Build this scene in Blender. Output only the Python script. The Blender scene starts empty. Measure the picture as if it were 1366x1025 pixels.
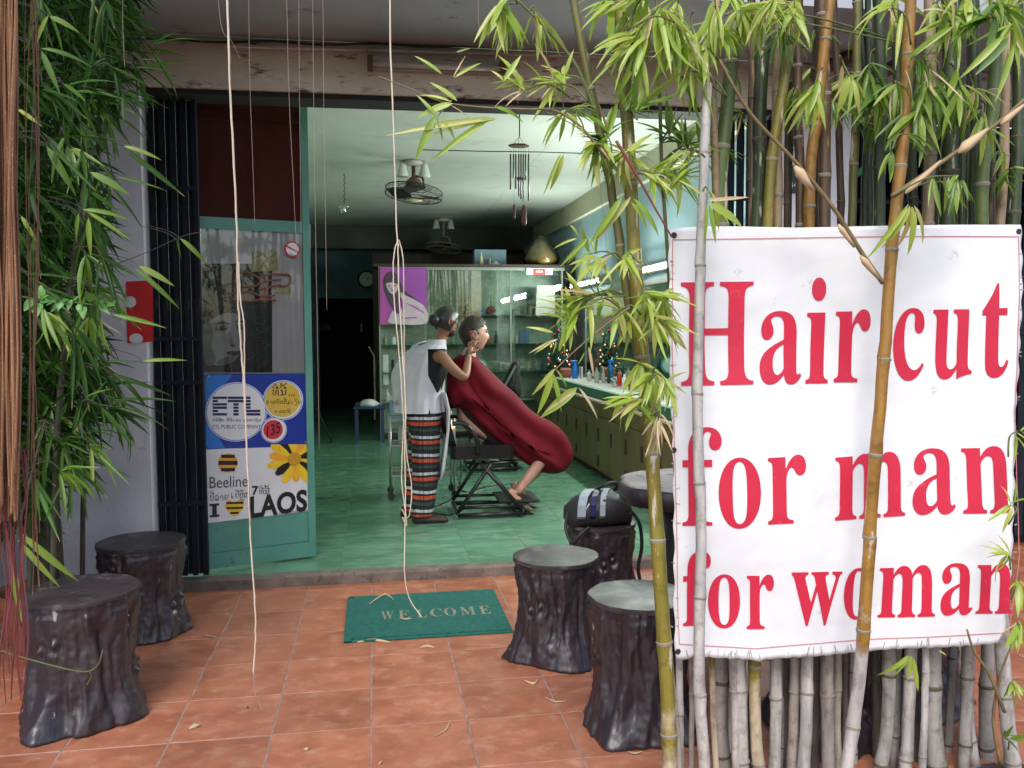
import bpy, bmesh, math, random
from mathutils import Vector, Matrix, noise as mnoise

SC = bpy.context.scene
COL = SC.collection
R = math.radians
# ---------------------------------------------------------------- camera
FPX, CX, CY = 1150.0, 683.0, 512.5
CAM = Vector((0, 0, 1.5))
_x = Vector((0.98733582, 0.01558451, -0.15787689))
_y = Vector((-0.15853741, 0.06041561, -0.98550284))
_z = Vector((-0.00582035, 0.99805164, 0.06212122))
WM = Matrix((_x, _y, _z))
cd = bpy.data.cameras.new('camera')
cd.sensor_width = 36
cd.lens = FPX / 1366 * 36
cd.clip_end = 400
cam = bpy.data.objects.new('camera', cd)
cam.matrix_world = Matrix.Translation(CAM) @ WM.to_4x4()
COL.objects.link(cam)
SC.camera = cam
# ---------------------------------------------------------------- world, sun, exposure
wd = bpy.data.worlds.new('World')
SC.world = wd
wd.use_nodes = True
nt = wd.node_tree
sky = nt.nodes.new('ShaderNodeTexSky')
sky.sky_type = 'NISHITA'
sky.sun_disc = False
SUN_EL, SUN_AZ = R(48), R(200)          # azimuth clockwise from +Y
sky.sun_elevation = SUN_EL
sky.sun_rotation = SUN_AZ
sky.air_density = 1.0
sky.dust_density = 2.5
sky.ozone_density = 0.8
nt.nodes['Background'].inputs[1].default_value = 0.15
nt.links.new(sky.outputs[0], nt.nodes['Background'].inputs[0])
sl = bpy.data.lights.new('sun', 'SUN')
sl.energy = 1.2
sl.angle = R(25)
sl.color = (1.0, 0.97, 0.94)
so = bpy.data.objects.new('sun', sl)
sd = Vector((math.sin(SUN_AZ) * math.cos(SUN_EL), math.cos(SUN_AZ) * math.cos(SUN_EL), math.sin(SUN_EL)))
so.rotation_euler = sd.to_track_quat('Z', 'Y').to_euler()
so.location = sd * 30
COL.objects.link(so)
SC.view_settings.view_transform = 'Standard'
SC.view_settings.look = 'None'
SC.view_settings.exposure = 0.82
SC.view_settings.gamma = 1
SC.view_settings.use_curve_mapping = False
SC.render.engine = 'CYCLES'
SC.cycles.max_bounces = 7
SC.cycles.diffuse_bounces = 4
SC.cycles.transparent_max_bounces = 12
SC.cycles.caustics_reflective = False
SC.cycles.caustics_refractive = False
SC.cycles.sample_clamp_indirect = 6

# ---------------------------------------------------------------- helpers
def ray(px, py):
    return WM @ Vector((px - CX, CY - py, -FPX))
def at(px, py, Y):
    d = ray(px, py); return CAM + d * (Y / d.y)
def gr(px, py, h=0.0):
    d = ray(px, py); return CAM + d * ((h - CAM.z) / d.z)
def atx(px, py, X):
    d = ray(px, py); return CAM + d * (X / d.x)

def lin(c):
    return tuple(((v / 12.92) if v <= 0.04045 else ((v + 0.055) / 1.055) ** 2.4) for v in c)
def hx(s):
    return lin(tuple(int(s[i:i + 2], 16) / 255 for i in (0, 2, 4)))

def new_mat(name):
    m = bpy.data.materials.new(name); m.use_nodes = True
    return m, m.node_tree.nodes, m.node_tree.links, m.node_tree.nodes['Principled BSDF']

def mat(name, c1, c2=None, scale=8, rough=0.6, metal=0.0, bump=0.0, bscale=None, stretch=(1, 1, 1), rnd=0.0,
        emit=None, estr=0.0, detail=5, c3=None, c3t=(0.62, 0.7), c3scale=None, coat=0.0, spec=None, rvar=0.0, alpha=None, bdist=0.01):
    m, N, L, P = new_mat(name)
    P.inputs['Roughness'].default_value = rough
    P.inputs['Metallic'].default_value = metal
    if coat: P.inputs['Coat Weight'].default_value = coat
    if spec is not None: P.inputs['Specular IOR Level'].default_value = spec
    tc = N.new('ShaderNodeTexCoord'); mp = N.new('ShaderNodeMapping')
    mp.inputs['Scale'].default_value = stretch
    L.new(tc.outputs['Object'], mp.inputs['Vector'])
    vec = mp.outputs[0]
    if rnd:
        oi = N.new('ShaderNodeObjectInfo'); ad = N.new('ShaderNodeVectorMath'); ad.operation = 'ADD'
        mu = N.new('ShaderNodeMath'); mu.operation = 'MULTIPLY'; mu.inputs[1].default_value = 37
        L.new(oi.outputs['Random'], mu.inputs[0])
        L.new(vec, ad.inputs[0]); L.new(mu.outputs[0], ad.inputs[1]); vec = ad.outputs[0]
    col = None
    c2 = c2 or tuple(v * 0.85 for v in c1)
    nz = N.new('ShaderNodeTexNoise'); nz.inputs['Scale'].default_value = scale; nz.inputs['Detail'].default_value = detail
    L.new(vec, nz.inputs['Vector'])
    rp = N.new('ShaderNodeValToRGB')
    rp.color_ramp.elements[0].position = 0.3; rp.color_ramp.elements[1].position = 0.7
    rp.color_ramp.elements[0].color = (*c2, 1); rp.color_ramp.elements[1].color = (*c1, 1)
    L.new(nz.outputs[0], rp.inputs[0]); col = rp.outputs[0]
    if c3:
        n3 = N.new('ShaderNodeTexNoise'); n3.inputs['Scale'].default_value = c3scale or scale * 2.3; n3.inputs['Detail'].default_value = 7
        n3.inputs['Roughness'].default_value = 0.65
        L.new(vec, n3.inputs['Vector'])
        r3 = N.new('ShaderNodeValToRGB'); r3.color_ramp.elements[0].position = c3t[0]; r3.color_ramp.elements[1].position = c3t[1]
        L.new(n3.outputs[0], r3.inputs[0])
        mx = N.new('ShaderNodeMixRGB'); mx.inputs[2].default_value = (*c3, 1)
        L.new(r3.outputs[0], mx.inputs[0]); L.new(col, mx.inputs[1]); col = mx.outputs[0]
    if rnd:
        hs = N.new('ShaderNodeHueSaturation')
        mr = N.new('ShaderNodeMapRange'); mr.inputs[3].default_value = 1 - rnd; mr.inputs[4].default_value = 1 + rnd
        L.new(oi.outputs['Random'], mr.inputs[0]); L.new(mr.outputs[0], hs.inputs['Value']); L.new(col, hs.inputs['Color']); col = hs.outputs[0]
    L.new(col, P.inputs['Base Color'])
    if rvar:
        mr2 = N.new('ShaderNodeMapRange'); mr2.inputs[3].default_value = max(0, rough - rvar); mr2.inputs[4].default_value = rough + rvar
        L.new(nz.outputs[0], mr2.inputs[0]); L.new(mr2.outputs[0], P.inputs['Roughness'])
    if bump:
        nb = N.new('ShaderNodeTexNoise'); nb.inputs['Scale'].default_value = bscale or scale * 4; nb.inputs['Detail'].default_value = 6
        L.new(vec, nb.inputs['Vector'])
        bp = N.new('ShaderNodeBump'); bp.inputs['Strength'].default_value = bump; bp.inputs['Distance'].default_value = bdist
        L.new(nb.outputs[0], bp.inputs['Height']); L.new(bp.outputs[0], P.inputs['Normal'])
    if emit:
        P.inputs['Emission Color'].default_value = (*emit, 1); P.inputs['Emission Strength'].default_value = estr
    return m

def glass_mat(name, tint=(0.9, 1, 0.95), refl=0.12, rough=0.02):
    m, N, L, P = new_mat(name)
    N.remove(P)
    out = N['Material Output']
    tr = N.new('ShaderNodeBsdfTransparent'); tr.inputs[0].default_value = (*tint, 1)
    gl = N.new('ShaderNodeBsdfGlossy'); gl.inputs['Roughness'].default_value = rough
    fr = N.new('ShaderNodeFresnel'); fr.inputs[0].default_value = 1.45
    ad = N.new('ShaderNodeMath'); ad.operation = 'ADD'; ad.inputs[1].default_value = refl - 0.04
    L.new(fr.outputs[0], ad.inputs[0])
    mx = N.new('ShaderNodeMixShader')
    L.new(ad.outputs[0], mx.inputs[0]); L.new(tr.outputs[0], mx.inputs[1]); L.new(gl.outputs[0], mx.inputs[2]); L.new(mx.outputs[0], out.inputs[0])
    return m

def leaf_mat(name, stops, trans=0.35, gloss=0.05, tip=True):
    """leaf: colour picked per leaf from a ramp, veins along the blade, light shining through"""
    m, N, L, P = new_mat(name)
    N.remove(P); out = N['Material Output']
    oi = N.new('ShaderNodeObjectInfo'); rp = N.new('ShaderNodeValToRGB')
    els = rp.color_ramp.elements
    while len(els) < len(stops): els.new(0.5)
    for e, (p, c) in zip(els, stops): e.position = p; e.color = (*c, 1)
    L.new(oi.outputs['Random'], rp.inputs[0])
    tc = N.new('ShaderNodeTexCoord'); wv = N.new('ShaderNodeTexNoise'); mp = N.new('ShaderNodeMapping')
    mp.inputs['Scale'].default_value = (2, 60, 1)
    L.new(tc.outputs['Object'], mp.inputs[0]); L.new(mp.outputs[0], wv.inputs['Vector']); wv.inputs['Scale'].default_value = 1.0
    hs = N.new('ShaderNodeHueSaturation'); mr = N.new('ShaderNodeMapRange'); mr.inputs[3].default_value = 0.7; mr.inputs[4].default_value = 1.3
    L.new(wv.outputs[0], mr.inputs[0]); L.new(mr.outputs[0], hs.inputs['Value']); L.new(rp.outputs[0], hs.inputs['Color'])
    # dry tip
    sp = N.new('ShaderNodeSeparateXYZ'); L.new(tc.outputs['Object'], sp.inputs[0])
    rt = N.new('ShaderNodeMapRange'); rt.inputs[1].default_value = 0.86; rt.inputs[2].default_value = 1.0
    L.new(sp.outputs[0], rt.inputs[0])
    mc = N.new('ShaderNodeMixRGB'); mc.inputs[2].default_value = (0.45, 0.33, 0.16, 1)
    L.new(hs.outputs[0], mc.inputs[1])
    if tip: L.new(rt.outputs[0], mc.inputs[0])
    else:
        mc.inputs[0].default_value = 0; mp.inputs['Scale'].default_value = (9, 9, 9); L.new(wv.outputs[0], rp.inputs[0])
    di = N.new('ShaderNodeBsdfDiffuse'); tl = N.new('ShaderNodeBsdfTranslucent'); gl = N.new('ShaderNodeBsdfGlossy')
    gl.inputs['Roughness'].default_value = 0.4
    L.new(mc.outputs[0], di.inputs[0]); L.new(mc.outputs[0], tl.inputs[0])
    m1 = N.new('ShaderNodeMixShader'); m1.inputs[0].default_value = trans
    L.new(di.outputs[0], m1.inputs[1]); L.new(tl.outputs[0], m1.inputs[2])
    m2 = N.new('ShaderNodeMixShader'); m2.inputs[0].default_value = gloss
    L.new(m1.outputs[0], m2.inputs[1]); L.new(gl.outputs[0], m2.inputs[2]); L.new(m2.outputs[0], out.inputs[0])
    return m

def wloc(o):
    v = Vector((0, 0, 0))
    while o: v += o.location; o = o.parent
    return v

def tag(o, label=None, cat=None, group=None, kind=None):
    if label: o['label'] = label
    if cat: o['category'] = cat
    if group: o['group'] = group
    if kind: o['kind'] = kind
    return o
def thing(name, label, cat, loc=(0, 0, 0), group=None, rz=0):
    o = bpy.data.objects.new(name, None); COL.objects.link(o); o.location = loc; o.rotation_euler = (0, 0, rz)
    o.empty_display_size = 0.1
    return tag(o, label, cat, group)

def put(name, me, m, parent=None, loc=None, smooth=False):
    """link mesh data as one object"""
    if m and not me.materials: me.materials.append(m)
    if smooth:
        for p in me.polygons: p.use_smooth = True
    o = bpy.data.objects.new(name, me); COL.objects.link(o)
    if parent: o.parent = parent
    if loc is not None: o.location = loc
    return o

class MB:
    def __init__(s): s.v = []; s.f = []
    def add(s, vs, fs):
        b = len(s.v); s.v += [tuple(v) for v in vs]; s.f += [tuple(i + b for i in f) for f in fs]; return s
    def box(s, a, b, rot=0, ch=0):
        (x0, y0, z0), (x1, y1, z1) = a, b
        if x0 > x1: x0, x1 = x1, x0
        if y0 > y1: y0, y1 = y1, y0
        if z0 > z1: z0, z1 = z1, z0
        c = ch
        if c:
            vs = []; 
            for zz, k in ((z0, c), (z0 + c, 0), (z1 - c, 0), (z1, c)):
                vs += [(x0 + k + c * 0, y0 + k, zz), (x1 - k, y0 + k, zz), (x1 - k, y1 - k, zz), (x0 + k, y1 - k, zz)]
            fs = [(3, 2, 1, 0), (12, 13, 14, 15)]
            for r in range(3):
                for i in range(4):
                    j = (i + 1) % 4; fs.append((r * 4 + i, r * 4 + j, r * 4 + 4 + j, r * 4 + 4 + i))
        else:
            vs = [(x, y, z) for z in (z0, z1) for x, y in ((x0, y0), (x1, y0), (x1, y1), (x0, y1))]
            fs = [(3, 2, 1, 0), (4, 5, 6, 7), (0, 1, 5, 4), (1, 2, 6, 5), (2, 3, 7, 6), (3, 0, 4, 7)]
        return s.add(vs, fs)
    def tube(s, pts, rad, n=8, cap=True):
        pts = [Vector(p) for p in pts]
        if not hasattr(rad, '__len__'): rad = [rad] * len(pts)
        vs = []; prev = None
        for i, p in enumerate(pts):
            t = (pts[min(i + 1, len(pts) - 1)] - pts[max(i - 1, 0)])
            if t.length < 1e-9: t = Vector((0, 0, 1))
            t.normalize()
            if prev is None:
                a = Vector((0, 0, 1)) if abs(t.z) < 0.9 else Vector((1, 0, 0))
                u = t.cross(a).normalized()
            else:
                u = (prev - t * prev.dot(t))
                u = u.normalized() if u.length > 1e-6 else t.orthogonal().normalized()
            prev = u; w = t.cross(u)
            for k in range(n):
                a = 2 * math.pi * k / n
                vs.append(p + (u * math.cos(a) + w * math.sin(a)) * rad[i])
        fs = []
        for i in range(len(pts) - 1):
            for k in range(n):
                j = (k + 1) % n; fs.append((i * n + k, i * n + j, (i + 1) * n + j, (i + 1) * n + k))
        if cap:
            fs.append(tuple(range(n))[::-1]); fs.append(tuple((len(pts) - 1) * n + k for k in range(n)))
        return s.add(vs, fs)
    def lathe(s, prof, c=(0, 0, 0), n=20, cap=True, wob=None, sx=1, sy=1):
        vs = []
        for i, (r, z) in enumerate(prof):
            for k in range(n):
                a = 2 * math.pi * k / n
                rr = r if wob is None else wob(r, z, a, i)
                vs.append((c[0] + rr * math.cos(a) * sx, c[1] + rr * math.sin(a) * sy, c[2] + z))
        fs = []
        for i in range(len(prof) - 1):
            for k in range(n):
                j = (k + 1) % n; fs.append((i * n + k, i * n + j, (i + 1) * n + j, (i + 1) * n + k))
        if cap:
            fs.append(tuple(range(n))[::-1]); fs.append(tuple((len(prof) - 1) * n + k for k in range(n)))
        return s.add(vs, fs)
    def ell(s, c, r, n=14, m=9):
        vs = [(c[0], c[1], c[2] - r[2])]
        for i in range(1, m):
            t = math.pi * i / m
            for k in range(n):
                a = 2 * math.pi * k / n
                vs.append((c[0] + r[0] * math.sin(t) * math.cos(a), c[1] + r[1] * math.sin(t) * math.sin(a), c[2] - r[2] * math.cos(t)))
        vs.append((c[0], c[1], c[2] + r[2])); fs = []
        for k in range(n): fs.append((0, 1 + (k + 1) % n, 1 + k))
        for i in range(m - 2):
            for k in range(n):
                j = (k + 1) % n; fs.append((1 + i * n + k, 1 + i * n + j, 1 + (i + 1) * n + j, 1 + (i + 1) * n + k))
        b = 1 + (m - 2) * n
        for k in range(n): fs.append((b + k, b + (k + 1) % n, len(vs) - 1))
        return s.add(vs, fs)
    def loft(s, rings, cap=True):
        n = len(rings[0]); b = []
        for r in rings: b += r
        fs = []
        for i in range(len(rings) - 1):
            for k in range(n):
                j = (k + 1) % n; fs.append((i * n + k, i * n + j, (i + 1) * n + j, (i + 1) * n + k))
        if cap: fs.append(tuple(range(n))[::-1]); fs.append(tuple((len(rings) - 1) * n + k for k in range(n)))
        return s.add(b, fs)
    def mesh(s, name, org=None):
        me = bpy.data.meshes.new(name)
        o = org or Vector((0, 0, 0))
        me.from_pydata([(v[0] - o[0], v[1] - o[1], v[2] - o[2]) for v in s.v], [], s.f)
        bm = bmesh.new(); bm.from_mesh(me); bmesh.ops.recalc_face_normals(bm, faces=bm.faces); bm.to_mesh(me); bm.free()
        me.update(); return me
    def build(s, name, m, parent=None, smooth=False, local=False, org=None):
        o = Vector((0, 0, 0)) if (local or parent is None) else wloc(parent)
        if org is not None: o = Vector(org)
        ob = put(name, s.mesh(name, o), m, parent, None, smooth)
        if org is not None and parent is None: ob.location = o
        return ob
def TB(name, label, cat, mb, m, group=None, smooth=False, org=None):
    """one-mesh thing"""
    return tag(mb.build(name, m, None, smooth, org=org), label, cat, group)
def ST(name, mb, m, label=None, parent=None, smooth=False):
    o = mb.build(name, m, parent, smooth)
    if parent is None: o['kind'] = 'structure'
    if label: o['label'] = label
    return o
def autosmooth(o, ang=40):
    bm = bmesh.new(); bm.from_mesh(o.data)
    for f in bm.faces: f.smooth = True
    for e in bm.edges:
        if len(e.link_faces) == 2 and e.calc_face_angle(0) > R(ang): e.smooth = False
    bm.to_mesh(o.data); bm.free(); return o

def catmull(pts, k=6, closed=False):
    P = [Vector(p) for p in pts]; n = len(P); out = []
    rng = range(n) if closed else range(n - 1)
    for i in rng:
        if closed: a, b, c, d = P[(i - 1) % n], P[i], P[(i + 1) % n], P[(i + 2) % n]
        else: a, b, c, d = P[max(i - 1, 0)], P[i], P[i + 1], P[min(i + 2, n - 1)]
        for j in range(k):
            t = j / k
            out.append(0.5 * ((2 * b) + (c - a) * t + (2 * a - 5 * b + 4 * c - d) * t * t + (3 * b - a - 3 * c + d) * t ** 3))
    if not closed: out.append(P[-1].copy())
    return out

def text_mesh(body, offset=0.0, res=4):
    c = bpy.data.curves.new('text', 'FONT'); c.body = body; c.offset = offset; c.resolution_u = res; c.size = 1
    o = bpy.data.objects.new('text', c); COL.objects.link(o)
    dg = bpy.context.evaluated_depsgraph_get(); dg.update()
    me = bpy.data.meshes.new_from_object(o.evaluated_get(dg))
    bpy.data.objects.remove(o); bpy.data.curves.remove(c)
    me.materials.clear()
    return [v.co.copy() for v in me.vertices], [tuple(p.vertices) for p in me.polygons]
def serif(s):
    return ''.join(chr(0x1D400 + ord(ch) - 65) if 'A' <= ch <= 'Z' else chr(0x1D41A + ord(ch) - 97) if 'a' <= ch <= 'z' else ch for ch in s)

class Frame:
    """a flat vertical face in the room: origin, direction of u; pixels of the photograph are turned into u, z on it"""
    def __init__(s, org, u):
        s.o = Vector(org); s.u = Vector(u).normalized(); s.n = Vector((s.u.y, -s.u.x, 0))   # n towards the street
    def px(s, x, y):
        d = ray(x, y); t = (s.o - CAM).dot(s.n) / d.dot(s.n); p = CAM + d * t - s.o
        return Vector((p.dot(s.u), p.z))
    def w(s, q, e=0.0):
        return s.o + s.u * q[0] + Vector((0, 0, q[1])) + s.n * e
    def poly(s, name, qs, e, m, parent=None, th=0.001):
        mb = MB(); n = len(qs)
        mb.add([s.w(q, e) for q in qs] + [s.w(q, e - th) for q in qs], [tuple(range(n)), tuple(range(n, 2 * n))[::-1]] + [(i, (i + 1) % n, (i + 1) % n + n, i + n) for i in range(n)])
        return mb.build(name, m, parent)
    def pp(s, name, pxs, e, m, parent=None, th=0.001):
        return s.poly(name, [s.px(*p) for p in pxs], e, m, parent, th)
    def disc(s, name, c, r, e, m, parent=None, th=0.001, n=28, sy=1):
        q = s.px(*c); r = r * s.scale(c)
        return s.poly(name, [(q[0] + r * math.cos(2 * math.pi * k / n), q[1] + sy * r * math.sin(2 * math.pi * k / n)) for k in range(n)], e, m, parent, th)
    def scale(s, c):
        return (s.px(c[0] + 0.5, c[1]) - s.px(c[0] - 0.5, c[1])).length
    def text(s, name, body, box, e, m, parent=None, offset=0.0, data=None, shear=0.0):
        """fits the text into the pixel box x0, y0 (top), x1, y1 (bottom)"""
        vs, fs = data or text_mesh(body, offset)
        ax, bx = min(v[0] for v in vs), max(v[0] for v in vs); ay, by = min(v[1] for v in vs), max(v[1] for v in vs)
        x0, y0, x1, y1 = box; mb = MB(); out = []
        for v in vs:
            fx = (v[0] - ax) / (bx - ax); fy = (v[1] - ay) / (by - ay)
            q = s.px(x0 + (x1 - x0) * fx, y1 + (y0 - y1) * fy + shear * (fx - 0.5) * (x1 - x0)); out.append(s.w(q, e))
        mb.add(out, fs); return mb.build(name, m, parent)

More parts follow.
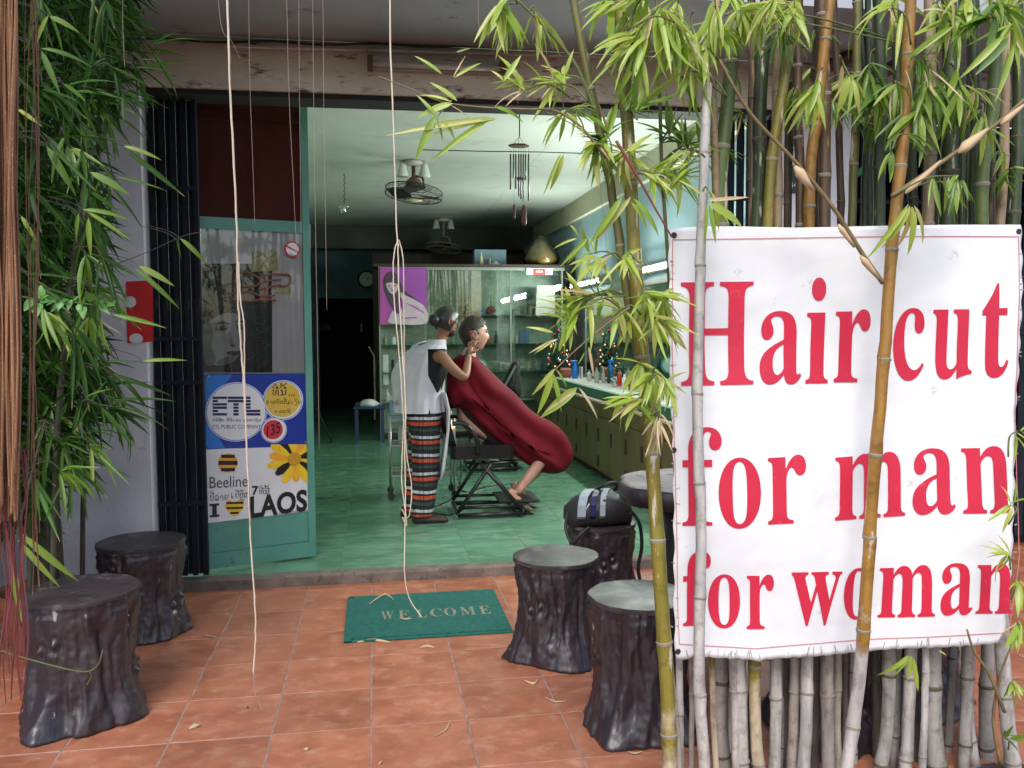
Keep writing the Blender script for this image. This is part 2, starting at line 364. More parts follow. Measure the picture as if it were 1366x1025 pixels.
LAO = {
3713:('19,17 15,13 19,8 24,13 18,71 14,66 18,62 23,66 34,13 20,-1 4,13 21,27 21,53 18,52 4,67 18,80 32,74 50,80 78,57 78,0 65,0 65,57 50,69 34,59',
'14,4,15 4,16,15 16,22,17 22,18,17 4,22,16 14,5,4 7,22,4 7,23,22 21,18,22 13,5,14 13,6,5 6,23,7 13,23,6 13,12,23 12,8,23 20,18,21 20,19,18 11,8,12 10,0,11 0,8,11 10,1,0 3,8,0 3,9,8 9,1,10 9,2,1 2,9,3'),
3714:('22,61 18,57 22,52 27,57 22,42 8,58 21,74 44,81 78,57 53,33 40,29 21,16 37,9 50,14 63,19 83,4 74,-2 62,8 52,3 37,-1 8,16 38,40 51,44 66,58 44,71 33,67 38,57',
'6,24,7 24,8,7 5,24,6 5,25,24 23,8,24 5,0,25 0,26,25 5,1,0 3,26,0 4,1,5 22,8,23 22,9,8 3,4,26 4,2,1 2,4,3 21,9,22 20,10,21 10,9,21 20,11,10 13,15,14 20,12,11 19,12,20 12,17,13 17,15,13 19,17,12 19,18,17 16,15,17'),
3719:('17,65 23,77 44,81 69,45 69,1 63,-26 44,-34 25,-27 20,-10 33,-9 44,-24 56,-7 56,45 47,70 47,66 32,52 32,70 28,66 32,61 36,66',
'1,13,2 13,3,2 0,16,1 16,13,1 0,17,16 19,13,16 19,14,13 12,3,13 19,15,14 0,18,17 18,15,19 15,18,0 11,3,12 11,4,3 11,5,4 10,5,11 8,10,9 7,10,8 7,5,10 7,6,5'),
3722:('22,61 18,60 17,57 18,53 22,52 25,53 26,57 25,60 21,42 7,58 23,76 45,80 77,58 51,34 33,28 22,16 36,9 55,22 65,27 76,12 85,-28 75,-34 63,14 36,-1 9,16 31,39 49,45 65,58 45,70 33,67 37,57',
'10,28,11 28,12,11 9,29,10 29,28,10 27,12,28 9,0,29 0,30,29 9,1,0 7,30,0 6,30,7 9,2,1 26,12,27 26,13,12 8,2,9 6,5,30 5,8,30 8,3,2 4,8,5 8,4,3 25,13,26 24,14,25 14,13,25 24,15,14 17,19,18 16,22,17 22,19,17 24,16,15 23,16,24 16,23,22 21,19,22 21,20,19'),
3725:('33,65 36,66 37,69 36,73 33,74 29,73 28,69 29,66 22,21 43,9 65,40 65,80 78,80 78,40 43,-1 8,21 19,37 8,61 33,82 46,69 33,56 21,64 27,46 42,43 42,32 32,31',
'17,5,18 5,4,18 4,3,18 3,19,18 10,12,11 10,13,12 2,19,3 17,6,5 17,21,6 21,7,6 1,19,2 1,20,19 0,20,1 21,0,7 21,20,0 17,22,21 16,22,17 16,23,22 16,24,23 9,13,10 9,14,13 15,25,16 25,24,16 15,8,25 15,9,8 14,9,15'),
3732:('25,16 20,12 25,7 29,12 64,0 64,56 43,69 21,56 21,26 41,12 25,-2 9,12 9,57 18,76 43,80 67,76 77,57 77,0',
'13,15,14 13,6,15 6,16,15 12,6,13 12,7,6 5,16,6 11,7,12 5,17,16 11,8,7 4,17,5 11,0,8 0,9,8 11,1,0 3,9,0 10,1,11 10,2,1 2,9,3 2,10,9'),
3733:('27,17 23,16 22,12 23,9 27,8 30,9 31,12 30,16 45,52 32,62 27,72 23,57 23,27 43,13 28,-2 10,13 10,59 27,83 40,72 45,62 50,72 62,83 79,59 79,0 66,0 66,57 62,72 57,62',
'16,10,17 10,18,17 20,26,21 26,22,21 16,11,10 9,18,10 9,19,18 19,26,20 19,27,26 25,22,26 9,27,19 8,27,9 15,11,16 25,23,22 15,12,11 24,23,25 15,0,12 0,13,12 15,1,0 7,13,0 6,13,7 15,2,1 6,14,13 14,3,15 3,2,15 5,14,6 4,14,5 14,4,3'),
3735:('22,73 17,68 22,64 26,68 8,68 22,80 37,68 28,46 19,23 31,8 43,21 43,62 61,80 79,62 79,0 67,0 67,62 60,69 55,62 55,22 31,-2 7,23 22,55',
'4,0,5 0,6,5 11,17,12 17,13,12 4,1,0 3,6,0 11,18,17 16,13,17 4,2,1 2,6,3 2,7,6 22,2,4 22,7,2 15,13,16 15,14,13 10,18,11 10,19,18 21,7,22 21,8,7 21,9,8 20,9,21 10,20,19 9,20,10'),
3737:('22,61 27,66 22,70 18,66 5,-2 5,8 14,8 23,11 26,26 26,51 7,66 22,81 39,66 39,21 54,9 64,21 64,78 77,78 77,21 54,-2 36,6 13,-2',
'10,2,11 2,12,11 15,17,16 15,18,17 10,3,2 1,12,2 10,0,3 0,12,1 0,13,12 9,0,10 9,13,0 8,13,9 7,13,8 14,18,15 14,19,18 7,14,13 6,14,7 6,20,14 20,19,14 4,6,5 4,20,6 4,21,20'),
3738:('25,70 21,66 25,61 30,66 9,22 21,51 9,66 25,80 41,67 31,46 22,23 42,9 64,30 64,78 77,78 77,30 42,-1',
'6,0,7 0,8,7 12,14,13 12,15,14 6,1,0 3,8,0 3,9,8 5,1,6 5,2,1 2,9,3 5,9,2 4,9,5 4,10,9 11,15,12 11,16,15 4,11,10 16,11,4'),
3745:('25,78 38,78 38,28 51,8 65,28 65,78 78,78 78,20 51,-2 31,2 15,-2 1,9 12,19 22,11 25,20',
'14,1,0 14,2,1 4,6,5 4,7,6 14,3,2 3,7,4 13,3,14 3,8,7 11,13,12 11,3,13 10,3,11 10,9,3 9,8,3'),
3749:('23,17 19,16 18,13 19,9 23,8 26,9 27,13 26,16 43,81 79,55 79,16 60,-1 41,15 29,32 23,26 39,14 24,-1 7,15 30,43 50,26 60,9 66,21 66,51 44,70 25,63 23,50 11,52 12,64',
'27,23,8 23,9,8 27,24,23 22,9,23 26,24,27 26,25,24 22,10,9 21,10,22 17,13,18 13,19,18 17,14,13 12,19,13 17,0,14 0,15,14 12,20,19 20,10,21 17,1,0 7,15,0 6,15,7 20,11,10 17,2,1 11,20,12 16,3,17 3,2,17 6,16,15 5,16,6 4,16,5 16,4,3'),
3754:('23,17 19,16 18,13 19,9 23,8 26,9 27,13 26,16 66,21 66,50 42,49 7,67 42,83 77,72 79,77 71,92 82,100 92,77 79,56 79,16 61,-1 41,15 29,32 23,26 39,14 24,-1 7,15 30,43 50,26 60,9 42,60 68,64 42,72 19,67',
'15,17,16 14,17,15 11,32,12 32,13,12 13,17,14 13,18,17 32,31,13 31,18,13 11,33,32 10,33,11 10,30,33 30,18,31 10,18,30 10,9,18 9,19,18 8,19,9 26,22,27 22,28,27 26,23,22 21,28,22 26,0,23 0,24,23 21,29,28 29,19,8 26,1,0 7,24,0 6,24,7 29,20,19 26,2,1 20,29,21 25,3,26 3,2,26 6,25,24 5,25,6 4,25,5 25,4,3'),
3755:('15,73 11,69 15,64 20,69 43,74 39,69 43,65 48,69 31,-2 2,21 11,55 1,69 15,81 28,69 22,53 15,21 31,9 47,21 47,58 43,57 30,70 42,82 57,75 67,82 84,60 84,0 72,0 72,60 67,70 59,64 59,21',
'20,4,21 4,22,21 22,28,23 28,24,23 11,0,12 0,13,12 4,28,22 20,5,4 7,28,4 11,1,0 3,13,0 7,29,28 27,24,28 19,5,20 19,6,5 6,29,7 3,14,13 10,1,11 10,2,1 2,14,3 19,29,6 10,14,2 19,18,29 18,30,29 26,24,27 26,25,24 17,30,18 9,14,10 9,15,14 9,16,15 16,30,17 16,8,30 8,16,9'),
3757:('24,24 21,22 20,19 21,16 24,15 28,16 29,19 28,23 43,38 8,60 43,81 79,60 79,16 44,-1 18,4 9,20 24,35 40,19 36,12 45,9 65,21 65,42 65,60 43,70 21,60 43,49',
'9,23,10 23,11,10 9,24,23 22,11,23 22,12,11 9,25,24 25,21,22 21,12,22 8,25,9 8,21,25 20,12,21 15,0,16 0,17,16 15,1,0 7,17,0 6,17,7 15,2,1 19,12,20 14,2,15 6,18,17 14,3,2 5,18,6 19,13,12 4,18,5 14,4,3 14,18,4 14,19,18 14,13,19'),
3760:('78,64 43,46 13,52 6,65 22,80 39,65 36,57 43,57 63,63 57,71 67,80 27,65 22,69 18,65 23,61 78,16 43,-2 13,4 6,17 22,32 39,17 36,9 43,9 63,15 57,23 67,33 27,17 22,22 18,17 23,13',
'24,15,25 18,27,19 27,20,19 23,15,24 18,28,27 26,20,27 17,28,18 17,29,28 29,20,26 29,21,20 23,16,15 22,16,23 17,21,29 17,22,21 17,16,22 9,0,10 3,12,4 12,5,4 8,0,9 3,13,12 11,5,12 2,13,3 2,14,13 14,5,11 14,6,5 8,1,0 7,1,8 2,6,14 2,7,6 2,1,7'),
3761:('78,109 43,91 13,97 6,110 22,125 39,110 36,102 43,102 63,108 57,116 66,126 27,110 22,115 18,110 22,106',
'9,0,10 3,12,4 12,5,4 8,0,9 3,13,12 11,5,12 2,13,3 2,14,13 14,5,11 14,6,5 8,1,0 7,1,8 2,6,14 2,7,6 2,1,7'),
3762:('43,80 74,52 74,0 61,0 61,50 43,69 27,63 43,50 27,36 11,50 22,50 27,46 31,50 27,54',
'9,6,0 6,5,0 5,1,0 4,1,5 9,13,6 13,7,6 9,10,13 12,7,13 4,2,1 8,10,9 8,11,10 11,7,12 11,8,7 3,2,4'),
3764:('18,110 38,97 38,88 5,110 43,132 79,110 48,88 48,97 66,110 43,123',
'3,9,4 9,5,4 3,0,9 8,5,9 2,0,3 8,6,5 2,1,0 7,6,8'),
3765:('13,110 33,97 33,88 0,110 38,132 74,110 70,97 84,97 84,87 43,87 43,88 43,97 61,110 38,123',
'3,13,4 13,5,4 3,0,13 12,5,13 2,0,3 12,6,5 2,1,0 11,6,12 10,6,11 10,7,6 10,8,7 9,8,10'),
3767:('13,110 33,97 33,88 0,110 38,132 74,110 70,97 84,97 84,87 43,87 43,88 43,97 61,110 38,123 46,117 46,102 30,102 30,117',
'3,13,4 13,5,4 3,0,13 12,5,13 16,14,17 16,15,14 2,0,3 12,6,5 2,1,0 11,6,12 10,6,11 10,7,6 10,8,7 9,8,10'),
3771:('80,108 68,91 59,101 65,109 41,115 34,114 36,104 20,91 4,106 12,119 40,126 24,106 20,111 16,106 20,102',
'9,4,10 4,0,10 8,5,9 5,4,9 3,0,4 8,12,5 12,6,5 8,13,12 11,6,12 2,0,3 2,1,0 7,13,8 14,6,11 7,14,13 14,7,6'),
3772:('11,-30 15,-27 11,-24 8,-27 58,-38 37,-27 18,-16 24,-26 11,-40 -2,-28 21,-6 44,-16 59,-27 77,-13 86,-21',
'9,6,10 6,11,10 12,14,13 6,12,11 9,2,6 2,7,6 5,12,6 12,4,14 9,3,2 1,7,2 1,8,7 5,4,12 9,0,3 0,8,1 8,0,9'),
3776:('7,-25 7,101 79,101 79,-25 15,-17 71,-17 71,93 15,93',
'0,7,1 7,2,1 7,6,2 6,3,2 0,4,7 5,3,6 0,5,4 0,3,5'),
3777:('7,-25 7,101 79,101 79,-25 15,-17 71,-17 71,93 15,93',
'0,7,1 7,2,1 7,6,2 6,3,2 0,4,7 5,3,6 0,5,4 0,3,5'),
3784:('36,113 48,113 48,88 36,88',
'3,1,0 3,2,1'),
3785:('16,115 19,117 16,120 13,117 79,123 71,97 38,87 8,87 8,96 18,107 5,118 16,127 26,118 26,105 21,96 60,101 68,123',
'10,2,11 2,12,11 15,4,16 15,5,4 10,3,2 1,12,2 1,13,12 9,3,10 9,0,3 0,13,1 9,13,0 8,13,9 8,14,13 14,5,15 14,6,5 7,14,8 7,6,14'),
3789:('27,102 42,115 57,102 42,88 37,102 42,97 48,102 42,107',
'0,7,1 7,2,1 0,4,7 6,2,7 3,4,0 3,5,4 5,2,6 5,3,2'),
}

# ---------------------------------------------------------------- materials
def edge_mat(): pass
m_tile = mat('terracotta_tile', (0.41, 0.16, 0.088), (0.28, 0.096, 0.052), scale=6, rough=0.36, rnd=0.11, c3=(0.47, 0.25, 0.165), c3t=(0.5, 0.78), c3scale=13, bump=0.05, bscale=60, rvar=0.12, stretch=(1, 1.25, 1))
m_grout = mat('grout', (0.36, 0.25, 0.22), (0.22, 0.14, 0.12), scale=20, rough=0.9)
m_gtile = mat('green_floor_tile', (0.15, 0.32, 0.21), (0.08, 0.205, 0.13), scale=4, rough=0.17, rnd=0.07, c3=(0.25, 0.39, 0.29), c3t=(0.5, 0.8), c3scale=7, stretch=(0.8, 1.8, 1), bump=0.015, bscale=30, rvar=0.08)
m_ggrout = mat('green_grout', (0.16, 0.27, 0.2), rough=0.7)
m_conc = mat('raw_concrete', (0.2, 0.16, 0.135), (0.1, 0.08, 0.07), scale=9, rough=0.9, bump=0.4, bscale=45, c3=(0.07, 0.06, 0.055), c3t=(0.55, 0.68))
m_road = mat('road', (0.09, 0.085, 0.08), (0.06, 0.055, 0.05), scale=3, rough=0.9, bump=0.4, bscale=200)
m_white = mat('whitewash', (0.7, 0.71, 0.75), (0.56, 0.57, 0.61), scale=4, rough=0.85, bump=0.25, bscale=40, c3=(0.2, 0.2, 0.21), c3t=(0.63, 0.72), c3scale=9)
m_beam = mat('stained_cream_beam', (0.78, 0.72, 0.65), (0.62, 0.56, 0.49), scale=2.5, rough=0.85, bump=0.35, bscale=30, c3=(0.12, 0.06, 0.04), c3t=(0.56, 0.68), c3scale=7, stretch=(1, 1, 3.5))
m_soffit = mat('grey_soffit', (0.42, 0.45, 0.5), (0.34, 0.36, 0.4), scale=2, rough=0.9, bump=0.1, c3=(0.1, 0.085, 0.08), c3t=(0.6, 0.75))
m_wallin = mat('pale_green_wall', (0.46, 0.55, 0.46), (0.36, 0.45, 0.37), scale=3, rough=0.8, bump=0.05)
m_ceil = mat('pale_green_ceiling', (0.56, 0.6, 0.54), (0.45, 0.49, 0.43), scale=1.3, rough=0.55, c3=(0.33, 0.38, 0.3), c3t=(0.58, 0.8), c3scale=3, rnd=0.03)
m_cbeam = mat('cream_wall_beam', (0.6, 0.58, 0.42), (0.5, 0.48, 0.34), scale=4, rough=0.7)
m_blue = mat('light_blue_paint', (0.42, 0.58, 0.66), (0.34, 0.49, 0.57), scale=3, rough=0.5)
m_bluewall = mat('dull_blue_wall', (0.085, 0.15, 0.19), (0.055, 0.105, 0.14), scale=3, rough=0.8)
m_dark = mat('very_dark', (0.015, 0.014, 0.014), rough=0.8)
m_dwood = mat('dark_wood', (0.05, 0.03, 0.02), (0.028, 0.016, 0.012), scale=12, stretch=(1, 1, 0.15), rough=0.6)
m_rwood = mat('dark_red_wood', (0.06, 0.013, 0.008), (0.035, 0.008, 0.006), scale=9, stretch=(1, 1, 0.2), rough=0.75, spec=0.15)
m_teal = mat('teal_door_paint', (0.11, 0.31, 0.25), (0.075, 0.235, 0.185), scale=6, rough=0.5, bump=0.12, bscale=30, c3=(0.05, 0.11, 0.09), c3t=(0.62, 0.7), stretch=(1, 1, 0.6))
m_gate = mat('blue_black_gate', (0.016, 0.021, 0.034), (0.009, 0.011, 0.016), scale=8, rough=0.85, metal=0.0, spec=0.2, c3=(0.05, 0.045, 0.045), c3t=(0.6, 0.7), stretch=(1, 1, 0.3))
m_brown = mat('brown_wood', (0.14, 0.085, 0.05), (0.08, 0.05, 0.03), scale=8, stretch=(1, 1, 0.2), rough=0.7, bump=0.2)

# ---------------------------------------------------------------- setting
ZP, ZS = 0.0, 0.06       # porch floor, shop floor
ST('street_ground', MB().add([(-150, -150, -0.13), (150, -150, -0.13), (150, 150, -0.13), (-150, 150, -0.13)], [(0, 1, 2, 3)]), m_road, 'grey street surface in front of the porch')
pf = ST('porch_floor', MB().box((-2.2, 1.36, -0.12), (4.6, 5.14, -0.002)), m_grout, 'porch floor laid with square terracotta tiles and pale grout')
TS = 0.3665
tile_me = None
me0 = MB().box((0.0036, 0.0036, -0.006), (TS - 0.0036, TS - 0.0036, 0), ch=0.0012).mesh('tile')
for i in range(-6, 13):
    for j in range(-5, 6):
        x = -0.031 + i * TS; y = 3.226 + j * TS
        if y + TS > 5.15 or x < -2.2 or x + TS > 4.62: 
            if y + TS > 5.15 and y < 5.1:
                pass
            else: continue
        if x < -2.2: continue
        put('tile', me0, m_tile, pf, (x, y, random.uniform(-0.0008, 0.0008)))
# shop floor
sf = ST('shop_floor', MB().box((-1.45, 5.24, -0.1), (2.75, 16.5, ZS - 0.003)), m_ggrout, 'green marbled tile floor inside the shop')
me1 = MB().box((0.0015, 0.0015, -0.004), (0.3985, 0.3985, 0), ch=0.001).mesh('tile')
for i in range(11):
    for j in range(8):
        x = -1.42 + i * 0.4; 
        if x + 0.4 > 2.75: continue
        put('tile', me1, m_gtile, sf, (x, 5.242 + j * 0.4, ZS))
mbx = MB()
mbx.box((-1.42, 8.444, ZS - 0.002), (2.58, 14.7, ZS))
ST('floor_surface', mbx, m_gtile, parent=sf)
ST('door_sill', MB().box((-1.25, 5.14, -0.1), (3.0, 5.24, 0.064), ch=0.01), m_conc, 'worn raw concrete sill between terracotta porch and green floor')

# outer columns, beam, soffit
ST('column_left', MB().box((-1.74, 5.05, -0.1), (-1.242, 5.3, 2.84), ch=0.01), m_white, 'whitewashed column left of the shop door')
ST('column_right', MB().box((2.5, 5.05, -0.1), (2.98, 5.3, 2.84), ch=0.01), m_white, 'whitewashed column seen between the bamboo culms')
ST('beam', MB().box((-2.2, 5.05, 2.843), (4.7, 5.3, 3.125), ch=0.008), m_beam, 'stained cream beam above the shop opening')
ST('beam_underside', MB().box((-1.24, 5.075, 2.815), (2.498, 5.28, 2.842)), m_dark, 'dark track under the beam')
ST('soffit', MB().box((-2.2, 4.15, 3.127), (4.7, 5.05, 3.2)).box((-2.2, 4.1, 3.1), (4.7, 4.148, 3.25)), m_soffit, 'grey porch ceiling')
ST('roof', MB().box((-2.3, 4.1, 3.27), (4.8, 16.6, 3.4)), m_soffit, 'roof slab')
ST('wall_porch_left', MB().box((-2.3, 3.0, -0.12), (-2.202, 5.3, 3.12)).box((-2.2, 5.1, -0.1), (-1.742, 5.3, 2.84)), m_soffit, 'grey wall behind the foliage, its side part added to keep out sky light')  # side part is added to hold back sky light from the left
ST('wall_porch_right', MB().box((4.62, 3.6, -0.12), (4.72, 5.3, 3.12)), m_soffit, 'side wall at right')
# inner shell
ST('wall_left', MB().box((-1.55, 5.3, 0), (-1.45, 14.7, 3.27)), m_wallin, 'inner left wall')
ST('wall_right', MB().box((2.702, 5.3, 0), (2.8, 14.7, 3.27)), m_blue, 'light blue painted inner right wall')
wb = MB().box((-1.45, 14.7, 0), (-0.89, 14.8, 3.27)).box((0.096, 14.7, 0), (2.7, 14.8, 3.27)).box((-0.89, 14.7, 2.05), (0.096, 14.8, 3.27))
ST('wall_back', wb, m_bluewall, 'dull blue back wall with dark doorway')
ST('back_room', MB().box((-1.45, 16.4, 0), (0.6, 16.5, 3.27)).box((-1.55, 14.8, 0), (-1.452, 16.5, 3.27)).box((0.6, 14.8, 0), (0.7, 16.5, 3.27)), m_dark, 'unlit back room')  # walls coloured near black, so the room's darkness is in the paint
ST('beam_back', MB().box((-1.45, 14.2, 2.83), (2.7, 14.69, 3.2)), mat('dull_grey_green', (0.14, 0.15, 0.13), (0.07, 0.075, 0.065), scale=2, rough=0.8), 'dark beam across the rear')  # dull grey green, mottled with darker patches
ST('wall_beam', MB().box((2.64, 5.3, 2.95), (2.7, 14.2, 3.2)), m_cbeam, 'cream beam under the ceiling')
ST('front_lintel_inner', MB().box((-1.45, 5.3, 2.86), (2.64, 5.34, 3.2)), m_wallin, 'inner face above the opening')
cl = ST('ceiling', MB().box((-1.55, 5.3, 3.215), (2.8, 16.5, 3.265)), m_ceil, 'pale green panelled ceiling')
me2 = MB().box((0.004, 0.004, 0), (1.026, 2.396, 0.012), ch=0.002).mesh('panel')
for i in range(4):
    for j in range(4):
        y = 5.345 + j * 2.4
        if y > 14.5: continue
        put('panel', me2, m_ceil, cl, (-1.45 + i * 1.022, y, 3.202))
# small pipe and cable run along the beam
p = [at(150 + i * 70, 52 + i * 1.5 + random.uniform(-2, 2), 5.03) for i in range(12)]
TB('cable', 'brown cable run sagging along the top edge of the cream beam', 'cable', MB().tube(catmull(p, 4), 0.006, 6), m_dwood)
p = [at(300 + i * 80, 62 + i * 2.2, 5.02) for i in range(8)]
m_grey = mat('grey_metal', (0.3, 0.3, 0.3), rough=0.4, metal=0.6)
m_pw = mat('offwhite_paint', (0.5, 0.48, 0.45), (0.4, 0.38, 0.35), scale=10, rough=0.5)
TB('conduit_pipe', 'thin brown conduit running below the cable on the cream beam', 'pipe', MB().tube(p, 0.009, 8), m_beam)
# switched-off tube fitting on the beam
fx = thing('tube_light', 'switched off fluorescent tube fitting on the cream beam', 'light fitting', at(580, 92, 5.0))
a, b = at(490, 88, 5.03), at(672, 94, 5.03)
MB().box((a.x, 5.0, a.z - 0.02), (b.x, 5.05, a.z + 0.035)).build('housing', m_pw, fx)
MB().tube([(a.x + 0.03, 4.975, a.z - 0.005), (b.x - 0.03, 4.975, a.z - 0.005)], 0.016, 12).build('tube', mat('dead_tube', (0.62, 0.6, 0.58), rough=0.3), fx, True)
for xx in (a.x, b.x - 0.03): MB().box((xx, 4.955, a.z - 0.04), (xx + 0.03, 5.0, a.z + 0.04)).build('end_cap', m_brown, fx)

# ---------------------------------------------------------------- folding gates
def gate(x0, x1, label, n, loc):
    g = thing('folding_gate', label, 'gate', loc)
    w = (x1 - x0) / n
    me = MB().box((0, 0, 0), (w * 0.97, 0.012, 2.72)).box((w * 0.3, 0.012, 0), (w * 0.5, 0.05, 2.72)).mesh('slat')
    for i in range(n):
        o = put('slat', me, m_gate, g, (x0 + w * i - loc[0], 5.17 + (0.035 if i % 2 else 0) - loc[1], 0.088 - loc[2])); o.rotation_euler.z = R(14 if i % 2 else -14)
    for z in (0.5, 1.2, 1.45, 2.3):
        MB().box((x0, 5.158, z), (x1, 5.166, z + 0.025)).build('rail', m_gate, g)
    return g
gate(-1.235, -0.97, 'dark blue folding gate bunched up beside the white column', 9, (-1.1, 5.2, 0.085))
gate(2.2, 2.49, 'dark folding gate bunched up behind the bamboo at the opening', 9, (2.35, 5.2, 0.085))
gate(2.99, 4.6, 'dark closed folding gate of the bay behind the bamboo', 30, (3.8, 5.2, 0.0))
TB('diagonal_bar', 'green diagonal bar crossing the dark gate behind the bamboo', 'bar', MB().tube([at(1140, 235, 5.1), at(1200, 185, 5.1)], 0.02, 6), mat('green_bar', (0.02, 0.2, 0.12), rough=0.5))
ST('wall_gate_backing', MB().box((2.99, 5.32, -0.1), (4.6, 5.36, 2.84)), m_dark, 'black sheet standing in for the dark interior behind the closed gate')  # near black sheet carries the darkness of the bay in its colour
# sagging planks under the roof on the right
for k, (x0, y0, x1, y1) in enumerate([(1080, 100, 1190, 50), (1110, 130, 1210, 80), (1060, 60, 1150, 20)]):
    TB('plank', ['weathered brown plank slanting under the roof behind bamboo, middle one', 'weathered brown plank slanting under the roof behind bamboo, lowest one', 'weathered brown plank slanting under the roof behind bamboo, topmost one'][k], 'plank',
       MB().tube([at(x0, y0, 4.9 - k * 0.05), at(x1, y1, 4.7 - k * 0.05)], 0.04, 4), m_brown)

# ---------------------------------------------------------------- door leaf with signs
H0 = Vector((-1.03, 5.337, 0)); H1 = Vector((-0.387, 5.56, 0))
DL = Frame(H0, H1 - H0)
ang = math.atan2(DL.u.y, DL.u.x); LW = (H1 - H0).length
door = thing('door_leaf', 'half open tall teal door leaf with glass, posters and dark red top panel', 'door', H0)
def dbox(name, u0, u1, z0, z1, e0, e1, m, par=door):
    mb = MB(); vs = [DL.w((u, z), e) for z in (z0, z1) for u, e in ((u0, e0), (u1, e0), (u1, e1), (u0, e1))]
    mb.add(vs, [(3, 2, 1, 0), (4, 5, 6, 7), (0, 1, 5, 4), (1, 2, 6, 5), (2, 3, 7, 6), (3, 0, 4, 7)]); return mb.build(name, m, par)
zt = DL.px(412, 140)[1]; zbar = DL.px(340, 302)[1]; zb = 0.075
dbox('stile', LW - 0.045, LW, zb, zt + 0.02, 0.02, -0.02, m_teal)
dbox('stile', -0.0, 0.03, zb, zt, 0.02, -0.02, m_teal)
dbox('top_panel', 0.03, LW - 0.045, zbar + 0.04, zt, 0.012, -0.012, m_rwood)
dbox('panel_rail', 0.03, LW - 0.045, (zbar + zt) / 2 + 0.25, (zbar + zt) / 2 + 0.28, 0.02, 0.0125, m_rwood)
dbox('cross_rail', 0.03, LW - 0.045, zbar - 0.03, zbar + 0.04, 0.018, -0.018, m_teal)
zg = DL.px(340, 499)[1]; zl = DL.px(300, 735)[1]
dbox('lower_panel', 0.03, LW - 0.045, zl, zg, 0.008, -0.008, m_teal)
dbox('bottom_rail', 0.03, LW - 0.045, zb, zl - 0.004, 0.018, -0.018, m_teal)
m_dglass = glass_mat('door_glass', (0.9, 0.92, 0.9), 0.055)
dbox('glass_pane', 0.03, LW - 0.045, zg, zbar - 0.03, 0.0165, 0.0145, m_dglass)
# what is pasted behind the glass
m_gp = mat('grey_paper', (0.78, 0.72, 0.76), (0.64, 0.58, 0.61), scale=5, rough=0.8)
bk = DL.pp('backing_sheet', [(268, 300), (414, 300), (414, 505), (268, 505)], 0.0, m_gp); tag(bk, 'greyish paper backing sheet pasted inside the door glass', 'paper')
m_ph0 = mat('print_black', (0.02, 0.02, 0.022), (0.035, 0.035, 0.038), scale=9, rough=0.6)
m_ph1 = mat('print_grey', (0.52, 0.5, 0.52), (0.34, 0.33, 0.34), scale=6, rough=0.6)
m_ph2 = mat('print_midgrey', (0.17, 0.165, 0.17), (0.08, 0.08, 0.082), scale=14, rough=0.6)
po = thing('hair_poster', 'black and white poster of a face with curly hair behind glass', 'poster', DL.w((0.05, 1.2), -0.018))
DL.pp('sheet', [(270, 352), (363, 352), (363, 497), (270, 497)], 0.002, m_ph0, po)
def smooth2(q, k=4): return [(p.x, p.y) for p in catmull([(a, b, 0) for a, b in q], k, True)]
DL.pp('face_print', smooth2([(271, 436), (280, 428), (292, 421), (306, 417), (318, 421), (325, 436), (325, 452), (322, 466), (314, 480), (300, 487), (286, 487), (272, 478)]), 0.004, m_ph1, po)
m_ph3 = mat('print_shade', (0.24, 0.235, 0.24), (0.17, 0.165, 0.17), scale=9, rough=0.6)
for q in ([(271, 434), (279, 430), (284, 446), (282, 462), (288, 480), (281, 488), (272, 480)], [(306, 441), (309, 452), (312, 461), (307, 463), (303, 452)], [(290, 482), (303, 476), (318, 471), (311, 482), (300, 487), (290, 487)], [(288, 436), (300, 433), (305, 438), (297, 442), (288, 441)], [(314, 433), (322, 433), (324, 439), (317, 440)]):
    DL.pp('shade_print', smooth2(q), 0.0048, m_ph3, po)
for q in ([(286, 434), (295, 429), (305, 431), (305, 433), (295, 432)], [(313, 430), (320, 427), (325, 431), (320, 430)], [(290, 439), (296, 436.5), (303, 439), (297, 441)], [(315, 437.5), (319, 435.5), (323, 438), (319, 439.5)], [(307, 461), (311, 459.5), (314, 462), (310, 463)], [(302, 471), (309, 468), (313, 469), (320, 468), (322, 470), (315, 474), (308, 474)]):
    DL.pp('feature_print', smooth2(q), 0.0055, m_ph0, po)
rr = random.Random(3)
for k in range(70):
    cx_, cy_ = rr.uniform(274, 358), rr.uniform(360, 420)
    if cx_ > 330: cy_ = rr.uniform(365, 490)
    a0 = rr.uniform(0, 6); rad = rr.uniform(4, 9)
    pts = [DL.px(cx_ + rad * math.cos(a0 + t * 0.5), cy_ + rad * 0.8 * math.sin(a0 + t * 0.5)) for t in range(7)]
    MB().tube([DL.w(q, 0.0025) for q in pts], 0.0022, 4).build('curl_print', m_ph2 if k % 3 else m_ph3, po)
m_pale = mat('print_pale', (0.42, 0.42, 0.4), rough=0.6)
DL.text('letter', 'S', (272, 353, 280, 361), 0.0055, m_pale, po); DL.text('letter', 'O', (282, 353, 291, 361), 0.0055, m_pale, po)
m_cream = mat('cream_card', (0.62, 0.56, 0.3), (0.5, 0.45, 0.22), scale=30, rough=0.6)
cdm = DL.pp('card', [(336, 336), (370, 334), (370, 361), (336, 363)], 0.008, m_cream); tag(cdm, 'square cream card with branch pattern behind the door glass', 'card')
for q in ([(338, 345), (350, 340), (358, 346), (368, 338)], [(345, 360), (352, 350), (362, 342)], [(356, 362), (360, 352), (369, 348)]):
    MB().tube([DL.w(DL.px(*t), 0.009) for t in q], 0.0018, 4).build('branch_print', m_brown, cdm)
cdm = DL.pp('card', [(368, 383), (388, 383), (388, 392), (368, 392)], 0.008, m_cream); tag(cdm, 'small cream card below the red ornament lettering', 'card')
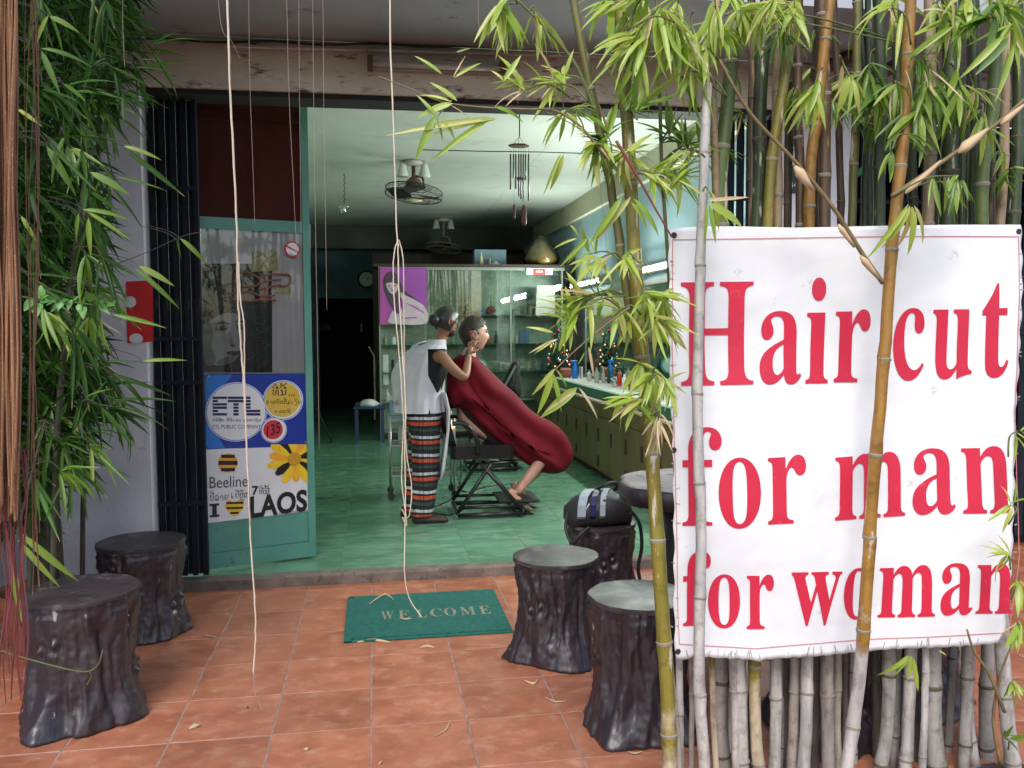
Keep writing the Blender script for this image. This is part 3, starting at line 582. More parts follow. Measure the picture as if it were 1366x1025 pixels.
m_script = mat('faded_red_print', (0.26, 0.1, 0.075), (0.18, 0.07, 0.055), scale=20, rough=0.6)
sc_ = thing('window_decal', 'faded red brush ornament decal on the door glass', 'decal', DL.w((0.3, 1.7), 0.008))
for q in ([(312, 372), (322, 364), (335, 366), (346, 374), (340, 382), (322, 384)], [(345, 372), (358, 367), (372, 366)], [(345, 380), (358, 375), (374, 373)], [(347, 387), (360, 383), (374, 380)],
          [(308, 392), (330, 390), (350, 396), (366, 394)], [(308, 400), (330, 402), (352, 400), (368, 401)], [(318, 370), (314, 384), (320, 396)], [(372, 366), (386, 368), (384, 380), (372, 382)], [(352, 394), (356, 384)]):
    MB().tube(catmull([DL.w(DL.px(*t), 0.021) for t in q], 4), 0.006, 4).build('stroke', m_script, sc_)
m_redp = mat('red_print', (0.5, 0.02, 0.025), rough=0.5)
m_wprint = mat('white_print', (0.72, 0.73, 0.76), (0.66, 0.67, 0.7), scale=5, rough=0.35)
st = thing('round_sticker', 'round white sticker with red ring and slash on the door glass', 'sticker', DL.w(DL.px(389, 333), 0.007))
DL.disc('ring', (389, 333), 10.5, 0.0185, m_redp, st)
DL.disc('face', (389, 333), 8.4, 0.0195, m_wprint, st)
DL.pp('slash', [(380, 329), (381, 327.5), (398, 337), (397, 338.5)], 0.021, m_redp, st)
DL.pp('blue_patch', [(384, 337), (393, 341), (387, 341)], 0.0205, mat('pale_blue', (0.2, 0.45, 0.6)), st)

LAO[0xec0] = ('30,80 40,80 40,12 52,12 52,28 46,28 46,20 40,20 40,34 60,34 60,2 30,2', '0,1,2 0,2,11 2,3,11 3,10,11 3,4,10 4,9,10 4,8,9 4,5,8 5,6,8 6,7,8')
LAO[0xec1] = ('14,80 24,80 24,2 14,2 24,34 38,34 38,26 24,26 46,80 56,80 56,2 46,2 56,34 70,34 70,26 56,26', '0,1,2 0,2,3 4,5,6 4,6,7 8,9,10 8,10,11 12,13,14 12,14,15')
def lao_mesh(s):
    vs, fs, x = [], [], 0.0; base = 0
    up = {0xeb1, 0xeb4, 0xeb5, 0xeb6, 0xeb7, 0xebb, 0xecd}; tone = {0xec8, 0xec9}; low = {0xebc}
    last_up = False
    for ch in s:
        c = ord(ch)
        if c not in LAO: x += 0.25; last_up = False; continue
        V = [tuple(int(t) / 200 for t in q.split(',')) for q in LAO[c][0].split()]
        F = [tuple(int(t) for t in q.split(',')) for q in LAO[c][1].split()]
        dx, dy = x, 0
        if c in up: dx = x - 0.42; last_up = True
        elif c in tone: dx = x - 0.42; dy = 0.2 if last_up else 0.02
        elif c in low: dx = x - 0.42
        else: x += 0.42; last_up = False
        b = len(vs); vs += [(p[0] + dx, p[1] + dy, 0) for p in V]; fs += [tuple(i + b for i in f) for f in F]
    return vs, fs
# blue phone company plate
m_sblue = mat('plate_blue', (0.02, 0.05, 0.34), (0.012, 0.03, 0.24), scale=1.2, rough=0.3)
m_sblue2 = mat('plate_light_blue', (0.02, 0.2, 0.62), (0.018, 0.14, 0.5), scale=2, rough=0.3)
m_navy = mat('navy_print', (0.018, 0.015, 0.085), rough=0.4)
m_yel = mat('plate_yellow', (0.58, 0.36, 0.03), (0.62, 0.45, 0.09), scale=9, rough=0.4)
m_blackp = mat('black_print', (0.012, 0.012, 0.012), rough=0.4)
s1 = thing('company_sign', 'blue enamel plate with white, yellow and red circles on the door', 'sign', DL.w(DL.px(342, 548), 0.01))
DL.pp('plate', [(273, 502), (277, 498), (408, 499), (412, 503), (413, 590), (408, 595), (278, 599), (274, 596)], 0.013, m_sblue, s1, 0.004)
DL.pp('light_corner', [(273.5, 505), (277, 498.6), (310, 498.8), (286, 530), (283, 570), (300, 597.6), (278, 598.4), (274.5, 594)], 0.0145, m_sblue2, s1)
DL.disc('circle_rim', (315, 549.5), 41, 0.0155, m_wprint, s1); DL.disc('circle_line', (315, 549.5), 40, 0.0165, m_sblue2, s1)
DL.disc('circle_rim', (377, 534), 27, 0.0155, m_wprint, s1); DL.disc('circle_line', (377, 534), 26, 0.0165, m_sblue2, s1)
DL.disc('circle_rim', (364.5, 573.5), 17.5, 0.0155, m_wprint, s1); DL.disc('circle_line', (364.5, 573.5), 16.8, 0.0165, m_sblue2, s1)
DL.disc('white_circle', (315, 549.5), 39, 0.0175, m_wprint, s1); DL.disc('white_circle', (377, 534), 25, 0.0175, m_wprint, s1); DL.disc('white_circle', (364.5, 573.5), 16, 0.0175, m_wprint, s1)
DL.disc('yellow_circle', (376.5, 533), 23.5, 0.0185, m_yel, s1); DL.disc('red_circle', (363.5, 573), 13, 0.0185, mat('circle_red', (0.62, 0.03, 0.05), rough=0.4), s1)
def bar(x0, y0, x1, y1): DL.pp('letter_bar', [(x0, y0), (x1, y0), (x1, y1), (x0, y1)], 0.0186, m_navy, s1)
for i in range(6):
    y = 529 + i * 4.4; y2 = y + 3.2
    for (x0, x1) in (((283, 302) if i in (0, 2, 3, 5) else (283, 290)), ((303, 325) if i < 2 else (310.5, 317.5)), ((327, 333.5) if i < 4 else (327, 346.5))):
        bar(x0, y, x1, y2)
DL.text('lettering', '', (283, 557, 347, 563.5), 0.0186, m_navy, s1, data=lao_mesh('ບໍລິສັດ ອີທີແອລ ມະຫາຊົນ'))
DL.text('lettering', 'ETL PUBLIC COMPANY', (283, 566.5, 347, 571.5), 0.0186, m_navy, s1)
DL.text('lettering', '', (361, 510, 382, 528), 0.0196, m_blackp, s1, data=lao_mesh('ທີ່ນີ້'))
DL.text('lettering', '...', (384, 526, 392, 528.2), 0.0196, m_blackp, s1)
DL.text('lettering', '', (354, 530, 400, 541), 0.0196, m_blackp, s1, data=lao_mesh('ຂາຍບັດຕື່ມເງິນ'))
DL.text('lettering', '', (366, 545, 387, 552), 0.0196, m_blackp, s1, data=lao_mesh('ແລະຊິ'))
DL.text('lettering', '135', (355, 565, 373, 580), 0.0196, m_blackp, s1, offset=0.02, shear=-0.35)
for q in ((278, 502), (408, 504), (407, 590)): DL.disc('screw', q, 1.6, 0.0155, m_grey, s1, n=8)
# white striped-ball plate
s2 = thing('company_sign', 'white plate with yellow flower and striped ball on the door', 'sign', DL.w(DL.px(342, 645), 0.01))
m_orange = mat('orange_print', (0.75, 0.3, 0.02), (0.8, 0.42, 0.03), scale=20, rough=0.4)
m_byel = mat('bright_yellow_print', (0.8, 0.58, 0.03), (0.75, 0.45, 0.02), scale=20, rough=0.4)
DL.pp('plate', [(273, 600), (412, 591), (414, 676), (411, 682), (277, 697.5), (274, 693)], 0.012, m_wprint, s2, 0.004)
DL.disc('ball', (303.5, 617.5), 13, 0.014, m_orange, s2)
for yy, hh in ((608.5, 2.2), (617.3, 2.8), (626.3, 2.2)):
    w_ = math.sqrt(max(0, 13 ** 2 - (yy - 617.5) ** 2)) - 0.3
    DL.pp('stripe', [(303.5 - w_, yy - hh), (303.5 + w_, yy - hh), (303.5 + w_, yy + hh), (303.5 - w_, yy + hh)], 0.0155, m_blackp, s2)
DL.text('lettering', 'Beeline', (279, 635, 330, 650), 0.014, mat('dark_grey_print', (0.06, 0.06, 0.06), rough=0.4), s2, shear=-0.05)
m_dgp = mat('dark_grey_print', (0.07, 0.07, 0.07), rough=0.4)
DL.text('lettering', '', (279, 654, 304, 668), 0.014, m_dgp, s2, data=lao_mesh('ບີລາຍ'), shear=-0.04)
DL.text('lettering', '', (308, 652, 332, 668), 0.014, m_dgp, s2, data=lao_mesh('ເບີຫຼັກ'), shear=-0.04)
DL.text('lettering', '7', (335.5, 648, 344, 660.5), 0.014, m_blackp, s2, offset=0.03)
DL.text('lettering', '', (344, 646, 359, 659), 0.014, m_blackp, s2, data=lao_mesh('ທີ່ນີ້'))
DL.pp('letter', [(279, 672), (292, 671), (292, 674), (288.6, 674.3), (288.8, 686), (292, 685.8), (292, 689), (279.5, 690), (279.3, 687), (282.6, 686.8), (282.5, 675), (279, 675)], 0.014, m_blackp, s2)
hp = [(312.5, 689), (303, 681), (300, 674), (302, 668.5), (307, 667), (312, 670.5), (317, 666.5), (322.5, 667), (324.8, 672), (322, 680)]
DL.pp('heart', [(q.x, q.y) for q in catmull([(a, b, 0) for a, b in hp], 3, True)], 0.014, m_byel, s2)
for yy, w0, w1 in ((670.7, 301.5, 324.3), (677.5, 301.5, 323.5), (684, 306.5, 318)):
    DL.pp('stripe', [(w0, yy - 1.3), (w1, yy - 1.9), (w1, yy + 0.9), (w0, yy + 1.5)], 0.0155, m_blackp, s2)
DL.text('lettering', 'LAOS', (333, 657, 409, 686.5), 0.014, m_blackp, s2, offset=0.035, shear=-0.13)
DL.text('lettering', 'www.beelinelaos.com', (371, 680.5, 411, 684), 0.014, m_blackp, s2, shear=-0.1)
fl = (392, 612); 
def clipx(q): return (min(q[0], 412.5), max(q[1], 592.5))
for k in range(14):
    a = k * 2 * math.pi / 14 + 0.15; L_ = 38 if k % 2 == 0 else 34
    mm = m_blackp if k % 4 in (1,) else (m_byel if k % 2 == 0 else m_orange)
    pts = []
    for (t, w_) in ((0.15, 0.03), (0.45, 0.13), (0.75, 0.17), (0.95, 0.09), (1.0, 0.0), (0.95, -0.09), (0.75, -0.17), (0.45, -0.13), (0.15, -0.03)):
        pts.append(clipx((fl[0] + L_ * (t * math.cos(a) - w_ * math.sin(a)), fl[1] + L_ * 0.92 * (t * math.sin(a) + w_ * math.cos(a)))))
    DL.pp('petal', pts, 0.0138 + 0.0011 * (k % 3), mm, s2)
DL.disc('flower_heart', fl, 9, 0.0186, mat('flower_heart', (0.6, 0.33, 0.02), (0.4, 0.2, 0.01), scale=200, rough=0.6), s2)

# red paper on the left column
cf = Frame((-1.742, 5.048, 0), (1, 0, 0))
rp_ = thing('red_notice', 'red paper notice pasted on the white column behind leaves', 'notice', cf.w(cf.px(190, 416), 0.002))
cf.pp('paper', [(168, 376), (204, 374), (205, 456), (170, 458)], 0.004, mat('red_paper', (0.62, 0.018, 0.018), (0.5, 0.014, 0.014), scale=5, rough=0.6), rp_)
cf.disc('pale_print', (174, 403), 8, 0.006, m_wprint, rp_)
cf.disc('pale_print', (182, 452), 9, 0.006, m_wprint, rp_, sy=0.8)
# dark wall sign on the right column
r2 = Frame((2.5, 5.048, 0), (1, 0, 0))
sgn = thing('house_number_plate', 'small black plate with white 14 on the right column', 'plate', r2.w(r2.px(1056, 245), 0.003))
r2.pp('plate', [(1050, 222), (1064, 222), (1064, 258), (1050, 258)], 0.005, m_blackp, sgn)
r2.text('letter', '1', (1054.5, 244, 1056.5, 251), 0.007, m_wprint, sgn); r2.text('letter', '4', (1057.5, 244, 1062, 251), 0.007, m_wprint, sgn)

# ---------------------------------------------------------------- mirror wall, lamps, counter
m_mirror, N_, L_, P_ = new_mat('mirror_glass'); P_.inputs['Metallic'].default_value = 1; P_.inputs['Roughness'].default_value = 0.02; P_.inputs['Base Color'].default_value = (0.72, 0.8, 0.76, 1)
m_lampglow, N_, L_, P_ = new_mat('lit_tube'); P_.inputs['Base Color'].default_value = (1, 1, 1, 1); P_.inputs['Emission Color'].default_value = (0.86, 1.0, 0.93, 1); P_.inputs['Emission Strength'].default_value = 9
mi = thing('wall_mirror', 'long mirror with dark frame above the counter on the right wall', 'mirror', (2.69, 8.6, 1.0))
for y0, y1 in ((5.9, 8.6), (8.66, 11.35)):
    MB().box((2.685, y0, 0.93), (2.7, y1, 1.93)).build('glass', m_mirror, mi)
for y in (5.86, 8.61, 11.36): MB().box((2.67, y, 0.9), (2.7, y + 0.045, 1.98)).build('frame_post', m_dwood, mi)
MB().box((2.665, 5.86, 1.935), (2.699, 11.4, 1.985)).build('frame_rail', m_pw, mi)
def lamp(y0, y1, label):
    t = thing('tube_lamp', label, 'lamp', (2.6, (y0 + y1) / 2, 2.08), 'lit tube lamps along the mirror wall')
    MB().box((2.63, y0 - 0.03, 2.05), (2.699, y1 + 0.03, 2.12), ch=0.005).build('housing', m_pw, t)
    MB().tube([(2.6, y0, 2.08), (2.6, y1, 2.08)], 0.019, 10).build('tube', m_lampglow, t)
    for y in (y0 - 0.03, y1): MB().box((2.57, y, 2.05), (2.63, y + 0.03, 2.11)).build('end_cap', m_pw, t)
    l = bpy.data.lights.new('tube_light', 'AREA'); l.shape = 'RECTANGLE'; l.size = 0.06; l.size_y = y1 - y0; l.energy = 18; l.color = (0.91, 1.0, 0.92)
    l.spread = R(180)
    o = bpy.data.objects.new('tube_light', l); COL.objects.link(o); o.parent = t
    o.location = (-0.035, 0, 0.0); o.rotation_euler = (0, R(62), 0)
    l2 = bpy.data.lights.new('tube_light', 'AREA'); l2.shape = 'RECTANGLE'; l2.size = 0.06; l2.size_y = y1 - y0; l2.energy = 14; l2.color = (0.91, 1.0, 0.92)
    o2 = bpy.data.objects.new('tube_light', l2); COL.objects.link(o2); o2.parent = t
    o2.location = (-0.03, 0, 0.03); o2.rotation_euler = (0, R(125), 0)
lamp(9.7, 11.15, 'lit white tube lamp above the mirror, farthest into the shop')
lamp(7.1, 8.3, 'lit white tube lamp above the mirror beside the dark green culm')
lamp(5.55, 6.75, 'lit white tube lamp above the mirror nearest to the street, behind the banner')

m_ctop = mat('counter_top', (0.55, 0.56, 0.5), (0.42, 0.43, 0.38), scale=6, rough=0.35)
m_cgreen = mat('green_edge', (0.06, 0.26, 0.17), rough=0.4)
m_cwood = mat('yellow_brown_panel', (0.2, 0.145, 0.06), (0.13, 0.09, 0.04), scale=5, rough=0.5, stretch=(1, 1, 0.4), rnd=0.08)
ct = thing('mirror_counter', 'long counter with pale top, green edge and yellow brown doors under the mirror', 'counter', (2.3, 8.5, ZS))
MB().box((2.28, 5.8, 0.865), (2.668, 11.45, 0.9), ch=0.004).build('counter_top', m_ctop, ct)
MB().box((2.24, 5.8, 0.81), (2.279, 11.45, 0.895)).build('edge_strip', m_cgreen, ct)
MB().box((2.16, 5.85, ZS + 0.06), (2.66, 11.4, 0.805)).build('carcass', m_cwood, ct)
MB().box((2.2, 5.9, ZS), (2.6, 11.35, ZS + 0.058)).build('plinth', m_dwood, ct)
for k in range(12):
    y = 5.87 + k * 0.46
    MB().box((2.143, y, ZS + 0.08), (2.159, y + 0.45, 0.66), ch=0.003).build('door_panel', m_cwood, ct)
    MB().box((2.143, y, 0.67), (2.159, y + 0.45, 0.8), ch=0.003).build('drawer_front', m_cwood, ct)
    MB().box((2.135, y + 0.36, 0.42), (2.1425, y + 0.4, 0.55)).build('handle', m_dwood, ct)
    if k % 2 == 0: MB().box((2.135, y + 0.36, 0.18), (2.1425, y + 0.4, 0.28)).build('handle', m_dwood, ct)

def lathe_thing(name, label, cat, prof, loc, m, group=None, n=14, sx=1, sy=1):
    mb = MB().lathe(prof, (0, 0, 0), n, sx=sx, sy=sy); o = mb.build(name, m, None, True, local=True); o.location = loc; autosmooth(o, 35)
    return tag(o, label, cat, group)
CTZ = 0.901
m_spray = mat('spray_blue', (0.01, 0.17, 0.62), rough=0.25, spec=0.5)
m_label = mat('bottle_label', (0.6, 0.62, 0.6), rough=0.5)
def on_counter(px, py):
    return gr(px, py, CTZ)
def spray(px, X, label):
    y = atx(px, 500, X).y
    t = thing('spray_bottle', label, 'spray bottle', (X, y, CTZ))
    MB().lathe([(0.036, 0), (0.04, 0.02), (0.04, 0.12), (0.03, 0.15), (0.015, 0.175), (0.014, 0.19)], n=14).build('bottle', m_spray, t, True, local=True)
    MB().box((-0.05, -0.012, 0.19), (0.03, 0.012, 0.225), ch=0.004).tube([(-0.045, 0, 0.2), (-0.055, 0, 0.15)], 0.005, 5).build('trigger', m_spray, t, local=True)
spray(767, 2.46, 'bright blue spray bottle on the counter before the mirror')
m_fir = mat('fir_green', (0.02, 0.09, 0.05), (0.01, 0.045, 0.025), scale=30, rough=0.6)
m_bauble = mat('red_bauble', (0.6, 0.015, 0.02), rough=0.2)
m_warmb = mat('warm_bulb', (0.8, 0.4, 0.1), rough=0.2, emit=(1, 0.45, 0.15), estr=1.0)
m_silver = mat('silver', (0.6, 0.6, 0.6), rough=0.15, metal=1)
m_terra = mat('dark_terracotta', (0.3, 0.11, 0.06), (0.2, 0.07, 0.04), scale=10, rough=0.7)
# small decorated tree
yx = atx(745, 495, 2.36).y
tr = thing('christmas_tree', 'small decorated christmas tree with red baubles on the counter', 'christmas tree', (2.36, yx, CTZ))
mb = MB(); rr = random.Random(5)
for k in range(900):
    h = rr.uniform(0.1, 0.68); rad = 0.17 * (1 - (h - 0.06) / 0.66) + 0.01; a = rr.uniform(0, 6.28); c = Vector((rad * 0.25 * math.cos(a), rad * 0.25 * math.sin(a), h + 0.02))
    e = Vector((rad * math.cos(a), rad * math.sin(a), h - rr.uniform(0, 0.05))); w = (e - c).cross(Vector((0, 0, 1))).normalized() * 0.008
    mb.add([c - w, c + w, e + w * 0.5, e - w * 0.5], [(0, 1, 2, 3)])
o = mb.build('needles', m_fir, tr, local=True); o['kind'] = 'stuff'
MB().lathe([(0.05, 0), (0.065, 0.1), (0.06, 0.1)]).build('pot', m_terra, tr, True, local=True)
MB().tube([(0, 0, 0.08), (0, 0, 0.66)], [0.01, 0.004], 6).build('trunk', m_brown, tr, local=True)
bme = MB().ell((0, 0, 0), (0.017, 0.017, 0.017), 8, 6).mesh('bauble'); bms = MB().ell((0, 0, 0), (0.02, 0.02, 0.02), 8, 6).mesh('silver_bauble'); bmw = MB().ell((0, 0, 0), (0.011, 0.011, 0.011), 6, 5).mesh('fairy_bulb')
for k in range(26):
    h = rr.uniform(0.12, 0.66); rad = 0.17 * (1 - (h - 0.06) / 0.66) + 0.012; a = rr.uniform(math.pi * 0.7, math.pi * 2.1)
    nm, me, m_ = (('bauble', bme, m_bauble), ('silver_bauble', bms, m_silver), ('fairy_bulb', bmw, m_warmb))[k % 3]
    put(nm, me, m_, tr, (rad * math.cos(a), rad * math.sin(a), h), True)
mb_ = None
for k, (px_, X_, h_, r_, mm_, lb_) in enumerate(((805, 2.56, 0.14, 0.022, 'm_pw', 'cream lotion bottle on the counter close to the mirror'), (812, 2.6, 0.2, 0.02, 'm_fir', 'slim dark green bottle on the counter close to the mirror'), (820, 2.5, 0.09, 0.035, 'm_silver', 'low silver tin on the counter'), (826, 2.58, 0.17, 0.024, 'm_bauble', 'red capped bottle on the counter near the brown culm'), (858, 2.5, 0.15, 0.026, 'm_spray', 'blue lotion bottle on the counter near the banner edge'))):
    lathe_thing('toiletry_bottle', lb_, 'bottle', [(r_ * 0.9, 0), (r_, 0.01), (r_, h_ * 0.68), (r_ * 0.4, h_ * 0.82), (r_ * 0.4, h_)], (X_, atx(px_, 500, X_).y, CTZ), globals()[mm_])
# bits on the counter
def cbox(px, X, w, d, h, name, label, cat, m):
    y = atx(px, 500, X).y
    return TB(name, label, cat, MB().box((X - w / 2, y - d / 2, CTZ), (X + w / 2, y + d / 2, CTZ + h), ch=0.004), m)
cbox(722, 2.42, 0.08, 0.05, 0.16, 'box', 'small dark box with white label at the far end of the counter', 'box', m_dwood)
cbox(733, 2.4, 0.07, 0.05, 0.15, 'carton', 'second dark carton beside the christmas tree on the counter', 'carton', m_dwood)
lathe_thing('basket', 'round terracotta coloured basket between tree and spray bottle', 'basket', [(0.06, 0), (0.085, 0.04), (0.08, 0.1), (0.05, 0.12)], (2.4, atx(755, 500, 2.4).y, CTZ), m_terra)
cbox(775, 2.55, 0.02, 0.12, 0.14, 'framed_card', 'white framed card leaning on the mirror behind the spray bottle', 'card', m_label)
for px, m_, h in ((786, m_label, 0.12), (796, m_pw, 0.17), (833, m_label, 0.15), (842, m_terra, 0.1), (850, m_silver, 0.18)):
    lathe_thing('toiletry_bottle', {786: 'short white bottle on the counter right of the spray bottle', 796: 'tall cream bottle on the counter under the leaves', 833: 'white bottle on the counter seen left of the culm', 842: 'squat brown jar on the counter beside the culm', 850: 'tall silver bottle on the counter behind the culm'}[px], 'bottle', [(0.025, 0), (0.028, 0.01), (0.028, h * 0.7), (0.012, h * 0.85), (0.012, h)], (2.5, atx(px, 500, 2.5).y, CTZ), m_)
TB('phone', 'dark cordless phone lying on the counter near the banner', 'phone', MB().box((2.45, 6.6, CTZ), (2.5, 6.78, CTZ + 0.03), ch=0.005), m_dark)
TB('towel', 'pale folded towel hanging over a rail under the counter edge', 'towel', MB().box((2.21, 9.2, 0.66), (2.235, 9.4, 0.8), ch=0.006), m_label)

# ---------------------------------------------------------------- display cabinet partition
C2 = Frame((0.08, 11.42, 0), (1, 0, 0))
m_shelfback = mat('mottled_green_glass_back', (0.36, 0.46, 0.36), (0.24, 0.33, 0.25), scale=9, rough=0.3, c3=(0.46, 0.55, 0.47), c3t=(0.5, 0.7))
m_gl = glass_mat('cabinet_glass', (0.93, 0.98, 0.95), 0.09)
cab = thing('display_cabinet', 'tall glass display cabinet with pale green shelves and dark top', 'cabinet', (1.33, 11.6, ZS))
cz0, cz1 = ZS, 2.34
MB().box((0.02, 11.4, cz1), (2.66, 12.0, cz1 + 0.035)).build('cabinet_top', m_dwood, cab)
MB().box((0.08, 11.86, ZS), (2.58, 11.9, cz1 - 0.002)).build('back_panel', m_shelfback, cab)
m_al = mat('aluminium', (0.25, 0.29, 0.25), rough=0.5, metal=0.2)
for px in (507, 568, 627, 682, 750):
    u = C2.px(px, 450)[0] + 0.08
    MB().box((u - 0.012, 11.42, ZS), (u + 0.012, 11.45, cz1 - 0.002)).build('upright', m_al, cab)
MB().box((0.09, 11.419, cz1 - 0.045), (2.58, 11.447, cz1 - 0.003)).build('header_rail', m_al, cab)
shz = []
for py in (385, 420, 459, 496, 535, 575, 615):
    z = C2.px(620, py)[1]; shz.append(z)
    if py > 385:
        MB().box((0.1, 11.46, z - 0.008), (2.57, 11.855, z)).build('shelf', m_al if py > 500 else m_cgreen, cab)
for a, b in ((568, 627), (627, 682), (682, 750)):
    u0, u1 = C2.px(a, 450)[0] + 0.1, C2.px(b, 450)[0] + 0.06
    MB().box((u0, 11.404, 1.0), (u1, 11.41, cz1 - 0.05)).build('glass_door', m_gl, cab)
MB().box((2.56, 11.38, ZS), (2.69, 11.41, cz1 + 0.2)).build('dark_post', m_dark, cab)
m_olive = mat('olive_panel', (0.22, 0.24, 0.17), rough=0.5)
# purple poster
pp_ = thing('hair_poster', 'purple poster of a long haired woman on the cabinet', 'poster', C2.w(C2.px(538, 395), 0.03))
m_purple = mat('purple_print', (0.36, 0.075, 0.42), (0.3, 0.06, 0.36), scale=2, rough=0.4); m_magenta = mat('magenta_print', (0.5, 0.08, 0.36), (0.42, 0.07, 0.36), scale=3, rough=0.4)
m_skinp = mat('pale_skin_print', (0.62, 0.52, 0.58), (0.5, 0.4, 0.48), scale=8, rough=0.4); m_hairp = mat('dark_hair_print', (0.06, 0.03, 0.06), (0.09, 0.045, 0.09), scale=12, rough=0.4)
C2.pp('sheet', [(507, 357), (569, 357), (569, 433), (507, 433)], 0.03, m_purple, pp_, 0.004)
C2.pp('pink_print', [(507, 357), (518, 357), (514, 395), (520, 433), (507, 433)], 0.033, m_magenta, pp_)
def cat2(q, k=3): return [(p.x, p.y) for p in catmull([(a, b, 0) for a, b in q], k, True)]
C2.pp('hair_print', cat2([(519, 363), (527, 364), (532, 372), (540, 388), (556, 400), (564, 410), (552, 408), (535, 400), (532, 418), (524, 412), (515, 395), (511, 380), (513, 368)]), 0.036, m_hairp, pp_)
C2.pp('shoulder_print', cat2([(534, 391), (540, 394), (556, 402), (568, 412), (568, 432), (522, 432), (519, 424), (524, 415), (531, 420), (536, 408)]), 0.039, m_skinp, pp_)
C2.pp('face_print', cat2([(515, 378), (522, 376), (530, 380), (530, 388), (524, 393), (518, 388)]), 0.0395, m_skinp, pp_)
C2.pp('fringe_print', cat2([(513, 372), (520, 366), (529, 370), (530, 379), (522, 377), (515, 378)]), 0.042, m_hairp, pp_)
for q in ([(516.5, 381.5), (519.5, 380.8), (521, 382), (518, 382.8)], [(524, 381), (527, 380.6), (528.5, 382), (525.5, 382.6)], [(521.5, 383), (523, 385.6), (521.6, 385.8)]):
    C2.pp('feature_print', q, 0.043, m_hairp, pp_)
for q in ([(540, 404), (552, 408), (566, 417), (566, 418.5), (551, 410)], [(527, 420), (540, 424), (556, 423), (556, 424.6), (540, 425.6)], [(535, 396), (540, 410), (538, 420), (536, 410)]):
    C2.pp('fold_print', q, 0.042, m_magenta, pp_)
C2.pp('lips_print', [(521, 387.5), (524, 386.8), (525.5, 388), (523, 389.5)], 0.042, m_magenta, pp_)
# plain card sheets on cabinet glass
rs = thing('red_label', 'small red and white label at the top of the cabinet', 'label', C2.w(C2.px(720, 362), 0.03))
C2.pp('card', [(702, 358), (737, 358), (737, 367), (702, 367)], 0.022, m_label, rs)
C2.pp('red_field', [(711, 359), (727, 359), (727, 367), (711, 367)], 0.024, m_redp, rs)
C2.text('lettering', 'ADDA', (714, 361, 724, 364.5), 0.026, m_wprint, rs)
gp = C2.pp('cabinet_card', [(716, 381), (740, 381), (740, 421), (714, 421)], 0.02, mat('grey_green_card', (0.24, 0.26, 0.21), rough=0.5)); tag(gp, 'grey green card taped on the right cabinet glass', 'card')

# items on the shelves: px x, shelf px y, height px, width px, kind, material, label
def shelfitem(px, spy, h, w, kind, m, label, cat, Y=11.6):
    k = Y / FPX; b = at(px, spy, Y); z = C2.px(620, spy)[1] + 0.001
    h *= k; w *= k * 0.5
    if kind == 'box': mb = MB().box((-w, -w * 0.6, 0), (w, w * 0.6, h), ch=0.003)
    elif kind == 'jar': mb = MB().lathe([(w * 0.9, 0), (w, h * 0.1), (w, h * 0.7), (w * 0.7, h * 0.78), (w * 0.75, h), (0.001, h)], n=12)
    elif kind == 'bottle': mb = MB().lathe([(w * 0.9, 0), (w, h * 0.06), (w, h * 0.6), (w * 0.4, h * 0.75), (w * 0.4, h), (0.001, h)], n=12)
    o = mb.build(cat.replace(' ', '_'), m, None, False, local=True); o.location = (b.x, Y, z); autosmooth(o)
    return tag(o, label, cat)
m_brass = mat('brass', (0.45, 0.32, 0.08), (0.3, 0.2, 0.05), scale=20, rough=0.35, metal=0.7)
m_bblue = mat('muted_blue', (0.1, 0.2, 0.42), rough=0.4); m_orng = mat('amber_plastic', (0.4, 0.16, 0.06), rough=0.3); m_yelw = mat('pale_yellow', (0.6, 0.56, 0.3), rough=0.4)
shelfitem(596, 459, 9, 6, 'jar', m_yelw, 'small yellow jar on the shelf just left of the man, first', 'jar')
shelfitem(604, 459, 9, 5, 'jar', m_label, 'small white jar on the shelf between the two heads', 'jar')
shelfitem(655, 459, 8, 7, 'box', m_orng, 'small amber box on the shelf right of the man\'s nose', 'box')
shelfitem(662, 459, 17, 5, 'bottle', m_dark, 'dark bottle standing right of the amber box', 'bottle')
shelfitem(682, 459, 17, 6, 'box', m_yelw, 'pale yellow carton on the shelf by the middle upright', 'carton')
shelfitem(689, 459, 14, 5, 'bottle', m_label, 'white bottle right of the pale yellow carton', 'bottle')
shelfitem(696, 459, 18, 6, 'box', m_bblue, 'muted blue box on the shelf, left one of two', 'box')
shelfitem(703, 459, 18, 6, 'box', m_bblue, 'muted blue box on the shelf, right one of two', 'box')
shelfitem(643, 420, 6, 9, 'box', m_bblue, 'low blue and white box beside the brass lamp stand', 'box')
shelfitem(688, 420, 7, 14, 'jar', m_olive, 'low olive dish on the upper shelf', 'dish')
shelfitem(712, 420, 7, 5, 'jar', m_bblue, 'small blue jar on the upper shelf near the grey card', 'jar')
shelfitem(515, 513, 40, 7, 'box', m_label, 'tall pale carton on the left cabinet shelves', 'carton', 11.55)
shelfitem(524, 496, 16, 4, 'box', m_dark, 'narrow black remote beside the pale carton', 'remote', 11.55)
shelfitem(514, 459, 13, 5, 'bottle', m_olive, 'olive bottle under the purple poster, leftmost', 'bottle', 11.55)
shelfitem(525, 459, 10, 7, 'jar', m_label, 'white jar under the purple poster', 'jar', 11.55)
shelfitem(517, 535, 17, 5, 'bottle', m_label, 'white bottle on the lower left shelf behind the trolley', 'bottle', 11.55)
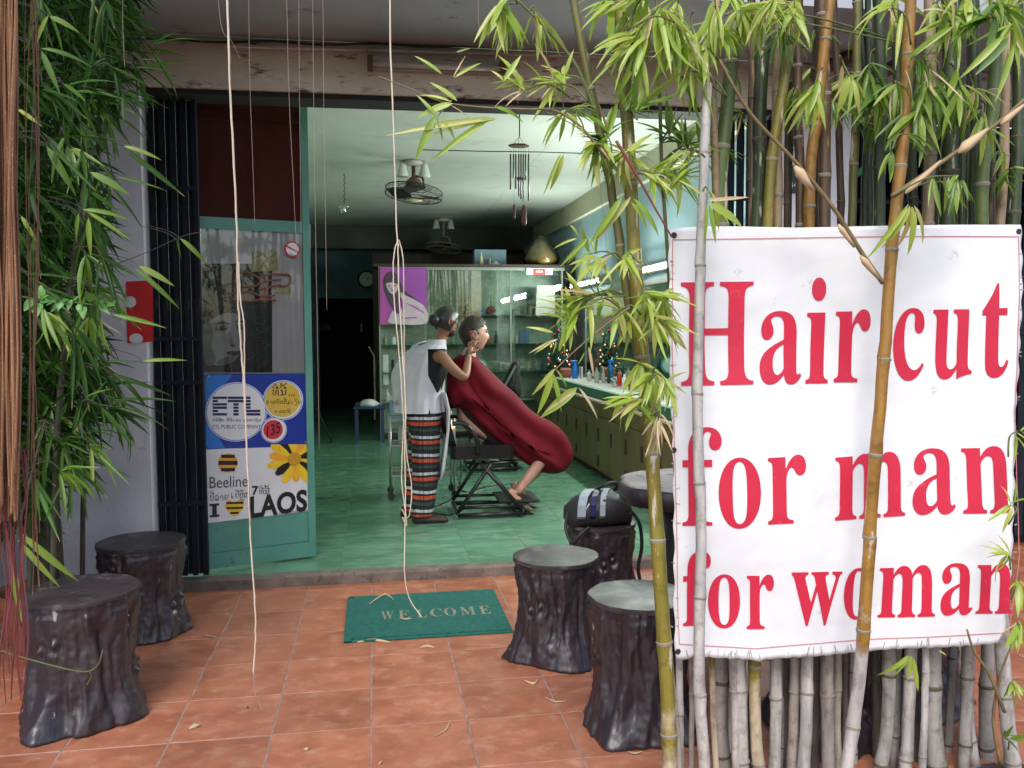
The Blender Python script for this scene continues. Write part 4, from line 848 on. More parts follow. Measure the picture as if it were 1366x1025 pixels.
for k, (px, h, mm) in enumerate(((575, 12, m_label), (581, 15, m_yelw), (640, 12, m_bblue), (668, 11, m_label), (705, 13, m_yelw), (716, 15, m_label), (724, 12, m_bblue))):
    shelfitem(px, 496, h, 5, 'bottle', mm, ['white bottle low behind the woman\'s back', 'yellow bottle low behind the woman', 'blue bottle low on the shelf behind the man\'s chin', 'white bottle low on the shelf left of the black jacket', 'yellow bottle low on the shelf right of the black jacket', 'white bottle low on the shelf near the tree', 'short blue bottle low on the shelf near the tree'][k], 'bottle')
# brass lamp stand
b = C2.w(C2.px(626, 420), 0); bt = thing('brass_stand', 'brass trophy-like stand with a glass cylinder on the cabinet shelf', 'ornament', (b.x, 11.6, C2.px(620, 420)[1]))
MB().lathe([(0.085, 0), (0.085, 0.02), (0.07, 0.03), (0.07, 0.05)], n=8).build('base', m_brass, bt, local=True)
MB().lathe([(0.03, 0.05), (0.045, 0.1), (0.02, 0.15)], n=12).build('figure', m_brass, bt, True, local=True)
for sx in (-1, 1): MB().box((sx * 0.065 - 0.006, -0.006, 0.05), (sx * 0.065 + 0.006, 0.006, 0.2)).build('post', m_brass, bt, local=True)
MB().box((-0.09, -0.06, 0.2), (0.09, 0.06, 0.22)).build('cap', m_brass, bt, local=True)
MB().tube([(0, 0, 0.22), (0, 0, 0.43)], 0.022, 10).build('glass_cylinder', mat('milky_glass', (0.5, 0.56, 0.5), rough=0.2), bt, True, local=True)
b = C2.w(C2.px(657, 420), 0); bt = thing('red_ornament', 'small red flower ornament with upright stem on the shelf', 'ornament', (b.x, 11.6, C2.px(620, 420)[1]))
mb = MB()
for k in range(9):
    a = k * 0.7; mb.ell((0.04 * math.cos(a), 0.02 * math.sin(a), 0.06 + 0.03 * math.sin(a * 1.7)), (0.03, 0.025, 0.03), 8, 5)
mb.build('flowers', mat('dull_red', (0.35, 0.06, 0.07), rough=0.5), bt, True, local=True)
MB().tube([(0, 0, 0.08), (0.005, 0, 0.28)], [0.006, 0.002], 5).build('stem', m_dwood, bt, local=True)
MB().lathe([(0.05, 0), (0.03, 0.03)], n=10).build('base', m_brass, bt, local=True)
# round mirror behind the man
rm = thing('round_mirror', 'round shaving mirror with green rim right of the man\'s neck', 'mirror', C2.w(C2.px(639, 490), 0.1))
C2.disc('rim', (638, 490), 11.5, 0.10, m_cgreen, rm, 0.01); C2.disc('glass', (637.5, 490), 9.5, 0.104, mat('pale_mirror', (0.4, 0.55, 0.52), rough=0.2), rm)
# things on top of the cabinet
def ontop(px, w, h, m, name, label, cat, kind='box', Y=11.6, dep=0.2):
    x = at(px, 352, Y).x; z = cz1 + 0.036; k = Y / FPX
    if kind == 'box': mb = MB().box((-w * k / 2, -dep / 2, 0), (w * k / 2, dep / 2, h * k), ch=0.005)
    else: mb = MB().lathe([(w * k * 0.45, 0), (w * k / 2, h * k * 0.1), (w * k / 2, h * k * 0.6), (w * k * 0.22, h * k * 0.75), (w * k * 0.22, h * k)], n=12)
    o = mb.build(name, m, None, local=True); o.location = (x, Y, z); autosmooth(o)
    return tag(o, label, cat)
ontop(653, 42, 22, mat('dusty_blue', (0.17, 0.28, 0.33), (0.13, 0.22, 0.26), rough=0.6), 'blue_box', 'dusty light blue box on top of the cabinet', 'box', Y=11.85)
ontop(642, 4, 17, m_yelw, 'bottle', 'slim yellow bottle in front of the blue box on the cabinet', 'bottle', 'b', 11.6)
ontop(654, 4, 14, m_silver, 'figurine', 'slim silver figurine in front of the blue box on the cabinet', 'figurine', 'b', 11.6)
ontop(661, 12, 5, m_label, 'dish', 'low white dish on top of the cabinet', 'dish', 'b', 11.6)
bg = thing('goods_bag', 'clear plastic bag of yellow brown goods on top of the cabinet', 'bag', (at(722, 352, 11.65).x, 11.65, cz1 + 0.036))
rr = random.Random(8)
mb = MB().lathe([(0.2, 0), (0.22, 0.08), (0.17, 0.2), (0.08, 0.3), (0.04, 0.33)], n=16, wob=lambda r, z, a, i: r * (1 + 0.25 * mnoise.noise(Vector((math.cos(a) * 3, math.sin(a) * 3, z * 14)))))
mb.build('goods', mat('amber_goods', (0.42, 0.28, 0.07), (0.25, 0.15, 0.03), scale=14, rough=0.25), bg, True, local=True)
mb = MB().lathe([(0.23, 0), (0.26, 0.1), (0.22, 0.25), (0.1, 0.37), (0.03, 0.42)], n=16, wob=lambda r, z, a, i: r * (1 + 0.25 * mnoise.noise(Vector((math.cos(a) * 4, math.sin(a) * 4, z * 20)))))
mb.build('plastic', glass_mat('plastic_film', (0.9, 0.92, 0.85), 0.15, 0.15), bg, True, local=True)
ST('rear_dark_shelf', MB().box((0.0, 13.6, 0), (2.64, 13.7, 2.7)), m_dwood, 'dark partition behind the cabinet')

# clock
ck = thing('wall_clock', 'round wall clock with dark rim on the blue back wall', 'clock', at(489, 373, 14.68))
BW = Frame((-1.45, 14.695, 0), (1, 0, 0))
BW.disc('rim', (489, 373), 12, 0.05, m_dark, ck, 0.05); BW.disc('face', (489, 373), 9.6, 0.053, m_label, ck)
for a, l in ((2.2, 5), (0.6, 7)):
    BW.pp('hand', [(489, 372.3), (489 + l * math.cos(a), 373 - l * math.sin(a)), (489.6, 374)], 0.055, m_blackp, ck)
# blue table with bag and things in the dark doorway
tb = thing('side_table', 'small dark blue table with white bag near the rear doorway', 'table', gr(490, 592, ZS))
x0 = gr(472, 592, ZS).x; x1 = gr(515, 592, ZS).x; y0 = gr(490, 592, ZS).y
m_nb = mat('dark_blue_plastic', (0.02, 0.04, 0.13), rough=0.4)
MB().box((x0, y0, 0.5), (x1, y0 + 0.35, 0.53), ch=0.01).build('table_top', m_nb, tb)
for xx in (x0 + 0.02, x1 - 0.06):
    for yy in (y0 + 0.02, y0 + 0.29): MB().box((xx, yy, ZS), (xx + 0.04, yy + 0.04, 0.5)).build('leg', m_nb, tb)
bag = MB().lathe([(0.11, 0), (0.12, 0.03), (0.07, 0.08), (0.02, 0.09)], (0, 0, 0), 14, wob=lambda r, z, a, i: r * (1 + 0.2 * math.sin(a * 4 + z * 40))).build('plastic_bag', m_label, None, True, local=True); bag.location = (at(492, 535, y0 + .15).x, y0 + 0.15, 0.531); tag(bag, 'crumpled white plastic bag on the dark blue table', 'bag')
TB('small_box', 'dark little box on the left of the blue table', 'box', MB().box((x0 + 0.03, y0 + 0.1, 0.531), (x0 + 0.13, y0 + 0.2, 0.58), ch=0.004), m_dwood)
TB('faucet_pipe', 'bent grey pipe standing by the cabinet edge in the doorway', 'pipe', MB().tube([at(492, 463, 11.9), at(499, 475, 11.9), at(500, 520, 11.9), at(500, 560, 11.9)], 0.012, 6), m_grey)
TB('leaning_stick', 'dark stick leaning behind the door leaf', 'stick', MB().tube([at(422, 545, 10.5), gr(443, 590, ZS)], 0.015, 6), m_dark)
lathe_thing('hanging_hat', 'pale hat hanging in the dark doorway', 'hat', [(0.12, 0), (0.1, 0.06), (0.05, 0.11), (0.01, 0.12)], at(432, 440, 15.5), m_grey)
TB('power_strip', 'short white strip on the dark doorway wall', 'strip', MB().box(at(481, 432, 15.9), at(483, 443, 15.8)), m_label)

# ---------------------------------------------------------------- ceiling fans
m_farfan = mat('pale_fan_metal', (0.3, 0.28, 0.2), rough=0.4)
def fan(px, py, Y, dia, label):
    c = at(px, py, Y); r = dia / 2; cage_z = c.z
    t = thing('ceiling_fan', label, 'fan', (c.x, c.y, 3.2))
    m_b = m_dwood if Y < 10 else m_farfan
    MB().lathe([(0.09, -0.001), (0.1, -0.03), (0.05, -0.05)], (c.x, c.y, 3.2), 16).build('mount', m_pw, t, True)
    for s in (-1, 1):
        mb = MB().lathe([(0.025, 0), (0.035, -0.05), (0.06, -0.14), (0.055, -0.15)], (c.x + s * 0.11, c.y, 3.19), 12); mb.build('lamp_cup', m_label, t, True)
    MB().tube([(c.x, c.y, 3.16), (c.x, c.y, cage_z + 0.12)], 0.02, 10).tube(catmull([(c.x + 0.02, c.y, cage_z + 0.17), (c.x + 0.09, c.y, cage_z + 0.15), (c.x + 0.1, c.y, cage_z + 0.05)], 4), 0.012, 6).build('down_rod', m_b, t, True)
    MB().lathe([(0.03, 0.16), (0.075, 0.12), (0.085, 0.06), (0.04, 0.02)], (c.x, c.y, cage_z), 16).build('motor', m_brown, t, True)
    tilt = Matrix.Rotation(R(-6), 3, 'X') @ Matrix.Rotation(R(7), 3, 'Y')
    def T(v): return Vector((c.x, c.y, cage_z)) + tilt @ Vector(v)
    for zz, rr_, th in ((0.03, r, 0.006), (-0.03, r, 0.006), (0.055, r * 0.55, 0.003), (-0.06, r * 0.6, 0.003), (-0.07, r * 0.3, 0.004)):
        MB().tube([T((rr_ * math.cos(a * math.pi / 18), rr_ * math.sin(a * math.pi / 18), zz)) for a in range(37)], th, 5, False).build('cage_ring', m_b, t)
    sp = MB()
    for k in range(26):
        a = k * 2 * math.pi / 26
        for zz, hb in ((0.03, 0.065), (-0.03, -0.075)):
            sp.tube([T((r * math.cos(a), r * math.sin(a), zz)), T((r * 0.55 * math.cos(a + 0.1), r * 0.55 * math.sin(a + 0.1), zz + (hb - zz) * 0.7)), T((r * 0.15 * math.cos(a + 0.3), r * 0.15 * math.sin(a + 0.3), hb))], 0.0018, 3, False)
        sp.tube([T((r * math.cos(a), r * math.sin(a), 0.03)), T((r * math.cos(a), r * math.sin(a), -0.03))], 0.002, 3, False)
    sp.build('cage_wires', m_b, t)
    MB().lathe([(0.0, -0.085), (r * 0.3, -0.082), (r * 0.3, -0.07), (0.0, -0.068)], (c.x, c.y, cage_z), 20).build('badge', m_yelw if Y < 9 else m_brass, t, True)
    for k in range(3):
        a = k * 2.094 + 0.5; vs = []
        for i in range(5):
            rr_ = r * (0.15 + 0.2 * i); w = r * (0.14 + 0.26 * math.sin(i * 0.6))
            for s in (-1, 1):
                vs.append(T((rr_ * math.cos(a) - s * w * math.sin(a), rr_ * math.sin(a) + s * w * math.cos(a), s * 0.02)))
        vs += [v + Vector((0, 0, 0.004)) for v in vs]
        MB().add(vs, [(2 * i, 2 * i + 1, 2 * i + 3, 2 * i + 2) for i in range(4)] + [(10 + 2 * i, 12 + 2 * i, 13 + 2 * i, 11 + 2 * i) for i in range(4)]).build('blade', m_dark, t, True)
fan(552, 258, 8.8, 0.57, 'caged ceiling fan hanging from the middle of the ceiling, nearer one')
fan(592, 331, 13.2, 0.52, 'smaller looking caged fan farther back above the cabinet')
TB('ceiling_wire', 'thin dark wire stretched below the ceiling near the wind chime', 'wire', MB().tube([at(560, 200, 7.0), at(640, 202, 7.0), at(720, 203, 7.0), at(815, 206, 7.0)], 0.004, 4), m_dark)

# wind chime
yc = 5.62; wc = thing('wind_chime', 'metal wind chime with wooden tags hanging in the shop entrance', 'wind chime', at(693, 155, yc))
MB().tube([at(693, 150, yc), at(693, 182, yc)], 0.004, 5).build('cord', m_dark, wc)
for dx, dy in ((-9, 0.03), (9, 0.03), (0, -0.04)): MB().tube([at(693, 182, yc), at(691 + dx, 196, yc + dy)], 0.0015, 4).build('string', m_dark, wc)
ctop = at(692, 196, yc)
MB().lathe([(0.068, 0), (0.068, 0.012)], ctop, 6, sy=0.8).build('top_plate', m_brown, wc)
m_ctube = mat('chime_metal', (0.25, 0.26, 0.25), (0.15, 0.16, 0.15), scale=15, rough=0.35, metal=0.8)
for k, (px, y1) in enumerate(((681, 253), (685, 238), (688, 252), (692, 262), (695, 266), (698, 268), (705, 268), (701, 240))):
    dy = 0.03 * math.sin(k * 2.1)
    MB().tube([at(px, 206, yc + dy), at(px, y1, yc + dy)], 0.0055, 8).build('chime_tube', m_ctube, wc, True)
    MB().tube([at(px, 198, yc + dy), at(px, 206, yc + dy)], 0.001, 3).build('string', m_dark, wc)
MB().lathe([(0.03, 0), (0.03, 0.012)], at(694, 240, yc), 12).build('striker', m_brown, wc)
m_tagw = mat('red_brown_wood', (0.12, 0.03, 0.02), rough=0.5)
for px, ya, yb, w in ((686, 273, 292, 2), (699, 274, 301, 4)):
    MB().tube([at(px, 240, yc), at(px, ya, yc)], 0.001, 3).build('string', m_dark, wc)
    p0, p1 = at(px, yb, yc), at(px, ya, yc)
    MB().loft([[Vector((p0.x + math.cos(a * 0.785) * w * yc / FPX * s_, yc + math.sin(a * 0.785) * 0.006, p0.z + (p1.z - p0.z) * t_)) for a in range(8)] for t_, s_ in ((0, 0.4), (0.12, 0.95), (0.45, 0.85), (0.7, 1), (0.9, 0.7), (1, 0.2))]).build('wooden_tag', m_tagw, wc, True)
# hanging silver ornament left
og = thing('hanging_ornament', 'small silver flower ornament on a chain below the ceiling', 'ornament', at(458, 230, 6.6))
for k in range(11):
    p = at(459 + (k % 2), 232 + k * 3.6, 6.6); MB().tube([p, p - Vector((0, 0, 0.016))], 0.004, 5).build('chain_link', m_dark, og)
p = at(458, 280, 6.6)
MB().ell(p, (0.022, 0.022, 0.03), 10, 7).ell(p + Vector((0.025, 0, 0.02)), (0.015, 0.015, 0.012), 8, 5).ell(p + Vector((-0.02, 0, 0.02)), (0.015, 0.015, 0.012), 8, 5).build('flower', m_silver, og, True)

# ---------------------------------------------------------------- barber chairs, trolley, jacket
m_black = mat('black_metal', (0.012, 0.012, 0.012), rough=0.35)
m_vinyl = mat('black_vinyl', (0.018, 0.014, 0.016), (0.01, 0.009, 0.01), scale=10, rough=0.3, bump=0.1)
def chair(ox, oy, label):
    t = thing('barber_chair', label, 'chair', (ox, oy, ZS))
    for s in (-1, 1):
        y = s * 0.24
        MB().tube([(-0.2, y, 0.03), (0.3, y, 0.03)], 0.018, 8).tube([(-0.2, y, 0.09), (0.3, y, 0.09)], 0.013, 8).build('base_rail', m_black, t, True, local=True)
        MB().tube([(-0.2, y, 0.06), (0.05, y, 0.42)], 0.016, 8).build('leg', m_black, t, True, local=True)
        MB().tube([(0.29, y, 0.06), (-0.02, y, 0.42)], 0.016, 8).build('leg', m_black, t, True, local=True)
        MB().tube(catmull([(-0.24, y * 1.08, 0.74), (-0.14, y * 1.1, 0.73), (-0.06, y * 1.1, 0.62), (-0.05, y * 1.05, 0.5)], 4), 0.017, 8).build('armrest', m_vinyl, t, True, local=True)
    for x in (-0.2, 0.3): MB().tube([(x, -0.24, 0.04), (x, 0.24, 0.04)], 0.016, 8).build('cross_bar', m_black, t, True, local=True)
    MB().tube([(0.015, -0.24, 0.4), (0.015, 0.24, 0.4)], 0.02, 8).build('cross_bar', m_black, t, True, local=True)
    MB().lathe([(0.05, 0.4), (0.06, 0.47)], (0.02, 0, 0), 12).build('pivot', m_grey, t, True, local=True)
    MB().loft([[Vector((cx_ + sx * w, cy_ * 0.24, z)) for (cx_, cy_, w) in ((-0.22, -1, 0), (0.2, -1, 0), (0.24, -0.8, 0), (0.24, 0.8, 0), (0.2, 1, 0), (-0.22, 1, 0), (-0.25, 0.8, 0), (-0.25, -0.8, 0)) for sx in (0,)] for z in (0.46, 0.48, 0.54, 0.56)]).build('seat', m_vinyl, t, local=True)
    MB().loft([[Vector((x + dx, y * 0.23 * w, z)) for (dx, y) in ((-0.03, -1), (0.03, -1), (0.045, 0), (0.03, 1), (-0.03, 1), (-0.045, 0))] for (x, z, w) in ((-0.24, 0.56, 0.9), (-0.26, 0.64, 1), (-0.31, 0.85, 1), (-0.33, 0.95, 0.9), (-0.335, 0.98, 0.7))]).build('backrest', m_vinyl, t, True, local=True)
    MB().box((0.12, -0.2, 0.1), (0.44, 0.2, 0.125), ch=0.008).build('footrest', m_black, t, local=True)
    return t
pc = gr(650, 692, ZS)
chair(pc.x - 0.02, pc.y + 0.24, 'black barber chair under the man in the red cape')
pc2 = gr(632, 630, ZS)
c2_ = chair(pc2.x + 0.15, pc2.y + 0.2, 'second black barber chair behind the occupied one')
# black jacket over the second chair
jx = at(680, 505, 8.9)
mbj = MB(); prof = [(0.02, 0.2), (0.05, 0.18), (0.12, 0.08), (0.19, -0.05), (0.22, -0.2), (0.17, -0.3), (0.03, -0.36)]
pts = [(664, 540), (668, 520), (677, 500), (685, 485), (692, 483), (694, 500), (695, 528), (688, 536), (682, 542)]
P3 = catmull([at(x, y, 8.9) for x, y in pts], 3, True); cc = sum(P3, Vector()) / len(P3)
rings = []
for t_, e in ((0, 0), (0.25, 0.07), (0.6, 0.11), (0.95, 0.12)):
    rings.append([p.lerp(cc, t_) + Vector((0, -e * (1 + 0.4 * mnoise.noise(p * 9)), 0)) for p in P3])
rings2 = [[v + Vector((0, 0.1, 0)) for v in rings[0]]] + rings
TB('jacket', 'black jacket with grey strap hung on the far chair', 'jacket', MB().loft(rings2), mat('black_cloth', (0.012, 0.012, 0.014), rough=0.8), smooth=True)
TB('jacket_hanger', 'grey metal hook and strap across the black jacket', 'hanger', MB().tube([at(669, 523, 8.72), at(679, 505, 8.72), at(688, 488, 8.72)], 0.012, 6), m_grey)
TB('hanger_post', 'thin dark post carrying the black jacket', 'post', MB().tube([gr(681, 560, ZS), at(681, 500, gr(681, 560, ZS).y)], 0.02, 6), m_black)

# trolley behind the woman
def trolley():
    t = thing('salon_trolley', 'silver wheeled salon trolley with blue basket behind the woman', 'trolley', gr(565, 655, ZS))
    y0 = 7.35; xa, xb = at(521, 600, y0).x, at(606, 600, y0).x; y1 = y0 + 0.32
    m_ch = mat('chrome', (0.42, 0.44, 0.42), rough=0.3, metal=0.9)
    for x in (xa, xb):
        for y in (y0, y1):
            MB().tube([(x, y, ZS + 0.06), (x, y, 0.78)], 0.011, 8).build('post', m_ch, t, True)
            w = MB().tube([(x, y - 0.015, ZS + 0.032), (x, y + 0.015, ZS + 0.032)], 0.03, 14).build('caster', m_black, t)
    for z in (0.26, 0.52, 0.74):
        MB().box((xa, y0, z), (xb, y1, z + 0.012)).build('tray', m_ch, t)
        for y in (y0, y1): MB().tube([(xa, y, z + 0.05), (xb, y, z + 0.05)], 0.005, 6).build('rail', m_ch, t)
    return t, y0, xa, xb
_, ty, txa, txb = trolley()
m_bask = mat('pale_blue_plastic', (0.2, 0.34, 0.42), (0.14, 0.26, 0.34), scale=8, rough=0.4)
bk_ = thing('blue_basket', 'pale blue plastic basket on the trolley top', 'basket', (txa + 0.16, ty + 0.16, 0.752))
for a, b in (((-0.15, -0.15, 0.0), (0.15, 0.15, 0.01)), ((-0.16, -0.16, 0.0), (-0.15, 0.16, 0.16)), ((0.15, -0.16, 0.0), (0.16, 0.16, 0.16)), ((-0.15, -0.16, 0.0), (0.15, -0.15, 0.16)), ((-0.15, 0.15, 0.0), (0.15, 0.16, 0.16))):
    MB().box(a, b).build('basket_wall', m_bask, bk_, local=True)
MB().box((-0.18, -0.175, 0.161), (0.18, -0.15, 0.175)).box((-0.18, 0.15, 0.161), (0.18, 0.175, 0.175)).build('rim', m_pw, bk_, local=True)
lathe_thing('white_jug', 'white plastic jug inside the blue basket', 'jug', [(0.05, 0), (0.06, 0.1), (0.05, 0.18), (0.055, 0.19)], (txa + 0.18, ty + 0.12, 0.763), m_label)
lathe_thing('trolley_bottle', 'white bottle on the middle trolley shelf', 'bottle', [(0.03, 0), (0.035, 0.1), (0.015, 0.16), (0.015, 0.19)], (txa + 0.1, ty + 0.1, 0.533), m_label)
lathe_thing('trolley_jar', 'dark jar on the middle trolley shelf', 'jar', [(0.04, 0), (0.045, 0.1), (0.03, 0.13)], (txa + 0.21, ty + 0.1, 0.533), m_dark)
pw = thing('power_box', 'white power box with glowing red light behind the woman', 'power box', (txb - 0.03, ty - 0.05, 0.6))
MB().box((-0.03, -0.03, -0.1), (0.03, 0.03, 0.1), ch=0.005).build('box', m_label, pw, local=True)
MB().ell((0.005, -0.035, 0.08), (0.014, 0.008, 0.011), 8, 5).build('red_lamp', mat('red_led', (1, 0.1, 0.03), emit=(1, 0.12, 0.03), estr=8), pw, local=True)
# cables on the shop floor
def cable(pts, label, r=0.006):
    TB('cable', label, 'cable', MB().tube(catmull([gr(x, y, ZS) + Vector((0, 0, r + h)) for x, y, h in pts], 5), r, 5), m_black)
cable([(575, 678, 0), (590, 673, 0), (606, 664, 0), (613, 650, 0), (615, 630, 0.05), (612, 612, 0.2)], 'black cable curling from the woman\'s shoes up to the chair')
cable([(580, 686, 0), (598, 688, 0), (612, 684, 0), (622, 678, 0)], 'black cable between the woman\'s shoes and the chair base')
cable([(610, 650, 0), (622, 657, 0), (650, 650, 0), (680, 646, 0), (708, 642, 0)], 'black cable running behind the man\'s feet')

# ---------------------------------------------------------------- people
def eval_mesh(o):
    dg = bpy.context.evaluated_depsgraph_get(); dg.update()
    return bpy.data.meshes.new_from_object(o.evaluated_get(dg))
def skin(chains, sub=2):
    """chains: lists of (point, radius); chains that share a point are joined there"""
    vs, rs, es, idx = [], [], [], {}
    for ch in chains:
        prev = None
        for p, r in ch:
            k = tuple(round(c, 4) for c in p)
            if k not in idx: idx[k] = len(vs); vs.append(p); rs.append(r)
            if prev is not None and prev != idx[k]: es.append((prev, idx[k]))
            prev = idx[k]
    me = bpy.data.meshes.new('skin'); me.from_pydata(vs, es, [])
    o = bpy.data.objects.new('skin', me); COL.objects.link(o)
    o.modifiers.new('s', 'SKIN'); ss = o.modifiers.new('u', 'SUBSURF'); ss.levels = sub; ss.render_levels = sub
    for i, sv in enumerate(me.skin_vertices[0].data):
        sv.radius = (rs[i], rs[i]) if not isinstance(rs[i], tuple) else rs[i]; sv.use_root = (i == 0)
    m2 = eval_mesh(o); bpy.data.objects.remove(o); return m2
def join_remesh(meshes, voxel):
    bm = bmesh.new()
    for m in meshes: bm.from_mesh(m)
    me = bpy.data.meshes.new('j'); bm.to_mesh(me); bm.free()
    o = bpy.data.objects.new('j', me); COL.objects.link(o)
    r = o.modifiers.new('r', 'REMESH'); r.mode = 'VOXEL'; r.voxel_size = voxel
    s = o.modifiers.new('s', 'SMOOTH'); s.factor = 0.5; s.iterations = 2
    m2 = eval_mesh(o); bpy.data.objects.remove(o)
    for p in m2.polygons: p.use_smooth = True
    return m2
def head_mesh(c, yaw=0, pitch=0, s=1.0):
    """a head looking along +x: skull, jaw, nose, lips, ears; sculpted from one dense ball"""
    mb = MB().ell((0, 0, 0), (1, 1, 1), 48, 32)
    out = []
    for v in mb.v:
        x, y, z = v
        X = x * 0.098; Y = y * 0.077; Z = z * 0.115
        if z < 0:   # jaw: narrow, pulled forward
            Y *= 1 - 0.32 * (-z) ** 1.3; X = X * (1 - 0.22 * (-z)) + 0.018 * (-z)
            if x < 0: X *= 1 + 0.25 * z
        if x > 0.3:
            f = (x - 0.3) / 0.7
            X -= 0.008 * f * math.exp(-((z - 0.12) / 0.12) ** 2) * (1 if abs(y) > 0.12 else 0.4)     # eye sockets
            X += 0.018 * math.exp(-(y / 0.16) ** 2) * math.exp(-((z + 0.22) / 0.16) ** 2) * f         # nose tip
            X += 0.012 * math.exp(-(y / 0.1) ** 2) * math.exp(-((z + 0.02) / 0.2) ** 2) * f
            X += 0.008 * math.exp(-(y / 0.3) ** 2) * math.exp(-((z + 0.5) / 0.07) ** 2) * f           # lips
            X += 0.006 * math.exp(-(y / 0.3) ** 2) * math.exp(-((z + 0.6) / 0.05) ** 2) * f
            X += 0.014 * math.exp(-(y / 0.4) ** 2) * math.exp(-((z + 0.88) / 0.13) ** 2)              # chin
            X += 0.004 * math.exp(-((z - 0.3) / 0.08) ** 2) * f                                         # brow
        out.append((X, Y, Z))
    mb.v = out
    for sd_ in (-1, 1):
        mb.tube(catmull([(-0.002, sd_ * 0.072, -0.03), (-0.004, sd_ * 0.086, 0.0), (-0.016, sd_ * 0.09, 0.022), (-0.03, sd_ * 0.086, 0.012), (-0.026, sd_ * 0.08, -0.015), (-0.006, sd_ * 0.074, -0.034)], 3), 0.0075, 6)
        mb.ell((-0.014, sd_ * 0.076, -0.004), (0.016, 0.008, 0.022), 8, 6)
    M_ = Matrix.Translation(c) @ Matrix.Rotation(yaw, 4, 'Z') @ Matrix.Rotation(pitch, 4, 'Y') @ Matrix.Scale(s, 4)
    mb.v = [tuple(M_ @ Vector(v)) for v in mb.v]
    return mb.mesh('head'), M_
def hand_meshes(wrist, d, up, side, curl=0.6, s=1.0):
    """palm and five curled fingers; d: direction of the hand, up: back of the hand, side: thumb side"""
    d = Vector(d).normalized(); up = (Vector(up) - d * Vector(up).dot(d)).normalized(); lat = d.cross(up) * side
    W = Vector(wrist); out = []
    out.append(skin([[(W, 0.021 * s), (W + d * 0.035 * s, 0.027 * s), (W + d * 0.075 * s, 0.026 * s)]], 1))
    for i, (o_, L) in enumerate(((0.028, 0.062), (0.010, 0.07), (-0.009, 0.066), (-0.027, 0.052))):
        b = W + d * 0.07 * s + lat * o_ * s; ch = [(b, 0.0095 * s)]; dd = d.copy(); p = b
        for k in range(3):
            dd = (dd - up * curl * (0.4 + 0.3 * k)).normalized(); p = p + dd * L * (0.42, 0.32, 0.26)[k] * s; ch.append((p, (0.009, 0.0085, 0.007)[k] * s))
        out.append(skin([ch], 1))
    b = W + d * 0.02 * s + lat * 0.02 * s; t1 = b + (d * 0.5 + lat * 0.8 - up * 0.2).normalized() * 0.035 * s; t2 = t1 + (d * 0.8 + lat * 0.3 - up * 0.4).normalized() * 0.03 * s
    out.append(skin([[(b, 0.012 * s), (t1, 0.0105 * s), (t2, 0.008 * s)]], 1))
    return out
m_skin = mat('tan_skin', (0.33, 0.165, 0.1), (0.27, 0.13, 0.075), scale=12, rough=0.5)
m_skin2 = mat('fair_skin', (0.5, 0.27, 0.2), (0.43, 0.21, 0.15), scale=14, rough=0.5)
m_hairg = mat('greying_black_hair', (0.025, 0.024, 0.024), (0.015, 0.014, 0.014), scale=40, stretch=(1, 1, 0.25), rough=0.4, c3=(0.09, 0.09, 0.09), c3t=(0.58, 0.72), c3scale=25)
m_hairb = mat('dark_brown_hair', (0.035, 0.024, 0.018), (0.015, 0.01, 0.008), scale=60, rough=0.55, bump=0.5, bscale=120)
V = Vector
def hair_shell(M_, test, thick, name, m, parent, s=1.0, wob=0.004):
    """hair: a thick cap over the part of the skull the test lets through"""
    mb = MB(); n, mm = 40, 28; idx = {}; vs = []; 
    def P(i, k, th):
        t = math.pi * i / mm; a = 2 * math.pi * k / n
        x, y, z = math.sin(t) * math.cos(a), math.sin(t) * math.sin(a), math.cos(t)
        X, Y, Z = x * 0.098, y * 0.077, z * 0.115
        if z < 0: Y *= 1 - 0.32 * (-z) ** 1.3; X = X * (1 - 0.22 * (-z)) + 0.018 * (-z)
        if z < 0 and x < 0: X *= 1 + 0.25 * z * 0.3
        r = 1 + th / 0.09 + (wob / 0.09) * mnoise.noise(Vector((x, y, z)) * 6)
        return (X * r, Y * r, Z * r), (x, y, z)
    keep = set()
    for i in range(mm):
        for k in range(n):
            c = P(i + 0.5, k + 0.5, 0)[1]
            if test(*c): keep.add((i, k))
    def vid(i, k, o_):
        k %= n; key = (i, k, o_)
        if key not in idx: idx[key] = len(vs); vs.append(tuple(M_ @ Vector(P(i, k, thick if o_ else -0.004)[0])))
        return idx[key]
    fs = []
    for (i, k) in keep:
        fs.append((vid(i, k, 1), vid(i + 1, k, 1), vid(i + 1, k + 1, 1), vid(i, k + 1, 1)))
        for (di, dk, a, b) in ((-1, 0, (i, k), (i, k + 1)), (1, 0, (i + 1, k), (i + 1, k + 1)), (0, -1, (i, k), (i + 1, k)), (0, 1, (i, k + 1), (i + 1, k + 1))):
            if (i + di, (k + dk) % n) not in keep and 0 <= i + di < mm:
                fs.append((vid(*a, 1), vid(*b, 1), vid(*b, 0), vid(*a, 0)))
    mb.add(vs, fs); return mb.build(name, m, parent, True)

